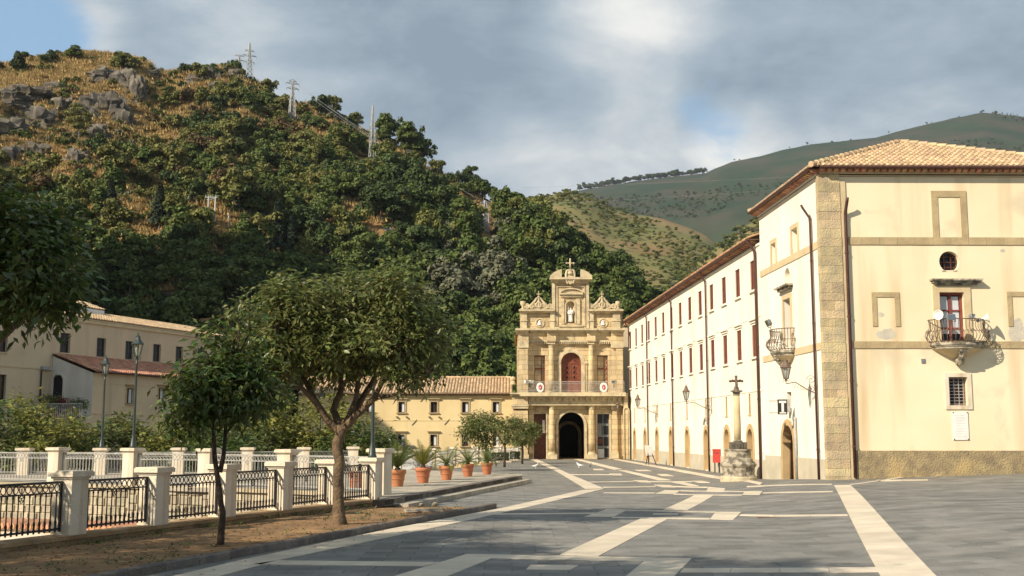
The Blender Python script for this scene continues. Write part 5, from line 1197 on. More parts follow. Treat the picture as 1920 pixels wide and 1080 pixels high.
# ================================================================ BALUSTRADES
def pillar_data(key, w, z0, z1, cap=.11, over=.075):
    b = cached(('pb', key), lambda: MB().box((-w/2,-w/2,z0),(w/2,w/2,z1-cap)).mesh('pillar', P_WHITE))
    def f():
        m = MB(); h = w/2+over; m.box((-h,-h,z1-cap+.002),(h,h,z1-.02)); m.box((-h+.02,-h+.02,z1-.02),(h-.02,h-.02,z1)); m.box((-w/2-.03,-w/2-.03,z1-cap-.04),(w/2+.03,w/2+.03,z1-cap+.002)); return m.mesh('pillar_cap', P_WHITE)
    return b, cached(('pc', key), f)
def panel(par, p, q, zb, zt, mt, singles, inset, nb, rings=True, name='railing'):
    """one iron panel between two pillars"""
    p = Vector((p[0], p[1], 0)); q = Vector((q[0], q[1], 0)); d = (q-p); L_ = d.length-2*inset; d.normalize(); o = p + d*inset
    M = Matrix(((d.x, -d.y, 0, o.x), (d.y, d.x, 0, o.y), (0, 0, 1, 0), (0, 0, 0, 1)))
    H_ = zt-zb; key = (round(L_, 2), round(H_, 2), mt.name, nb)
    def f():
        m = MB(); m.box((-.0,-.022,zt-.045),(L_,.022,zt)); m.box((0,-.016,zt-.235),(L_,.016,zt-.205)); m.box((0,-.018,zb+.03),(L_,.018,zb+.07))
        m.box((.0,-.02,zb),(.04,.02,zt)); m.box((L_-.04,-.02,zb),(L_,.02,zt))
        n = max(4, round(L_/.16))
        for i in range(n):
            c = .05+(L_-.1)*(i+.5)/n
            m.tube([(c+.062*math.cos(t*math.pi/5), 0, zt-.125+.072*math.sin(t*math.pi/5)) for t in range(11)], .011, 4, False)
        # scroll ornament in the middle
        c = L_/2
        for s in (-1, 1):
            m.tube([(c+s*(.02+.045*t/9*math.cos(t*.7)), 0, zt-.29+.05*t/9*math.sin(t*.7)) for t in range(11)], .009, 4, False)
            m.tube([(c+s*.005, 0, zt-.22), (c+s*.07, 0, zt-.29), (c+s*.01, 0, zt-.37)], .010, 4, False)
        return m.mesh('railing', mt)
    r = link(name, cached(('pan', key), f), par, M)
    def bal():
        return MB().lathe((0,0,0), [(.016,zb+.0),(.028,zb+.07),(.018,zb+.10),(.026,zb+.19),(.013,zb+.24),(.012,zt-.30),(.020,zt-.26),(.012,zt-.23)], 6).mesh('baluster', mt)
    bd = cached(('bal', round(zb,3), round(zt,3), mt.name), bal)
    if singles:
        for i in range(nb): link('baluster', bd, r, M @ Matrix.Translation((.06+(L_-.12)*(i+.5)/nb, 0, 0)))
    else:
        m = MB()
        for i in range(nb): x = .06+(L_-.12)*(i+.5)/nb; m.lathe((x,0,0), [(.016,zb),(.024,zb+.16),(.012,zb+.24),(.012,zt-.23)], 5)
        mk('balusters', m, mt, r, M)
    return r
def balustrade(lab, cat, pts, w, zbase, ztop, wallz, mt, singles, nb, key, wall_h0=-.1, wallmat=P_WHITE, rot=None, ends=(True, True), tall_last=None, group=None):
    t = thing('balustrade', lab, cat, (pts[len(pts)//2][0], pts[len(pts)//2][1], wallz), group=group)
    b, c = pillar_data(key, w, wallz, ztop)
    for i, p in enumerate(pts):
        j = min(i, len(pts)-2); d = Vector((pts[j+1][0]-pts[j][0], pts[j+1][1]-pts[j][1], 0)); a = math.atan2(d.y, d.x) if rot is None else rot
        M = Matrix.Translation((p[0], p[1], 0)) @ Matrix.Rotation(a, 4, 'Z')
        bb, cc = (b, c)
        if tall_last and i == len(pts)-1: bb, cc = pillar_data(key+'t', w*1.05, wallz-.3, tall_last)
        o = link('pillar', bb, t, M); link('pillar_cap', cc, o, M)
        if i < len(pts)-1: panel(t, p, pts[i+1], zbase, ztop-.19, mt, singles, w/2+.01, nb)
    return t
# near balustrade
ptsA = [tuple((PA0 + PAD*k)[:2]) for k in range(-2, 6)]
tA = balustrade('nearest balustrade, black iron panels between cream pillars along the soil strip', 'balustrade', ptsA, .46, .32, 1.47, .24, IRON, True, 14, 'A')
d = PAD.normalized(); nn = Vector((-d.y, d.x, 0)); s0 = PA0 - PAD*2.6; s1 = PA0 + PAD*5.15; m = MB()
for z0, z1, w in ((-3.6, .17, .22), (.172, .25, .27)):
    m.add([s0-nn*w+Vector((0,0,z0)), s0+nn*w+Vector((0,0,z0)), s1+nn*w+Vector((0,0,z0)), s1-nn*w+Vector((0,0,z0)), s0-nn*w+Vector((0,0,z1)), s0+nn*w+Vector((0,0,z1)), s1+nn*w+Vector((0,0,z1)), s1-nn*w+Vector((0,0,z1))], [(0,1,2,3),(4,5,6,7),(0,1,5,4),(1,2,6,5),(2,3,7,6),(3,0,4,7)])
WBASE = mat('base_wall', (0.42, 0.28, 0.15), (0.26, 0.17, 0.09), 1.5, 0.95, 0.6, 12, stain=(1, .5, (.5, .4, .27)))
mk('base_wall', m, WBASE, tA)
# second balustrade on the retaining wall
ptsB = [(-27.6, 46.3), (-24.1, 45.4), (-20.6, 44.4), (-17.24, 43.0), (-13.9, 41.5), (-10.76, 40.1), (-7.53, 38.0), (-4.12, 35.5)]
tB = balustrade('middle balustrade with sunlit white pillars on the rubble retaining wall', 'balustrade', ptsB, .50, .40, 1.66, .30, IRON_G, False, 20, 'B', rot=R(-22), tall_last=1.72)
m = MB()
for p, q in zip(ptsB[:-1], ptsB[1:]):
    p = Vector((*p, 0)); q = Vector((*q, 0)); dd = (q-p).normalized(); n_ = Vector((dd.y, -dd.x, 0));
    if n_.y > 0: n_ = -n_
    for z0, z1, o0, o1 in ((-4, .20, .15, -.3), (.202, .32, .27, -.27)):
        a = [p+n_*o0, q+n_*o0, q+n_*o1, p+n_*o1]; m.add([(*v[:2], z0) for v in a]+[(*v[:2], z1) for v in a], [(0,1,2,3),(4,5,6,7),(0,1,5,4),(1,2,6,5),(2,3,7,6),(3,0,4,7)])
mk('retaining_wall', m, RUBBLE, tB, label='rubble stone retaining wall below the railings')
# stones of the retaining wall that show through the railings
for (p, q) in list(zip(ptsB[:-1], ptsB[1:]))[2:7]:
    p = Vector((*p, 0)); q = Vector((*q, 0)); dd = (q-p).normalized(); n_ = Vector((dd.y, -dd.x, 0))
    if n_.y > 0: n_ = -n_
    z = -1.4; L_ = (q-p).length
    while z < .15:
        h = random.uniform(.22, .34); x = random.uniform(-.2, .0)
        while x < L_:
            l = random.uniform(.3, .62); x1 = min(x+l, L_); hh = min(h, .19-z)
            if x1-max(x, 0) > .1 and hh > .06:
                a0 = p+dd*(max(x,0)+.015); a1 = p+dd*(x1-.015); o0 = .15; o1 = .19+random.uniform(0, .03); mm = MB()
                f = [a0+n_*o0+Vector((0,0,z)), a1+n_*o0+Vector((0,0,z)), a1+n_*o0+Vector((0,0,z+hh-.03)), a0+n_*o0+Vector((0,0,z+hh-.03))]
                cx_ = sum((v for v in f), Vector())/4; g = [cx_+(v-cx_)*.86+n_*(o1-o0) for v in f]
                mm.add(f+g, [(4,5,6,7),(0,1,5,4),(1,2,6,5),(2,3,7,6),(3,0,4,7)]); mk('wall_stone', mm, cached('wstone', lambda: mat('wall_stone', (0.52,0.44,0.32), (0.38,0.33,0.24), 1.6, .95, .8, 8, rnd=.2)), tB)
            x += l
        z += h
# third balustrade across the terrace and its bent continuation towards the church
ptsC = [(-30.0, 52.2), (-26.2, 52.0), (-22.4, 52.0), (-18.9, 52.1), (-15.6, 53.0), (-12.6, 54.0), (-10.1, 55.0), (-8.0, 57.0)]
tC = balustrade('far balustrade across the back of the terrace, white pillars and pale iron', 'balustrade', ptsC, .50, .38, 1.52, .28, IRON_G, False, 20, 'C', rot=R(5))
ptsD = [(-6.1, 60.5), (-5.5, 66.0), (-5.0, 71.0), (-4.0, 76.5), (-2.6, 82.0), (-1.0, 87.5), (0.55, 93.0)]
tD = balustrade('long white railing running from the palms back to the church', 'railing', ptsD, .40, .12, 1.25, .0, WHITE, False, 30, 'D')
ptsE = [(-19.6, 82), (-16.7, 84), (-14.6, 86), (-12.4, 88), (-10.2, 90)]
tE = balustrade('most distant balustrade with two lamp posts, behind the big lime green tree', 'balustrade', ptsE, .5, .2, 1.12, 0.0, IRON_G, False, 14, 'E')
mk('bridge_wall', MB().add([(-20,81.6,-5),(-9.8,90.4,-5),(-9.8,90.4,.05),(-20,81.6,.05),(-20.3,82,-5),(-10.1,90.8,-5),(-10.1,90.8,.05),(-20.3,82,.05)], [(0,1,2,3),(3,2,6,7),(4,5,6,7)]), RUBBLE, tE)
# low garden wall with a tile coping, below the near railings
gwl = thing('garden_wall', 'low whitewashed wall with terracotta tile coping seen through the near railings', 'wall', (-14, 36, -3.6))
ga, gb = Vector((-24, 39.5, 0)), Vector((-5.2, 33.2, 0)); dd = (gb-ga).normalized(); n_ = Vector((dd.y, -dd.x, 0)); L_ = (gb-ga).length
MG = Matrix(((dd.x, -n_.x, 0, ga.x), (dd.y, -n_.y, 0, ga.y), (0, 0, 1, 0), (0, 0, 0, 1)))
mk('wall', MB().box((0,0,-3.8),(L_,.4,-.82)), P_WHITE, gwl, MG)
n = int(L_/.22)
m = MB().box((-.1,-.14,-.82),(L_+.1,.5,-.78)); mk('coping_bed', m, TERRA, gwl, MG)
ct = cached('coptile', lambda: MB().tube([(0,-.2,.0),(0,.55,.13)], [.10,.085], 8).mesh('coping_tile', mat('coping_tile', (.50,.23,.12), (.58,.33,.2), 4, .9, rnd=.22)))
for i in range(n): link('coping_tile', ct, gwl, MG @ Matrix.Translation((.1+i*.22, 0, -.76)))
mk('shed_roof', MB().add([(0,-2.2,-1.35),(L_,-2.2,-1.35),(L_,-.02,-.95),(0,-.02,-.95)], [(0,1,2,3)]).box((0,-2.3,-3.8),(L_,-2.2,-1.3)), P_WHITE, gwl, MG, label='whitish lean-to slab at the foot of the wall')
# ================================================================ LAMP POSTS
def lantern_parts(par, M, z, s=1.0, mt=IRON_GREEN, sub=False):
    """six-sided lantern: base at z"""
    n = 6
    def hexring(m, r0, z0_, r1, z1_):
        for k in range(n): t0 = 2*math.pi*k/n; m.bar((r0*math.cos(t0), r0*math.sin(t0), z0_), (r1*math.cos(t0), r1*math.sin(t0), z1_), .022*s)
    m = MB(); hexring(m, .10*s, z+.06*s, .205*s, z+.52*s)
    m.lathe((0,0,z), [(.04*s,0),(.05*s,.03*s),(.11*s,.05*s),(.11*s,.07*s)], 6); m.lathe((0,0,z), [(.225*s,.50*s),(.245*s,.53*s),(.20*s,.58*s),(.12*s,.68*s),(.085*s,.78*s),(.10*s,.80*s),(.06*s,.85*s),(.02*s,.88*s),(.035*s,.91*s),(.012*s,.96*s)], 6)
    for k in range(4): t = math.pi/2*k; m.tube([(.045*s*math.cos(t),.045*s*math.sin(t),z-.02*s),(.12*s*math.cos(t),.12*s*math.sin(t),z-.06*s),(.13*s*math.cos(t),.13*s*math.sin(t),z+.04*s)], .012*s, 4)
    h = mk('lantern', m, mt, par, M)
    mk('glass', MB().lathe((0,0,z), [(.095*s,.07*s),(.195*s,.50*s)], 6), LGLASS, h, M)
    mk('bulb', MB().lathe((0,0,z), [(.03*s,.08*s),(.035*s,.16*s),(.07*s,.26*s),(.075*s,.36*s),(.04*s,.44*s)], 10), WHITE, h, M, smooth=True)
    return h
def lamp_post(x, y, z0, H_, lab, group='lamp posts on the balustrade pillars'):
    M = Matrix.Translation((x, y, z0)); t = thing('street_lamp', lab, 'street lamp', M=M, group=group); Hp = H_-.96
    mk('pole', MB().lathe((0,0,0), [(.13,0),(.14,.04),(.11,.10),(.09,.30),(.062,.38),(.058,.5),(.048,Hp*.6),(.042,Hp-.25),(.055,Hp-.22),(.04,Hp-.18),(.036,Hp)], 12), IRON_GREEN, t, M, smooth=True)
    lantern_parts(t, M, Hp); return t
g = (-13.9, 41.5); lamp_post(g[0], g[1], 1.66, 4.25, 'tall green street lamp standing nearest on a sunlit white pillar')
lamp_post(-18.9, 52.1, 1.52, 4.3, 'shorter-looking green street lamp behind and left of the tall one')
lamp_post(-16.7, 84, 1.12, 4.3, 'thin distant street lamp between the sapling and the big tree', 'distant lamp posts')
lamp_post(-14.6, 86, 1.12, 4.3, 'thin distant street lamp just left of the big tree trunk', 'distant lamp posts')
q = ptsA[-1]; p5 = PA0+PAD*5; lamp_post(p5.x, p5.y, 1.47, 4.3, 'street lamp pole right of the big tree, its lantern hidden in the crown')
# wall lamps on scroll brackets
def wall_lamp(F, a, z, arm, s, lab):
    M = F.at(a, z); t = thing('wall_lamp', lab, 'wall lamp', M=M, group='lanterns on wrought iron arms')
    m = MB(); m.bar((0,-.02,-.55),(0,-.02,.5),.03); m.tube([(0,-.03,-.35),(0,-arm*.35,-.15),(0,-arm*.7,.12),(0,-arm,.05),(0,-arm,.22)], .022, 6)
    for c, r0 in (((-.18), .16), ((.22), .2)):
        m.tube([(0, -.2-(r0)*(1-k/18)*math.cos(k*.6)*1.0, c+(r0)*(1-k/18)*math.sin(k*.6)) for k in range(17)], .012, 4)
    for k in range(7): y = -.3-arm*.09*k; m.tube([(0,y,-.12+.03*k),(0,y-.05,-.24+.03*k),(0,y+.04,-.28+.03*k)], .008, 4)
    mk('bracket', m, IRON_R, t, M); ML = M @ Matrix.Translation((0, -arm, .2)); lantern_parts(t, ML, 0, s, IRON_R); return t
a, z = A(1530, 722); wall_lamp(FA, A(1531, 722)[0]-.05, z, 1.25, 1.0, 'wall lantern on a long scrolled arm beside the arched door')
for u, v, lab in ((1335, 758, 'wall lantern halfway along the wing above the red letter box'), (1234, 768, 'wall lantern on the far part of the wing above the easel board')): a, z = A(u, v); wall_lamp(FA, a, z, 1.5, 1.0, lab)
a, z = A(1178, 785); 
wall_lamp(Frame((hc(1156, 770)[0], YC-.4), (1, 0)), 0, hc(1156, 772)[1], .5, .8, 'small lantern on the right corner of the church front')
# ================================================================ POTTED CYCADS
def pot_prof(r=.30, h=.56): return [(r*.62,0),(r*.64,.02),(r*.86,h*.72),(r*.88,h*.74),(r*.98,h*.76),(r*1.0,h*.97),(r*.95,h),(r*.86,h*.98),(r*.84,h*.90),(.02,h*.88)]
potd = MB().lathe((0,0,0), pot_prof(), 24).lathe((0,0,.24), [(.247,0),(.256,.012),(.25,.025)], 24).mesh('pot', TERRA, True)
def frond_data(seed, mt, L_=.72, droop=.35):
    rr = random.Random(seed); V = []; F_ = []; n = 26; pts = []
    for i in range(n+1): t = i/n; pts.append(Vector((L_*t*.72, 0, L_*(t*.92-droop*t*t))))
    def tri(a, b, c, d): k = len(V); V.extend([a, b, c, d]); F_.append((k, k+1, k+2, k+3))
    for i in range(2, n):
        t = i/n; p = pts[i]; dd = (pts[i+1]-pts[i]).normalized(); ll = .17*math.sin(math.pi*min(1, t*.85+.18))**.7; side = Vector((0,1,0)); up = dd.cross(side)
        for s in (-1, 1):
            e = p + (side*s*.82 + dd*.62 - up*-.28).normalized()*ll*(1+rr.uniform(-.1,.1)); w = dd*.0085; tri(p-w, p+w, e+w*.3, e-w*.3)
    m = MB(); m.v = [tuple(v) for v in V]; m.f = F_; m.tube(pts, [.012-.009*i/n for i in range(n+1)], 4)
    return m.mesh('frond', mt)
fr = [frond_data(i, PALM, .70, d_) for i, d_ in enumerate((.15, .3, .5, .75))]; fry = [frond_data(i+9, PALM_Y, .70, d_) for i, d_ in enumerate((.12, .25, .4, .6))]
def cycad(x, y, z, s, sp, lab, ds=fr, nf=26, seed=1, fs=1.0):
    M = Matrix.Translation((x, y, z)) @ Matrix.Scale(s, 4); rr = random.Random(seed)
    t = thing('potted_palm', lab, 'potted palm', M=M, group='potted cycads in a row on the terrace'); po = link('pot', potd, t, M)
    mk('soil', MB().lathe((0,0,.47), [(.25,0),(.24,.03),(.02,.05)], 16), DIRT, po, M); mk('trunk', MB().lathe((0,0,.48), [(.10,0),(.12,.06),(.09,.14),(.03,.18)], 10), BARK_D, t, M)
    for i in range(nf):
        k = i/nf; tilt = R(rr.uniform(-8, 12) + 62*k*sp); az = i*2.399 + rr.uniform(-.2, .2)
        Mf = M @ Matrix.Translation((0,0,.62)) @ Matrix.Rotation(az, 4, 'Z') @ Matrix.Rotation(tilt-R(18), 4, 'Y') @ Matrix.Scale(rr.uniform(.85, 1.1)*fs, 4)
        link('frond', ds[min(3, int(k*4*sp+rr.random()*.8))], t, Mf)
    return t
labs = ['potted palm with upright green fronds, nearest the balustrade end pillar', 'potted palm with yellowish fronds, second from the balustrade end', 'sparse potted palm with few wide-spread fronds, middle of the row', 'potted palm in a ribbed terracotta pot, fourth along the terrace edge', 'potted palm standing farthest back in the row, nearest the hedge']
for i, (u, v, s, sp, nf) in enumerate(((745, 912, 1.06, .55, 26), (793, 905.5, 1.05, .6, 25), (837, 900, 1.02, 1.0, 13), (877, 893.5, .98, 1.0, 19), (913, 889.5, .96, .95, 19))):
    g = ground(u, v, TZ); cycad(g.x, g.y, TZ, s, sp, labs[i], fry if i == 1 else fr, nf, i+3, 1.3 if i < 3 else 1.15)
# terracotta pot seen through the railing on the terrace
g = ground(668, 915, TZ); M = Matrix.Translation((g.x, g.y, TZ)); t = thing('terracotta_pot', 'terracotta pot seen through the railings left of the balustrade end pillar', 'plant pot', M=M); link('pot', potd, t, M); mk('soil', MB().lathe((0,0,.47), [(.25,0),(.02,.05)], 16), DIRT, t, M)
# ================================================================ MONUMENT
g = ground(1384, 902); gzv = gz(g.x, g.y); gy_ = g.y+.80; gx_ = atY(1384.5, 880, gy_).x
def zm(v): return atY(1384, v, gy_)[2]
mo = thing('stone_cross_column', 'weathered stone column with an iron cross on a stepped round pedestal', 'monument', (gx_, gy_, gzv)); MM = WM[mo.name]; px = gy_/FPX*.955
def L2(name, prof, mt=GREY_ST, n=28, sm=False, lab=None): return mk(name, MB().lathe((0,0,0), [(r*px, zm(v)-gzv) for r, v in prof], n), mt, mo, MM, smooth=sm, label=lab)
L2('base_step', [(35.5, 908), (35.5, 895), (34, 892.5)], mat('stone_pale_worn', (.62,.52,.34), (.42,.36,.26), 2.5, .95, .8, 12))
L2('drum', [(33, 892.3), (31.0, 890), (30.5, 886), (31.5, 876), (33.5, 874.5), (34.8, 872), (34.8, 869.5), (32.5, 868.5), (31.5, 865.5)]); L2('drum', [(29, 865.3), (27, 860), (24.5, 858.5), (24, 846), (26, 844.5), (26, 842)])
m = MB().box((-14.5*px, -14.5*px, zm(842)-gzv), (15.5*px, 14*px, zm(829)-gzv))
for i in range(5): m.box((-13*px+i*5.6*px, -15.3*px, zm(840)-gzv), (-13*px+i*5.6*px+3.6*px, -14.45*px, zm(831)-gzv))
blk = mk('carved_block', m, mat('stone_dark_carved', (0.20,.17,.13), (.09,.08,.065), 5, .95, .9, 20), mo, MM); blk['label'] = 'dark carved square block'
L2('column_base', [(9.5, 829), (9.8, 827), (7.6, 825)]); L2('shaft', [(6.8, 825), (7.1, 800), (6.5, 770), (5.9, 742)], STONE_P, 20, True, 'smooth pale stone shaft')
L2('capital', [(5.9, 741.8), (6.8, 740), (6.2, 738.5), (8.3, 735)]); mk('abacus', MB().box((-10*px,-10*px,zm(735)-gzv),(10*px,10*px,zm(732)-gzv)), GREY_ST, mo, MM)
zc_ = zm(714.5)-gzv; m = MB().tube([(0,0,zm(732)-gzv),(0,0,zm(707)-gzv)], .055, 8).tube([(-11*px,0,zc_),(11*px,0,zc_)], .05, 8)
for p in ((-11.5*px, zc_), (11.5*px, zc_), (0, zm(706.5)-gzv)): m.lathe((p[0], 0, p[1]-.06), [(.03,0),(.075,.06),(.03,.12)], 8)
m.lathe((0,0,zm(732)-gzv), [(.14,0),(.1,.12),(.06,.2)], 10)
mk('cross', m, IRON_R, mo, MM)
mk('crucifix_figure', MB().tube([(0,-.07,zc_+.04),(.01,-.09,zc_-.14),(0,-.08,zc_-.34)], [.045,.055,.03], 6).tube([(-.19,-.06,zc_+.06),(0,-.07,zc_),(.19,-.06,zc_+.06)], .022, 5).lathe((0,-.09,zc_+.04), [(.03,0),(.045,.04),(.02,.09)], 8), IRON_R, mo, MM, smooth=True)
# dark bin
M = FA.at(A(1423, 870)[0]+.5, 0, -.75); b = thing('litter_bin', 'dark cylindrical litter bin behind the right side of the stone pedestal', 'litter bin', M=M)
mk('body', MB().lathe((0,0,0), [(.24,.02),(.26,.05),(.27,.85),(.25,.88),(.23,.86)], 16), IRON, b, M); mk('rim', MB().lathe((0,0,.86), [(.28,0),(.29,.03),(.27,.06),(.1,.1)], 16), GREYP, b, M)
# red letter box on a post
g = ground(1343, 885); M = Matrix.Translation((g.x-.12, g.y-1.0, 0)) @ Matrix.Rotation(R(-20), 4, 'Z'); b = thing('letter_box', 'red letter box on two dark posts left of the stone pedestal', 'letter box', M=M)
k_ = g.y/FPX
mk('box', MB().box((-7*k_,-.16,18*k_),(7*k_,.16,41*k_)).box((-7.4*k_,-.18,40*k_),(7.4*k_,.18,42.5*k_)), REDM, b, M); mk('slot', MB().box((-.13,-.175,35*k_),(.13,-.162,36*k_)), IRON, b, M)
for s in (-.13, .13): mk('post', MB().box((s-.03,-.03,0),(s+.03,.03,18*k_)), IRON, b, M)
# easel board
g = ground(1231, 871.5); M = Matrix.Translation((g.x-.5, g.y-.6, 0)) @ Matrix.Rotation(R(25), 4, 'Z'); k_ = g.y/FPX; b = thing('easel_board', 'white notice board leaning on a dark easel against the wing', 'notice board', M=M)
mk('board', MB().add([(-9*k_,-.05,17*k_),(7*k_,-.05,17*k_),(7*k_,.16,36*k_),(-9*k_,.16,36*k_),(-9*k_,-.01,17*k_),(7*k_,-.01,17*k_),(7*k_,.20,36*k_),(-9*k_,.20,36*k_)], [(0,1,2,3),(4,5,6,7),(0,1,5,4),(1,2,6,5),(2,3,7,6),(3,0,4,7)]), WHITE, b, M)
for p, q in (((-9*k_,-.35,0),(-4*k_,.1,26*k_)), ((7*k_,-.35,0),(3*k_,.1,26*k_)), ((0,.6,0),(0,.18,30*k_))): mk('leg', MB().bar(p, q, .045), WOOD, b, M)
mk('shelf', MB().box((-9*k_,-.12,16*k_),(7*k_,-.0,17*k_)), WOOD, b, M)
# birds on the pavement
def bird(u, v, rot, mt, lab):
    g = ground(u, v); M = Matrix.Translation((g.x, g.y, .0)) @ Matrix.Rotation(rot, 4, 'Z') @ Matrix.Scale(1.35, 4)
    o = skinned('pigeon', [(0,0,.13,.055,.06), (-.09,0,.12,.045), (-.17,0,.12,.022,.012), (-.27,0,.13,.03,.006), (.07,0,.16,.045), (.10,0,.21,.024), (.12,0,.235,.027), (.155,0,.23,.008), (0,.025,.08,.012), (.01,.03,.01,.007), (.04,.03,.004,.006), (0,-.025,.08,.012), (.01,-.03,.01,.007), (.04,-.03,.004,.006)],
        [(0,1),(1,2),(2,3),(0,4),(4,5),(5,6),(6,7),(0,8),(8,9),(9,10),(0,11),(11,12),(12,13)], mt, M, sub=1, label=lab, cat='pigeon', group='pigeons on the square')
    return o
bird(1004, 879, .3, WHITE, 'white pigeon standing on the paving left of the pale band'); bird(1086, 877, 2.6, WHITE, 'white pigeon farther back on the paving before the portal'); bird(1107, 877.5, 1.2, GREYP, 'dark grey pigeon beside the white one before the portal')

# hedges in low kerbed beds
def leafcloud(V, F_, c, r, n, size, rr, squash=(1,1,1), nrm=None):
    pass
def hedge(p, L_, W_, H_, rot, lab, seed):
    M = Matrix.Translation(p) @ Matrix.Rotation(rot, 4, 'Z'); t = thing('box_hedge', lab, 'hedge', M=M, group='clipped hedges by the small trees'); rr = np.random.RandomState(seed); n = 2600
    P = rr.uniform(-1, 1, (n, 3)); ax = rr.randint(0, 5, n); Nn = np.zeros((n, 3))
    for i, (k, s) in enumerate(((0,1),(0,-1),(1,-1),(2,1),(1,1))): msk = ax == i; P[msk, k] = s*rr.uniform(.88, 1.03, msk.sum()); Nn[msk, k] = s
    P = P*np.array([L_/2, W_/2, H_/2]) + np.array([0,0,H_/2+.1]); V, F_ = leaf_quads(P, Nn, .05, rr, .7)
    link('foliage', mesh_np('foliage', V, F_, BOX), t, M); mk('bed_kerb', MB().box((-L_/2-.15,-W_/2-.15,0),(L_/2+.15,W_/2+.15,.13)), P_WHITE, t, M)
def leaf_quads(P, N_, size, rr, jit=.5, asp=.6, var=.35):
    n = len(P); N_ = N_ + rr.normal(0, jit, (n, 3)); N_ /= np.linalg.norm(N_, axis=1, keepdims=True)+1e-9
    T = rr.normal(0, 1, (n, 3)); T -= N_*(T*N_).sum(1, keepdims=True); T /= np.linalg.norm(T, axis=1, keepdims=True)+1e-9; B = np.cross(N_, T)
    s = (size*(1+var*rr.uniform(-1, 1, n)))[:, None]
    V = np.stack([P-T*s, P-B*s*asp+N_*s*.15, P+T*s, P+B*s*asp+N_*s*.15], 1).reshape(-1, 3)
    return V, np.arange(n*4).reshape(-1, 4)
for i, (u, v) in enumerate(((935, 867), (957, 864), (978, 860.5))):
    g = ground(u, v); hedge((g.x-.1, g.y+.5, 0), 1.5, 1.5, .62, .2, ['box hedge nearest the potted palms in a white kerbed bed', 'box hedge in the middle of the three beds near the church', 'box hedge farthest right, nearest the church pier'][i], i)
# ================================================================ TREES NEAR THE SQUARE
def leafy(blobs, ntwig, nleaf, size, mt, seed, droop=.5, hang=0.0, shell=.55, name='crown', clump=.42):
    """leaf-shaped folded faces on twigs spread through several ellipsoids. blobs: (cx,cy,cz,rx,ry,rz)"""
    rr = np.random.RandomState(seed); B = np.array(blobs, float); vol = (B[:,3]*B[:,4]*B[:,5])**.8; pick = rr.choice(len(B), ntwig, p=vol/vol.sum()); b = B[pick]
    D = rr.normal(0, 1, (ntwig, 3)); D /= np.linalg.norm(D, axis=1, keepdims=True); rad = (shell + (1.06-shell)*rr.uniform(0, 1, (ntwig, 1))**.6)
    TW = b[:, :3] + D*rad*b[:, 3:]
    if clump:                                             # gather the twigs into ragged clumps with gaps between them
        ncl = max(8, ntwig//15); ctr = TW[:ncl]; which = rr.randint(0, ncl, ntwig); cr_ = clump*rr.uniform(.6, 1.35, (ncl, 1))[which]
        D2 = rr.normal(0, 1, (ntwig, 3)); D2 /= np.linalg.norm(D2, axis=1, keepdims=True); D2[:, 2] = np.where((D2[:, 2] < -.2) & (rr.uniform(0, 1, ntwig) < .6), -D2[:, 2], D2[:, 2])
        TW = np.where(rr.uniform(0, 1, (ntwig, 1)) < .93, ctr[which] + D2*cr_*np.array([1, 1, .72])*rr.uniform(.5, 1.1, (ntwig, 1)), TW); D = D2*.7 + D[which]*.5; D /= np.linalg.norm(D, axis=1, keepdims=True)
    idx = np.repeat(np.arange(ntwig), nleaf); n = len(idx)
    az = rr.uniform(0, 2*np.pi, n); out = D[idx]*.55; dr = np.stack([np.cos(az), np.sin(az), rr.uniform(-.9, .35, n) - droop*.6], 1)*.8 + out; dr /= np.linalg.norm(dr, axis=1, keepdims=True)
    P = TW[idx] + rr.normal(0, size*.85, (n, 3)) + dr*size*.35
    up = np.array([0, 0, 1.0]) + rr.normal(0, .45, (n, 3)); S = np.cross(dr, up); S /= np.linalg.norm(S, axis=1, keepdims=True)+1e-9; U = np.cross(S, dr)
    L_ = (size*(1+.42*rr.uniform(-1, 1, n)))[:, None]; W_ = L_*rr.uniform(.15, .26, (n, 1))
    p0 = P; mid = P+dr*L_*.45 - U*L_*.03; tip = P+dr*L_ - U*L_*.16
    a = mid + S*W_ + U*L_*.05; c = mid - S*W_ + U*L_*.05
    V = np.stack([p0, a, tip, c], 1).reshape(-1, 3); k = np.arange(n)*4
    F_ = np.concatenate([np.stack([k, k+1, k+2], 1), np.stack([k, k+2, k+3], 1)])
    return mesh_np(name, V, F_, mt), TW
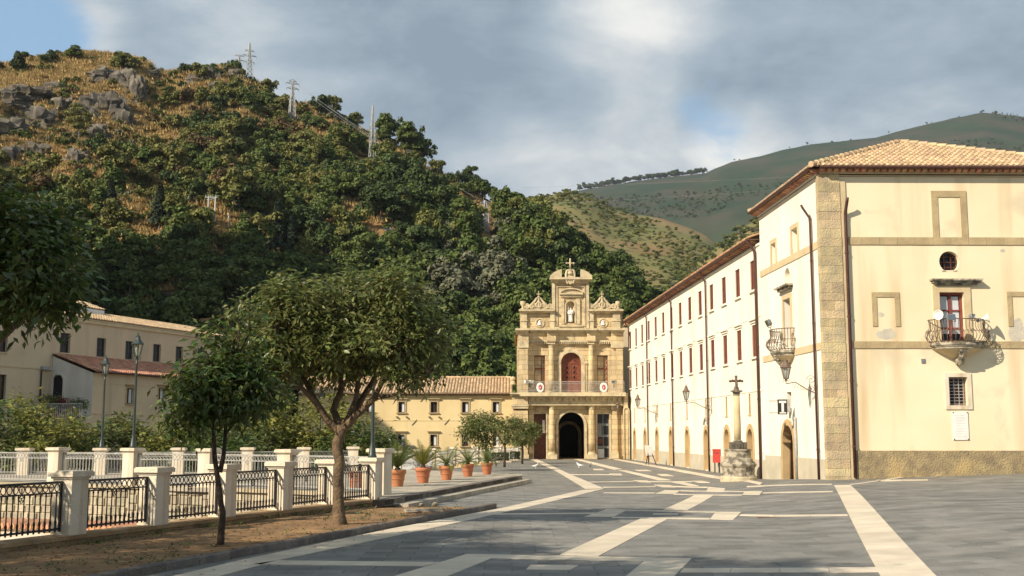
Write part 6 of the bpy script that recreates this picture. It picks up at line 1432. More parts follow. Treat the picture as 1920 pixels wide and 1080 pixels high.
def tree_thing(lab, base, M, trunk_paths, crown_blobs, mt_b, mt_l, tw, nl, size, seed, group=None, name='tree', cat='tree', droop=.5, shell=.55, twigs=60, extra=None):
    t = thing(name, lab, cat, M=M, group=group); m = MB()
    for pts, rads in trunk_paths:
        P_ = [Vector(p) for p in pts]; out = []; rr_ = []                     # resample and roughen
        for i in range(len(P_)-1):
            for k in range(4):
                f = k/4; q = P_[i].lerp(P_[i+1], f); j = Vector((noise.noise(q*3+Vector((seed,0,0))), noise.noise(q*3+Vector((0,seed,0))), 0))*rads[i]*.35; out.append(q+j); rr_.append((rads[i]*(1-f)+rads[i+1]*f)*(1+.10*noise.noise(q*5)))
        out.append(P_[-1]); rr_.append(rads[-1]); m.tube(out, rr_, 10)
    mk('trunk', m, mt_b, t, M, smooth=True)
    cr, TW = leafy(crown_blobs, tw, nl, size, mt_l, seed, droop, shell=shell); c = link('crown', cr, t, M)
    ends = [Vector(p[0][-1]) for p in trunk_paths]; m = MB(); rr = random.Random(seed)
    for i in range(twigs):
        q = Vector(TW[rr.randrange(len(TW))]); e = min(ends, key=lambda w: (w-q).length); mid = e.lerp(q, .5)+Vector((rr.uniform(-.15,.15), rr.uniform(-.15,.15), rr.uniform(-.05,.2))); m.tube([e, mid, q], [.028, .016, .006], 4, False)
    mk('twigs', m, mt_b, t, M)
    if extra:
        e_ = leafy(extra[0], extra[1], nl, size, extra[2], seed+77, droop, shell=shell)[0]; link('pale_shoots', e_, c, M)
    return t
# the big tree on the soil
g = ground(636, 990); zb_ = soil_z(g.x, g.y)-.05; k_ = g.y/FPX
def tp(u, v, dy=0.0): q = atY(u, v, g.y+dy); return (q.x-g.x, dy, q.z-zb_)
big = [([tp(637, 994), tp(634, 950), tp(636, 880), tp(633, 830), tp(640, 798)], [.21, .135, .12, .125, .135]),
       ([tp(638, 812), tp(612, 785, -.1), tp(598, 762, -.2), tp(566, 728, -.4), tp(520, 690, -.6)], [.10, .082, .07, .05, .02]),
       ([tp(600, 770, -.15), tp(585, 740, .2), tp(560, 690, .5), tp(540, 640, .6)], [.08, .07, .05, .02]),
       ([tp(640, 805), tp(625, 770, .3), tp(640, 730, .4), tp(635, 680, .5), tp(620, 610, .5)], [.10, .085, .07, .05, .02]),
       ([tp(642, 808), tp(668, 778, -.1), tp(700, 748, -.3), tp(718, 715, -.5), tp(760, 670, -.8)], [.10, .085, .07, .05, .02]),
       ([tp(644, 800), tp(668, 765, .3), tp(690, 730, .6), tp(720, 680, .9), tp(780, 640, 1.0)], [.10, .085, .07, .05, .02]),
       ([tp(655, 780), tp(670, 740, 0), tp(672, 700, 0), tp(690, 630, 0), tp(700, 570, 0)], [.07, .06, .055, .04, .015]),
       ([tp(700, 748, -.3), tp(740, 740, -.5), tp(800, 700, -.7)], [.05, .035, .015]),
       ([tp(560, 725, -.4), tp(530, 735, -.5), tp(500, 700, -.7)], [.04, .03, .012])]
def bl(u, v, ru, rv, dy=0.0, ry=1.6): q = tp(u, v, dy); return (q[0], q[1], q[2], ru*k_, ry, rv*k_)
blobs = [bl(640, 600, 130, 62, 0, 1.9), bl(560, 590, 75, 42, -.3, 1.3), bl(740, 575, 75, 45, .2, 1.5), bl(775, 635, 58, 42, 0, 1.3), bl(700, 650, 105, 42, -.2, 1.8), bl(530, 635, 70, 42, -.2, 1.3), bl(600, 662, 90, 26, 0, 1.6), bl(480, 660, 45, 32, 0, 1.0),
         bl(735, 535, 35, 22, 0, .7), bl(650, 550, 70, 25, .3, 1.0), bl(470, 580, 28, 25, .2, .6), bl(828, 640, 14, 26, 0, .4), bl(770, 720, 22, 30, -.5, .5), bl(805, 695, 22, 12, 0, .4), bl(720, 722, 25, 18, .3, .5), bl(510, 695, 40, 24, -.3, .8), bl(455, 690, 28, 22, 0, .6), bl(775, 690, 34, 22, -.4, .8), bl(640, 690, 70, 18, .9, .7), bl(490, 720, 22, 20, 0, .5), bl(540, 560, 50, 24, 0, .7), bl(455, 560, 16, 14, 0, .4)]
MT = Matrix.Translation((g.x, g.y, zb_))
tree_thing('large broad-crowned tree on the soil strip, in front of the yellow building', g, MT, big, blobs, BARK, LEAF, 2900, 9, .165, 11, cat='tree', twigs=260)
# the sapling before the balustrade
g = ground(414, 1031); zb_ = soil_z(g.x, g.y)-.04; k_ = g.y/FPX
sap = [([tp(412, 1031), tp(418, 960), tp(408, 900), tp(402, 850)], [.075, .055, .05, .045]), ([tp(412, 885), tp(420, 850, .1), tp(423, 800, .2), tp(430, 740, .3), tp(440, 680, .3)], [.05, .04, .035, .025, .012]),
       ([tp(402, 852), tp(400, 800, -.1), tp(385, 750, -.1), tp(370, 700, -.2)], [.045, .035, .025, .01]), ([tp(422, 815, .15), tp(450, 780, 0), tp(475, 745, 0)], [.028, .02, .008]), ([tp(400, 800), tp(375, 770, 0), tp(345, 740, 0)], [.025, .018, .008])]
blobs = [bl(405, 725, 66, 38, 0, .9), bl(358, 752, 40, 30, 0, .7), bl(458, 705, 46, 46, 0, .8), bl(432, 660, 32, 26, .2, .6), bl(335, 785, 24, 16, 0, .4), bl(470, 755, 34, 20, 0, .5), bl(395, 778, 48, 12, 0, .6), bl(360, 712, 28, 18, 0, .5), bl(462, 630, 22, 20, .2, .4)]
tree_thing('young dark-leaved tree with thin forked trunk before the balustrade', g, Matrix.Translation((g.x, g.y, zb_)), sap, blobs, BARK_D, LEAF_D, 720, 9, .16, 23, twigs=120)
# tree at the left edge, near, trunk outside the picture
def row_tree(x, y, zt, blobs_, lab, seed, tw, size=.14, mt=LEAF_D, H_=2.6, nl=9):
    M = Matrix.Translation((x, y, .06)); tr = [([(0,0,-.05), (.03,.02,1.0), (-.02,0,2.0), (0,.05,H_)], [.17,.13,.12,.12])]
    for i in range(6): a = i*1.05+seed; tr.append(([(0,.02,H_-.1), (.5*math.cos(a), .5*math.sin(a), H_+.55), (1.2*math.cos(a), 1.2*math.sin(a), H_+1.3), (1.8*math.cos(a), 1.8*math.sin(a), zt-.9)], [.09,.07,.045,.012]))
    return tree_thing(lab, None, M, tr, blobs_, BARK, mt, tw, nl, size, seed, twigs=110)
def ab(u, v, D_, ru, rv, ry, ox, oy): q = atY(u, v, D_); k = D_/FPX; return (q.x-ox, q.y-oy, q.z-.06, ru*k, ry, rv*k)
ox, oy = -8.35, 16.2
bb = [ab(-50, 485, 16, 120, 90, 1.5, ox, oy), ab(25, 440, 15.5, 60, 50, .9, ox, oy), ab(70, 500, 15.5, 40, 44, .8, ox, oy), ab(50, 560, 15.5, 70, 28, 1.0, ox, oy), ab(-20, 400, 16, 80, 42, 1.0, ox, oy), ab(110, 560, 15.5, 20, 20, .4, ox, oy), ab(88, 622, 15.2, 18, 10, .3, ox, oy), ab(15, 605, 15.2, 20, 12, .4, ox, oy), ab(120, 505, 15.6, 12, 14, .3, ox, oy), ab(-160, 470, 16, 110, 130, 1.5, ox, oy)]
row_tree(ox, oy, 5.6, bb, 'near tree whose dark crown hangs in from the left edge', 31, 1900, .15, LEAF_D, nl=9)
# more trees of the same row, outside the picture, whose shade lies on the square
for i, (x, y, s, zt, tw) in enumerate(((-9.3, 9.0, 1.35, 11.0, 1300), (-13.0, 12.5, 1.3, 10.5, 1300), (-12.8, 6.3, 1.5, 12.2, 1300), (-17.5, 10.5, 1.4, 11.3, 1200), (-15.8, 17.0, 1.2, 7.6, 1200))):
    bb = [(0,0,zt-2.2,2.3*s,2.3*s,1.5*s), (1.2*s,.5,zt-2.6,1.5*s,1.5*s,1.0*s), (-1.2*s,-.8,zt-2.4,1.5*s,1.4*s,1.1*s), (.3,-1.4*s,zt-1.6,1.3*s,1.3*s,.9*s), (.4,1.5*s,zt-3.0,1.2*s,1.2*s,.8*s)]
    row_tree(x, y, zt, bb, 'broad dark green tree of the row, %s' % ['second beyond the left edge', 'third beyond the left edge', 'tallest one, set back beside the third', 'far one beyond the balustrade', 'lowest one, beyond the balustrade at the left'][i], 60+i*3, tw, .19, LEAF_D, H_=zt-4.6, nl=8)
# small trees by the hedges
def small_tree(u, v, D_, lab, blobs_, seed, tw=420):
    x = (u-960)/FPX*D_; M = Matrix.Translation((x, D_, 0)); k = D_/FPX
    def q(uu, vv, dy=0): p = atY(uu, vv, D_+dy); return (p.x-x, dy, p.z)
    cu = blobs_[0][0]
    tr = [([(0,0,0), q(u+1, 845), q(u, 832)], [.09,.075,.07])]
    for s in (-1, 0, 1): tr.append(([q(u, 836), q(u+s*9, 822, s*.2), q(u+s*20, 808, s*.3)], [.06,.045,.015]))
    return tree_thing(lab, None, M, tr, [(*q(a, b), c*k, min(c*k, 1.3), d*k) for a, b, c, d in blobs_], BARK_D, LEAF, tw, 9, .17, seed, group='small trees near the church', twigs=50)
small_tree(911, 868, 66, 'small roundish tree directly behind the fourth and fifth palms', [(905,804,40,24),(890,818,24,14),(925,802,24,20),(905,788,24,12),(885,800,20,14),(905,830,22,12)], 5, 480)
small_tree(946, 866, 74, 'small tree between the middle hedge and the yellow wall', [(948,810,26,18),(940,798,18,12)], 6, 200)
small_tree(979, 862, 82, 'small tree in front of the left church pier and door', [(975,812,36,22),(995,808,20,16),(962,804,20,14),(985,796,18,10)], 8, 480)
# trees in the ravine
def ravine_tree(u, vt, D_, r, mt, lab, seed, n=3, tw=700, size=.28, vb=None, grp='trees in the ravine below the terrace'):
    q = atY(u, vt, D_); H_ = q.z+4.8; x = q.x; M = Matrix.Translation((x, D_, -4.8)); rr = random.Random(seed); bb = [(0,0,H_-r*.95,r,r,r*.95)]
    for i in range(8): a = rr.uniform(0, 6.28); bb.append((r*.72*math.cos(a), r*.72*math.sin(a), H_-r*rr.uniform(.7, 2.1), r*rr.uniform(.4,.65), r*.55, r*rr.uniform(.35,.6)))
    tr = [([(0,0,0), (.1,0,H_*.3), (0,.1,H_-r*1.3)], [.2,.16,.1])]
    for i in range(4): a = i*1.6+seed; tr.append(([(0,.05,H_*.35), (r*.4*math.cos(a), r*.4*math.sin(a), H_*.55), (r*.7*math.cos(a), r*.7*math.sin(a), H_-r)], [.1,.07,.02]))
    return tree_thing(lab, None, M, tr, bb, BARK_D, mt, tw, 8, size, seed, group=grp, shell=.6, twigs=30, droop=.2)
RT = [(8, 722, 60, 3.6, LEAF_Y, 'yellow-green tree at the left edge beneath the long beige building'), (80, 765, 62, 3.0, LEAF, 'olive bush-like tree below the arched gable opening'), (150, 790, 63, 3.0, LEAF_D, 'dark tree left of the shorter street lamp'),
      (228, 796, 66, 2.6, LEAF, 'green tree between the two nearest street lamps'), (292, 792, 66, 2.4, LEAF_Y, 'yellowish tree right of the tall street lamp'), (350, 815, 66, 2.2, LEAF_Y, 'low lime tree behind the sapling trunk'), (450, 772, 68, 3.2, LEAF, 'green tree behind the right side of the sapling'),
      (505, 752, 70, 3.3, LEAF_Y, 'bright lime tree around the first thin distant lamp post'), (575, 742, 70, 3.6, LEAF_Y, 'tallest lime green tree behind the big tree trunk'), (635, 770, 68, 2.8, LEAF_Y, 'lime tree just right behind the big trunk'), (678, 798, 66, 2.1, LEAF_D, 'small dark green tree next to the balustrade end lamp'),
      (40, 800, 58, 2.5, LEAF, 'low green tree above the far balustrade at the left edge'), (410, 800, 60, 2.2, LEAF_D, 'dark low tree just behind the forked sapling trunk'), (-60, 740, 58, 3.5, LEAF_D, 'dark tree cut by the left edge below the beige building'), (110, 808, 58, 2.3, LEAF_Y, 'low sunlit tree left of the lamps above the balustrade')]
for i, (u, v, D_, r, mt, lab) in enumerate(RT): ravine_tree(u, v, D_, r, mt, lab, 100+i, tw=1150, size=.30)
# potted plants on the gable terrace
for i, (u, mt, lab, r) in enumerate(((83, LEAF_D, 'dark rounded shrub on the small terrace left of the arch', .75), (131, LEAF_D, 'small green potted shrub right of the arched opening', .45), (158, mat('leaf_red', (.25,.04,.035), (.12,.06,.03), 3, .6, island=.4), 'reddish potted shrub on the small terrace', .5), (183, LEAF_D, 'low dark shrub at the right end of the small terrace', .45), (143, LEAF, 'low green plant behind the thin white railing', .5))):
    a, z = hg(u, 775); M = FG.at(a, tz-.2, -1.2-.4*i); t = thing('potted_shrub', lab, 'potted shrub', M=M, group='shrubs on the gable terrace'); mk('pot', MB().lathe((0,0,0), [(.18,0),(.26,.4),(.28,.42)], 12), TERRA, t, M); mk('stem', MB().tube([(0,0,.3),(0,0,.3+r)], .03, 5), BARK_D, t, M)
    link('foliage', leafy([(0,0,.5+r*1.1,r,r,r*.8)], 110, 8, .16, mt, 200+i)[0], t, M)

# weeds and tufts on the soil strip and along its base wall
Ps = []; Ns = []; rr = np.random.RandomState(9)
for i in range(150):
    y = rr.uniform(15, 33); x = (soil_left(y)+rr.uniform(.28, .6)) if rr.rand() < .55 else rr.uniform(soil_left(y)+.4, kerb_x(y)-.2); z = soil_z(x, y); n_ = rr.randint(5, 22)
    P = np.stack([x+rr.normal(0, .07, n_), y+rr.normal(0, .07, n_), z+rr.uniform(.0, .09, n_)], 1); Ps.append(P); Ns.append(np.tile([0, -.4, .8], (n_, 1)))
V, F_ = leaf_quads(np.concatenate(Ps), np.concatenate(Ns), .032, rr, .7, .35); link('weeds', mesh_np('weeds', V, F_, LEAF_D), kind='stuff')
# ================================================================ HILLS
def interp(pts, u):
    if u <= pts[0][0]: return pts[0][1]
    for (a, b), (c, d) in zip(pts[:-1], pts[1:]):
        if u <= c: return b+(d-b)*(u-a)/(c-a)
    return pts[-1][1]
RIDGE = [(-900, 330), (-500, 200), (-250, 150), (-60, 128), (0, 120), (40, 110), (90, 104), (130, 99), (200, 104), (245, 116), (268, 138), (300, 138), (345, 130), (400, 126), (440, 142), (462, 158), (520, 192), (560, 196), (605, 204), (640, 228), (680, 250), (730, 270), (775, 286), (800, 316), (860, 348), (900, 368), (930, 386), (970, 394), (1010, 414), (1040, 432), (1100, 486), (1160, 528), (1210, 562), (1250, 592), (1290, 622), (1340, 660), (1420, 710), (1600, 780)]
YR = [(-900, 190), (-400, 230), (0, 255), (500, 262), (900, 250), (1290, 200), (1600, 170)]
Y0 = [(-900, 60), (-500, 85), (-200, 118), (0, 128), (500, 122), (1000, 116), (1600, 112)]
def hill_z(x, y):
    u = 960 + FPX*x/y; yr = interp(YR, u); y0 = interp(Y0, u); zr = atY(u, interp(RIDGE, u), yr).z; zb0 = -5.0
    t = (y-y0)/(yr-y0)
    if t <= 0: z = zb0
    elif t <= 1: z = zb0 + (zr-zb0)*(t**.95)
    else: z = zr - (t-1)*zr*.9
    k = max(0, min(1, t*4))*max(0, min(1, (1-t)*5)) if t < 1 else 0
    n1 = noise.fractal(Vector((x*.018, y*.02, 1.3)), 1.0, 2.0, 5); n2 = noise.fractal(Vector((x*.05, y*.05, 7.3)), 1.0, 2.0, 4)
    z += k*(n1*(9.0+2.5*smooth(-20, -70, x)) + n2*2.6)
    if t >= 1: z += n2*.5
    return z
def build_hill():
    m = MB(); us = np.arange(-900, 1601, 10); ts = np.concatenate([np.linspace(-.12, 1, 110), np.linspace(1.03, 1.5, 8)]); nu, nt_ = len(us), len(ts)
    V = np.zeros((nt_, nu, 3))
    for j, t in enumerate(ts):
        for i, u in enumerate(us):
            y0 = interp(Y0, u); yr = interp(YR, u); y = y0+(yr-y0)*t; x = (u-960)/FPX*y; V[j, i] = (x, y, hill_z(x, y))
    idx = np.arange(nt_*nu).reshape(nt_, nu); F_ = np.stack([idx[:-1,:-1], idx[:-1,1:], idx[1:,1:], idx[1:,:-1]], -1).reshape(-1, 4)
    return mesh_np('hill', V.reshape(-1, 3), F_, HILLM, True)
HILLM = mat('hill_ground', (0.34, 0.19, 0.08), (0.13, 0.10, 0.045), 0.05, 0.98, 1.0, 0.8, det=12, stain=(0.16, 0.8, (0.34, 0.22, 0.10)), contrast=(.42, .58))
hill = link('hill', build_hill(), kind='structure')
def hill_hit(u, v):
    d = raydir(u, v); y0 = interp(Y0, u); yr = interp(YR, u); prev = None
    for i in range(161):
        y = y0 + (yr*1.02-y0)*i/160; k = y/d.y; x = d.x*k; z = HCAM+d.z*k
        if hill_z(x, y) >= z: return Vector((x, y, hill_z(x, y)))
    k = yr/d.y; return Vector((d.x*k, yr, hill_z(d.x*k, yr)))
def unproj(p):
    q = Vector((p[0], p[1], p[2]-HCAM)); f = q.y*math.cos(TILT)+q.z*math.sin(TILT); up = -q.y*math.sin(TILT)+q.z*math.cos(TILT); return 960+FPX*q.x/f, 540-FPX*up/f
# further hills
def far_hill(name, ridge, y0, yr, zb0, mt, u0, u1, amp, lab=None, step=8, nt_=50, pw=1.0):
    us = np.arange(u0, u1+1, step); V = np.zeros((nt_+6, len(us), 3))
    for j in range(nt_+6):
        t = j/(nt_-1)
        for i, u in enumerate(us):
            y = y0+(yr-y0)*t; x = (u-960)/FPX*y; zr = atY(u, interp(ridge, u), yr).z
            z = zb0+(zr-zb0)*min(1, t)**pw if t <= 1 else zr-(t-1)*zr*2
            k = max(0, min(1, (1-t)*6))*min(1, t*5) if t < 1 else 0
            z += k*amp*noise.fractal(Vector((x*1.6/amp*.02, y*.6/amp*.02, yr)), 1.0, 2.0, 6) + (amp*.012*noise.noise(Vector((x*.05, y*.05, 0))))
            V[j, i] = (x, y, z)
    n1, n2 = V.shape[:2]; idx = np.arange(n1*n2).reshape(n1, n2); F_ = np.stack([idx[:-1,:-1], idx[:-1,1:], idx[1:,1:], idx[1:,:-1]], -1).reshape(-1, 4)
    o = link(name, mesh_np(name, V.reshape(-1, 3), F_, mt, True), kind='structure')
    if lab: o['label'] = lab
    return V
HM2 = mat('hill_middle', (0.22, 0.16, 0.07), (0.13, 0.14, 0.045), 0.022, 0.98, 1.0, 0.25, det=12, stain=(0.03, 0.8, (0.20, 0.10, 0.05)), contrast=(.40, .60))
HM3 = mat('hill_far', (0.016, 0.036, 0.016), (0.050, 0.046, 0.028), 0.014, 0.98, 1.0, 0.09, det=15, stain=(0.006, 0.8, (0.036, 0.055, 0.022)), contrast=(.40, .62))
R2 = [(800, 420), (900, 395), (1000, 376), (1040, 364), (1075, 361), (1110, 370), (1150, 392), (1200, 402), (1250, 410), (1300, 428), (1330, 442), (1360, 466), (1400, 500), (1500, 560), (1700, 620)]
R3 = [(700, 420), (960, 380), (1030, 370), (1090, 357), (1150, 347), (1200, 339), (1250, 333), (1330, 325), (1350, 316), (1380, 304), (1440, 292), (1480, 281), (1540, 270), (1600, 264), (1660, 258), (1720, 242), (1800, 224), (1840, 216), (1870, 211), (1920, 216), (2100, 235), (2500, 300)]
R4 = [(1200, 560), (1300, 500), (1340, 470), (1380, 440), (1410, 420), (1440, 408), (1600, 380), (1900, 380)]
V2 = far_hill('hill', R2, 300, 620, -8, HM2, 780, 1700, 22, 'brownish green hill behind the forested slope')
V3 = far_hill('hill', R3, 750, 1900, -8, HM3, 700, 2500, 70, 'long dark hill on the right horizon', nt_=70)
V4 = far_hill('hill', R4, 260, 480, -8, HM2, 1200, 1900, 16, 'low rocky shoulder just above the wing roof')
# unseen spur added at the left, raised to shade the lower hill and beige building
def spur(x, y): return (62+36*smooth(48, 80, y))*math.exp(-((x+104)/30)**2 - (max(0, 34-y)/26)**2) * (1+.08*noise.noise(Vector((x*.05, y*.05, 3)))) - 6
V = []; n1, n2 = 40, 50
for j in range(n2):
    for i in range(n1): x = -190+ (150)*i/(n1-1); y = -30+150*j/(n2-1); V.append((x, y, spur(x, y)-2))
idx = np.arange(n1*n2).reshape(n2, n1); F_ = np.stack([idx[:-1,:-1], idx[:-1,1:], idx[1:,1:], idx[1:,:-1]], -1).reshape(-1, 4)
link('shade_spur', mesh_np('shade_spur', np.array(V), F_, HILLM, True), kind='structure')

# vegetation meshes
def crown_np(seed, r, h, n, size, nl=7, zlow=.15, cone=False):
    rr = np.random.RandomState(seed)
    if cone:
        t = rr.uniform(0, 1, n)**.75; a = rr.uniform(0, 2*np.pi, n); rad = r*(1-t)*(.82+.25*rr.uniform(0, 1, n)) + .08; P = np.stack([rad*np.cos(a), rad*np.sin(a), .1*h+t*h*.9], 1); N_ = np.stack([np.cos(a), np.sin(a), np.full(n, .35)], 1)
    else:
        cs = [(0, 0, h*.60, r*.60, h*.33)]
        for i in range(nl): a = rr.uniform(0, 6.28); d_ = r*rr.uniform(.3, .95); cs.append((d_*np.cos(a), d_*np.sin(a), h*rr.uniform(.30, .92), r*rr.uniform(.16, .44), h*rr.uniform(.10, .24)))
        B = np.array(cs); w = B[:,3]**2; pick = rr.choice(len(B), n, p=w/w.sum()); b = B[pick]; D = rr.normal(0, 1, (n, 3)); D /= np.linalg.norm(D, axis=1, keepdims=True); D[:,2] = np.where(D[:,2] < -.3, -D[:,2], D[:,2])
        P = b[:, :3] + D*np.stack([b[:,3], b[:,3], b[:,4]], 1)*rr.uniform(.62, 1.16, (n, 1)); N_ = D
    return leaf_quads(P, N_, size, rr, .55, .75, .5)
def hmat(name, a, b): return mat(name, a, b, .35, .7, island=.30, rnd=.0, trans=.12)
HG = [hmat('foliage_dark', (.044,.070,.018), (.070,.098,.026)), hmat('foliage_green', (.080,.115,.024), (.115,.145,.032)), hmat('foliage_olive', (.135,.145,.034), (.17,.17,.042)), hmat('foliage_yellow', (.155,.16,.042), (.20,.185,.05)), hmat('foliage_rust', (.16,.10,.042), (.12,.095,.038)), hmat('foliage_conifer', (.022,.036,.016), (.032,.046,.02)), hmat('foliage_grey', (.12,.125,.075), (.15,.15,.09))]
HNAME = ['dark green', 'mid green', 'olive green', 'yellowish green', 'rusty brown', 'blackish green', 'grey green']
def tree_mesh(seed, r, h, n, size, mt, trunk=True, cone=False, nl=7):
    V, F_ = crown_np(seed, r, h, n, size, nl, cone=cone); me = mesh_np('hill_tree', V, F_, mt)
    if trunk:
        m = MB().tube([(0,0,-.8), (.1,0,h*.3), (0,.05,h*.6)], [.16,.12,.05], 5)
        for s in (-1, 1): m.tube([(.05,0,h*.25), (s*r*.4,.1*s,h*.5)], [.08,.03], 4)
        bm = bmesh.new(); bm.from_mesh(me); t = m.mesh('t', BARK_G); bm.from_mesh(t)
        nf = len(F_)
        for i, f in enumerate(bm.faces): f.material_index = 0 if i < nf else 1
        bm.to_mesh(me); bm.free(); me.materials.append(BARK_G)
    return me
TREES = []    # (mesh, colour index, kind)
for ci in range(5):
    for k in range(3): TREES.append((tree_mesh(500+ci*10+k, (2.2,2.8,2.4)[k], (5.6,4.2,4.8)[k], 2100, .205, HG[ci], nl=(9,13,11)[k]), ci, 'tree'))
for k in range(2): TREES.append((tree_mesh(600+k, 1.3, 6.2, 1100, .24, HG[5], cone=True), 5, 'cypress'))
for k in range(2): TREES.append((tree_mesh(620+k, 3.0, 5.0, 1250, .25, HG[6]), 6, 'tree'))
SHRUBS = []
for ci, s in ((0,1),(1,2),(1,3),(2,4),(2,5),(3,6),(4,7),(6,8)):
    V, F_ = crown_np(700+s, 1.15, 1.7, 330, .17, 5); SHRUBS.append(mesh_np('shrub', V, F_, HG[ci]))
# dry grass tuft
DRY = mat('dry_grass', (0.52, 0.36, 0.15), (0.38, 0.27, 0.12), .4, .95, island=.3, trans=.1)
rr = np.random.RandomState(4); n = 130; P = np.stack([rr.normal(0, .5, n), rr.normal(0, .5, n), np.zeros(n)], 1); tip = P + np.stack([rr.normal(0, .22, n), rr.normal(0, .22, n), rr.uniform(.35, .85, n)], 1); W_ = np.stack([rr.normal(0, .05, n), rr.normal(0, .05, n), np.zeros(n)], 1)
TUFT = mesh_np('tuft', np.stack([P-W_, P+W_, tip], 1).reshape(-1, 3), np.arange(n*3).reshape(-1, 3), DRY)

def scatter(name, pts, scales, rots, inds, meshes, label=None):
    """one object of countless plants: geometry nodes place the shared meshes on its points"""
    col = bpy.data.collections.new(name+'_sources')
    for i, me in enumerate(meshes): o = bpy.data.objects.new('%s_source_%02d' % (name, i), me); col.objects.link(o)
    me = bpy.data.meshes.new(name); me.vertices.add(len(pts)); me.vertices.foreach_set('co', np.array(pts, dtype=np.float32).ravel())
    for nm, arr, ty in (('sc', scales, 'FLOAT'), ('rz', rots, 'FLOAT'), ('vi', inds, 'INT')):
        at = me.attributes.new(nm, ty, 'POINT'); at.data.foreach_set('value', np.array(arr, dtype=np.float32 if ty == 'FLOAT' else np.int32))
    ob = link(name, me, kind='stuff')
    if label: ob['label'] = label
    ng = bpy.data.node_groups.new(name, 'GeometryNodeTree'); ng.interface.new_socket('Geometry', in_out='INPUT', socket_type='NodeSocketGeometry'); ng.interface.new_socket('Geometry', in_out='OUTPUT', socket_type='NodeSocketGeometry')
    N = ng.nodes; L = ng.links; gi = N.new('NodeGroupInput'); go = N.new('NodeGroupOutput'); ci = N.new('GeometryNodeCollectionInfo'); ci.inputs[0].default_value = col; ci.inputs['Separate Children'].default_value = True; ci.inputs['Reset Children'].default_value = True
    iop = N.new('GeometryNodeInstanceOnPoints'); iop.inputs['Pick Instance'].default_value = True
    def na(nm, ty): a = N.new('GeometryNodeInputNamedAttribute'); a.data_type = ty; a.inputs[0].default_value = nm; return a.outputs[0]
    cx_ = N.new('ShaderNodeCombineXYZ'); L.new(na('rz', 'FLOAT'), cx_.inputs[2])
    L.new(gi.outputs[0], iop.inputs['Points']); L.new(ci.outputs[0], iop.inputs['Instance']); L.new(na('vi', 'INT'), iop.inputs['Instance Index']); L.new(cx_.outputs[0], iop.inputs['Rotation']); L.new(na('sc', 'FLOAT'), iop.inputs['Scale']); L.new(iop.outputs[0], go.inputs[0])
    md = ob.modifiers.new('scatter', 'NODES'); md.node_group = ng; return ob

# how wooded a spot of the hill is, by how it looks in the photograph: open dry grass high on the left, forest low and right
def dens(u, v):
    h = interp(RIDGE, u); dn = (v-h)
    d_ = 1.0
    if u < 280: d_ = .10 + .70*smooth(250, 360, v)
    if u < 560 and v < 470: d_ *= .30 + .70*smooth(260, 560, u)
    if 200 < u < 560 and 300 < v < 450: d_ *= .6
    if dn < 25: d_ *= .55
    return d_
trng = random.Random(12); cand = []
while len(cand) < 2500:
    u = trng.uniform(-330, 1400); y0 = interp(Y0, u); yr = interp(YR, u); y = y0+(yr-y0)*(trng.random()**.85)*.995; x = (u-960)/FPX*y
    z = hill_z(x, y); uu, vv = unproj((x, y, z)); nz_ = noise.noise(Vector((x*.045, y*.045, 5)))
    if trng.random() > dens(uu, vv)*(1.0 if uu > 650 else .8+.5*nz_): continue
    if any(abs(uu-a) < w_ and b < vv < c_ for a, b, c_, w_ in ((909, 385, 505, 30), (697, 300, 368, 14), (393, 395, 480, 24), (428, 405, 465, 12), (725, 432, 505, 30), (547, 170, 262, 16), (150, 235, 335, 36), (518, 480, 520, 22))): continue
    if 555 < uu < 905 and 2 < vv - (168+(uu-547)*.62) < 42: continue          # the cleared strip under the power lines
    # colour by place
    rusty = (uu < 720 and vv < 420 and trng.random() < .34*smooth(760, 250, uu)+.0) ; r0 = trng.random()
    if rusty: ci = 4 if r0 < .4 else 3
    elif uu < 700: ci = 0 if r0 < .22 else 1 if r0 < .62 else 2 if r0 < .9 else 3
    else: ci = 0 if r0 < .28 else 1 if r0 < .74 else 2 if r0 < .95 else 3
    if vv > 500: ci = min(ci, 1)
    if 830 < uu < 960 and 460 < vv < 600 and r0 < .6: mi = 17+trng.randrange(2)
    else: mi = ci*3+trng.randrange(3)
    s = (trng.uniform(.45, .8) if trng.random() < .45 else trng.uniform(.8, 1.35))*(.8 if vv < 260 else 1.0)*(1.12 if uu > 700 else 1.0)
    cand.append((x, y, z-.35*s, s, trng.uniform(0, 6.28), mi, uu, vv))
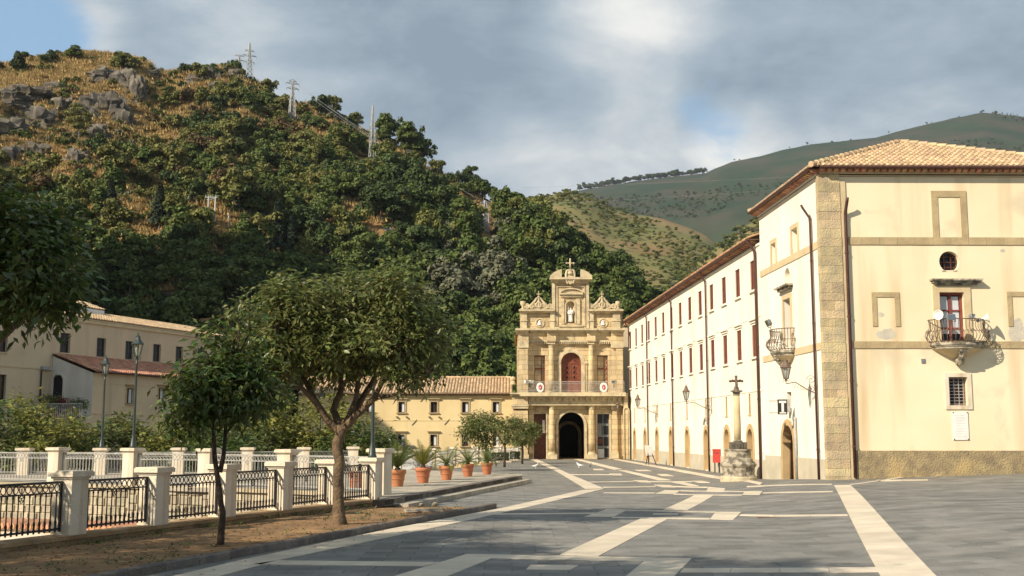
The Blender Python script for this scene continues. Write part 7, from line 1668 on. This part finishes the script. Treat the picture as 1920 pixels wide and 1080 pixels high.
# what shows largest: nearest, inside the frame
def vis(c): return (0 < c[6] < 1330) and c[7] < 640 and not (c[6] > 950 and c[7] > 560)
cand.sort(key=lambda c: -c[3]/c[1]*(1 if vis(c) else .01))
LM = [((463, 150), 'pylon pair'), ((547, 225), 'notch pylon'), ((697, 335), 'slender pylon'), ((908, 430), 'short white pylon'), ((393, 430), 'twin concrete pole'), ((724, 440), 'cross-shaped pole'), ((145, 230), 'lone pine'), ((1069, 500), 'church cross'), ((640, 540), 'big tree crown'), ((60, 560), 'left edge tree'), ((300, 600), 'beige building'), ((900, 700), 'yellow building roof'), ((130, 110), 'left summit'), ((1180, 560), 'wing roof end'), ((860, 330), 'lower ridge line')]
seen_lab = {}
def hill_label(kind, ci, u, v, s):
    (lu, lv), nm = min(LM, key=lambda l: (l[0][0]-u)**2+(l[0][1]-v)**2); du, dv = u-lu, v-lv; dist = math.hypot(du, dv)
    dirn = ('right of' if du > 0 else 'left of') if abs(du) > 1.8*abs(dv) else ('below' if dv > 0 else 'above') if abs(dv) > 1.8*abs(du) else ('below right of' if du > 0 and dv > 0 else 'below left of' if dv > 0 else 'above right of' if du > 0 else 'above left of')
    far = 'just' if dist < 30 else 'a little' if dist < 65 else 'well' if dist < 120 else 'far'
    sz = 'small' if s < .8 else 'large' if s > 1.05 else 'middle-sized'
    return '%s %s %s %s %s the %s' % (sz, HNAME[ci], kind, far, dirn, nm)
protoM = {}
TOPN = 290
LB = {}
for i, c in enumerate(cand[:TOPN]): LB.setdefault(hill_label('tree', TREES[c[5]][1], c[6], c[7]-15, c[3]), []).append(i)
FINAL = {}
for lb_, ids in LB.items():
    ids.sort(key=lambda i: cand[i][7]); n_ = len(ids)
    for k, i in enumerate(ids): FINAL[i] = lb_ if n_ == 1 else lb_ + (', upper one' if k == 0 and n_ == 2 else ', lower one' if n_ == 2 else ', uppermost' if k == 0 else ', lowest' if k == n_-1 else ', %s from top' % ['', 'second', 'third', 'fourth', 'fifth', 'sixth', 'seventh'][min(k, 6)])
for i, c in enumerate(cand[:TOPN]):
    me, ci, kind = TREES[c[5]]; M = Matrix.Translation(c[:3]) @ Matrix.Rotation(c[4], 4, 'Z') @ Matrix.Scale(c[3], 4)
    link('hill_tree', me, None, M, label=FINAL[i], cat='tree', group='trees on the hillside')
rest = cand[TOPN:]
scatter('hill_woodland', [c[:3] for c in rest], [c[3] for c in rest], [c[4] for c in rest], [c[5] for c in rest], [t[0] for t in TREES], 'dense mixed woodland covering the hillside')
# cypresses and a lone pine
for u, v, s, lab in ((518, 478, 1.5, 'dark pointed conifer right of the twin concrete pole'), (297, 440, 1.25, 'slim dark cypress below the dry slope, left of the twin pole'), (205, 420, 1.2, 'dark ivy-covered conifer above the near left crown'), (545, 470, 1.0, 'smaller conifer beside the pointed one'), (655, 500, 1.1, 'conifer above the left half of the big tree crown'), (320, 430, .9, 'small cypress next to the slim one')):
    p = hill_hit(u, v); link('cypress', TREES[15][0], None, Matrix.Translation(p-Vector((0,0,.5))) @ Matrix.Scale(s, 4), label=lab, cat='conifer', group='conifers on the hillside')
p = hill_hit(150, 275); M = Matrix.Translation(p); t = thing('stone_pine', 'lone yellow-green pine with flat layered crown and bare trunk by the rocks', 'pine tree', M=M)
mk('trunk', MB().tube([(0,0,-.5),(-.3,0,2.2),(-.9,0,5.0)], [.14,.11,.07], 6), BARK_G, t, M); V, F_ = [], []
rr = np.random.RandomState(3); Ps = []; Ns = []
for cx_, cz_, r in ((-.7,4.0,1.1), (-1.5,5.0,1.6), (.2,5.4,1.6), (-1.9,6.4,1.5), (-.6,7.1,1.7), (-1.2,8.0,1.2), (1.0,6.2,1.0)):
    D = rr.normal(0, 1, (260, 3)); D /= np.linalg.norm(D, axis=1, keepdims=True); Ps.append(D*np.array([r, r, .45])+np.array([cx_, 0, cz_])); Ns.append(D)
V, F_ = leaf_quads(np.concatenate(Ps), np.concatenate(Ns), .2, rr, .4, .7); link('crown', mesh_np('crown', V, F_, HG[3]), t, M)
# shrubs and dry grass
n = 0; P_, S_, Rz_, I_ = [], [], [], []; PT, ST, RT_, IT = [], [], [], []
while len(P_) < 4200:
    u = trng.uniform(-200, 1350); y0 = interp(Y0, u); yr = interp(YR, u); y = y0+(yr-y0)*trng.random(); x = (u-960)/FPX*y; z = hill_z(x, y); uu, vv = unproj((x, y, z))
    if u > 500 and trng.random() < .35: continue
    if abs(uu-909) < 16 and 372 < vv < 470: continue
    if uu < 300 and vv < 230 and noise.noise(Vector((x*.09, y*.09, 9))) < .05: continue
    P_.append((x, y, z-.1)); S_.append(trng.uniform(.5, 1.25)); Rz_.append(trng.uniform(0, 6.28))
    r0 = trng.random(); I_.append(trng.choice((3,4,5,6,6,7)) if (uu < 600 and vv < 380 and r0 < .5) else trng.choice((0,1,2,3,4,7)))
while len(PT) < 9000:
    u = trng.uniform(-150, 900); y0 = interp(Y0, u); yr = interp(YR, u); y = y0+(yr-y0)*(1-trng.random()**1.5*.75); x = (u-960)/FPX*y; z = hill_z(x, y); uu, vv = unproj((x, y, z))
    if uu > 500 and trng.random() < .7: continue
    PT.append((x, y, z-.05)); ST.append(trng.uniform(.7, 1.5)); RT_.append(trng.uniform(0, 6.28)); IT.append(0)
scatter('hill_shrubs', P_, S_, Rz_, I_, SHRUBS, 'low scrub between the trees of the hillside'); scatter('dry_grass', PT, ST, RT_, IT, [TUFT], 'dry golden grass on the hillside')
# middle and far hill vegetation
P_, S_, Rz_, I_ = [], [], [], []
for _ in range(15000):
    j = random.randrange(6, V2.shape[0]-6); i = random.randrange(V2.shape[1]); p = V2[j, i]+np.array([random.uniform(-3,3), random.uniform(-5,5), -.2]); q = noise.noise(Vector((p[0]*.015, p[1]*.01, 2)))
    if random.random() > .45+q*1.3: continue
    P_.append(p); S_.append(random.uniform(.45, 1.3)); Rz_.append(random.uniform(0,6)); I_.append(random.choice((1,2,3,4,5,4,5)))
for _ in range(3000):
    j = random.randrange(6, V4.shape[0]-6); i = random.randrange(V4.shape[1]); p = V4[j, i]
    P_.append(p); S_.append(random.uniform(.7, 1.6)); Rz_.append(random.uniform(0,6)); I_.append(random.choice((0,1,2,3,4,7)))
scatter('middle_hill_scrub', P_, S_, Rz_, I_, SHRUBS, 'scrub dotting the middle hill')
P_, S_, Rz_, I_ = [], [], [], []
for _ in range(14000):
    j = random.randrange(10, 70); i = random.randrange(V3.shape[1]); p = V3[j, i]+np.array([random.uniform(-4,4), random.uniform(-8,8), -.3]); q = noise.noise(Vector((p[0]*.004, p[1]*.003, 6)))
    if q < .10: continue
    P_.append(p); S_.append(random.uniform(.4, 1.0)); Rz_.append(random.uniform(0,6)); I_.append(random.choice((0,1,0,1,2)))
for i in range(V3.shape[1]):       # trees along the skyline
    u = 700+8*i
    for k in range(4):
        if (1090 < u < 1330 and random.random() < .95) or (u > 1330 and random.random() < .05+.18*noise.noise(Vector((u*.02, 1, 1)))): P_.append(V3[69, i]+np.array([random.uniform(-3.6,3.6), random.uniform(-10,5), -1])); S_.append(random.uniform(1.2, 2.1) if u < 1330 else random.uniform(.4, 1.15)); Rz_.append(random.uniform(0,6)); I_.append(random.choice((0,1)))
scatter('far_hill_trees', P_, S_, Rz_, I_, [TREES[0][0], TREES[1][0], TREES[3][0]], 'trees scattered on the distant hill and along its skyline')
# rocks of the left summit and the ridge
RK = [(70,235,6.2,3.4),(20,250,5.5,2.6),(110,205,4.0,2.4),(160,228,4.4,3.2),(185,200,4.6,3.4),(215,215,4.2,3.6),(45,180,7.5,2.2),(10,190,6,2.2),(100,172,4.5,1.9),(235,165,5.5,3.6),(200,150,6,2.2),(255,180,3.5,4.2),(230,235,3.5,3.2),(180,260,4,2.4),(395,150,4.2,2.6),(370,160,3.2,1.8),(437,146,2.8,1.6),(408,172,3,2.4),(285,150,3,2),(5,300,4,2.8),(610,215,2.6,1.6),(622,222,2.2,1.5),(728,270,2.2,1.2),(765,275,2.2,1.5),(778,283,1.8,1.5),(410,330,2.2,1.2),(475,450,3.0,1.4),(455,440,2.2,1.2),(140,300,3,2),(65,290,3.6,2)]
RKL = {}
def rock_label(u, v, rx):
    (lu, lv), nm = min(LM, key=lambda l: (l[0][0]-u)**2+(l[0][1]-v)**2); far = math.hypot(lu-u, lv-v)
    return '%s grey rock outcrop %s %s the %s' % ('broad' if rx > 5 else 'large' if rx > 4 else 'mid-sized' if rx > 3 else 'small', 'close' if far < 45 else 'some way' if far < 90 else 'far', ('right of' if u > lu else 'left of') if abs(u-lu) > abs(v-lv) else ('below' if v > lv else 'above'), nm)
for i, (u, v, rx, rz_) in enumerate(RK): RKL.setdefault(rock_label(u, v, rx), []).append(i)
RKF = {}
for lb_, ids in RKL.items():
    ids.sort(key=lambda i: RK[i][1])
    for k, i in enumerate(ids): RKF[i] = lb_ if len(ids) == 1 else lb_ + (', upper one' if k == 0 else ', lower one' if len(ids) == 2 else ', middle one' if k < len(ids)-1 else ', lowest one')
for i, (u, v, rx, rz_) in enumerate(RK):
    p = hill_hit(u, v); me = rock_data(i, 1.0, 4, ROCK, 1.0, .6); M = Matrix.Translation(p-Vector((0,0,rz_*.25))) @ Matrix.Rotation(random.uniform(-.4,.4), 4, 'Z') @ Matrix.Diagonal((rx*.74, rx*.5, rz_*1.15, 1))
    (lu, lv), nm = min(LM, key=lambda l: (l[0][0]-u)**2+(l[0][1]-v)**2)
    far = math.hypot(lu-u, lv-v)
    link('rock_outcrop', me, None, M, label=RKF[i], cat='rock', group='rock outcrops on the hill')
# trees standing on the skyline of the left summit
for u, v, s, mi, lab in ((33, 135, 1.05, 0, 'dark skyline tree at the left end of the summit'), (92, 113, .8, 1, 'small dark skyline tree left of the highest point'), (135, 107, .85, 5, 'round skyline tree on the highest point of the left summit'), (175, 112, .5, 4, 'little shrub-like tree right of the highest point'), (222, 128, 1.0, 6, 'olive skyline tree near the right shoulder of the summit'), (245, 128, 1.05, 7, 'spreading skyline tree at the right edge of the summit'), (345, 133, .5, 3, 'small tree on the saddle right of the summit'), (388, 135, .8, 4, 'skyline tree above the ridge rock left of the pylon pair'), (437, 147, .5, 1, 'tiny dark tree on the rock beside the pylon pair'), (660, 240, .7, 0, 'dark skyline tree between the second and third pylon'), (715, 262, .55, 1, 'small skyline tree right of the third pylon'), (600, 212, 1.1, 2, 'rounded tree on the ridge between two pylons'), (875, 338, 1.0, 0, 'skyline tree on the lower right ridge'), (905, 350, 1.1, 1, 'feathery skyline tree above the short white pylon'), (925, 360, .8, 3, 'skyline tree right of the feathery one on the low ridge'), (1000, 382, .9, 0, 'dark tree where the ridge meets the middle hill')):
    p = hill_hit(u, v+9); link('skyline_tree', TREES[mi][0], None, Matrix.Translation(p-Vector((0,0,.6))) @ Matrix.Rotation(u, 4, 'Z') @ Matrix.Scale(s, 4), label=lab, cat='tree', group='trees on the skyline')
# ================================================================ PYLONS AND POLES
def pylon(u, vb, vt, wb, D_=None, lab='', arms=((.55, .5), (.68, .55), (.80, .42)), mt=STEEL, top=.30, w=.13, seg=9):
    p = hill_hit(u, vb) if D_ is None else atY(u, vb, D_); H_ = (vb-vt)/FPX*p.y*1.02; b = wb/FPX*p.y/2; M = Matrix.Translation(p-Vector((0,0,.3))) @ Matrix.Rotation(R(28), 4, 'Z')
    t = thing('pylon', lab, 'pylon', M=M, group='lattice pylons'); 
    def half(f): return b*(1-f) + b*top*f if f < .55 else (b*(1-.55)+b*top*.55)*(1-(f-.55)/.45*.75)
    m = MB()
    for sx in (-1, 1):
        for sy in (-1, 1):
            for i in range(seg): f0, f1 = i/seg, (i+1)/seg; m.bar((sx*half(f0), sy*half(f0), f0*H_), (sx*half(f1), sy*half(f1), f1*H_), w)
    mk('tower_legs', m, mt, t, M); m = MB()
    for i in range(seg):
        f0, f1 = i/seg, (i+1)/seg; a, c = half(f0), half(f1); z0, z1 = f0*H_, f1*H_
        for s in (-1, 1):
            m.bar((-a, s*a, z0), (c, s*c, z1), w*.6).bar((a, s*a, z0), (-c, s*c, z1), w*.6).bar((s*a, -a, z0), (s*c, c, z1), w*.6).bar((s*a, a, z0), (s*c, -c, z1), w*.6).bar((-c, s*c, z1), (c, s*c, z1), w*.5)
    mk('lattice', m, mt, t, M); tips = []
    for f, l in arms:
        m = MB(); z = f*H_; L_ = l*b*4
        for s in (-1, 1): m.bar((0, half(f), z), (s*L_, 0, z+.1), w*.7).bar((0, -half(f), z), (s*L_, 0, z+.1), w*.7).bar((0, 0, z+H_*.05), (s*L_, 0, z+.12), w*.7); m.bar((s*L_, 0, z), (s*L_, 0, z-H_*.035), w*.8); tips.append(M @ Vector((s*L_, 0, z-H_*.035)))
        mk('cross_arm', m, mt, t, M)
    return tips
t1 = pylon(466, 157, 76, 15, lab='tall lattice pylon on the ridge, the taller of the close pair', arms=((.52,.35),(.68,.45),(.80,.30)), w=.10); t2 = pylon(448, 142, 98, 9, lab='smaller lattice pylon half hidden left of the tallest one', arms=((.72,.5),(.92,.5)), w=.10)
t3 = pylon(547, 229, 148, 12, lab='grey lattice pylon standing in the notch of the ridge', arms=((.80,.5),(.92,.55),(.98,.3)), w=.12); t4 = pylon(697, 341, 193, 14, lab='slender lattice pylon rising above the ridge from mid slope', arms=((.55,.28),(.62,.28),(.70,.25)), top=.16, seg=14, w=.10)
t5 = pylon(909, 436, 374, 12, lab='short white lattice pylon on the lower slope near the church', arms=((.92,.4),(.66,.5),(.45,.45)), top=.75, w=.14, seg=6)
def pole(u, vb, vt, lab, twin=False, cross=True):
    p = hill_hit(u, vb); H_ = (vb-vt)/FPX*p.y*1.02; M = Matrix.Translation(p-Vector((0,0,.4))); t = thing('utility_pole', lab, 'utility pole', M=M, group='concrete utility poles')
    CON = mat('concrete_pole', (.62,.60,.55), (.5,.48,.44), 2, .9)
    for dx in ((-.35, .75) if twin else (0,)): mk('post', MB().tube([(dx,0,0),(dx,0,H_)], [.17,.11], 8), CON, t, M)
    if cross:
        s_ = .75 if twin else .5; m = MB().bar((-1.2*s_,0,H_-.1),(1.4*s_,0,H_-.1),.16).bar((-.9*s_,0,H_-.5),(1.0*s_,0,H_-.3),.10)
        for x in (-1.1, -.5, .3, 1.0, 1.3): m.tube([(x*s_,0,H_),(x*s_,0,H_+.3)], .06, 5)
        mk('crossbar', m, STEEL, t, M)
pole(393, 437, 373, 'tall twin concrete pole with crossbar on the bare part of the slope', True); pole(428, 434, 407, 'short grey pole right of the twin concrete pole', False, False); pole(725, 458, 430, 'small cross-shaped pole among the trees above the big tree', False); pole(147, 277, 250, 'thin bare post beside the lone pine', False, False) if False else None
def wire(p, q, lab, sag=2.0, r=.02):
    m = MB(); pts = []
    for i in range(13): t = i/12; w = p.lerp(q, t); w.z -= sag*4*t*(1-t); pts.append(w)
    m.tube(pts, r, 4); mk('power_line', m, STEEL, label=lab, cat='power line', group='power lines between the pylons')
tops = sorted(t5, key=lambda w: w.z)
for i in range(3):
    wire(t3[-1-i] if i < 3 else t3[0], t5[-1-2*i], ['highest power line running down to the short white pylon', 'middle power line running down to the short white pylon', 'lowest power line running down to the short white pylon'][i], .4+i*.3)
# lines crossing the far hill
for i, (v0, v1) in enumerate(((352, 300), (385, 312))):
    mk('power_line', MB().tube([atY(980+200*k, v0+(v1-v0)*k/5+6*math.sin(math.pi*k/5), 420) for k in range(6)], .035, 4), IRON_G, label='%s faint power line crossing in front of the distant hill' % ('upper' if i == 0 else 'lower'), cat='power line', group='power lines across the far hill')
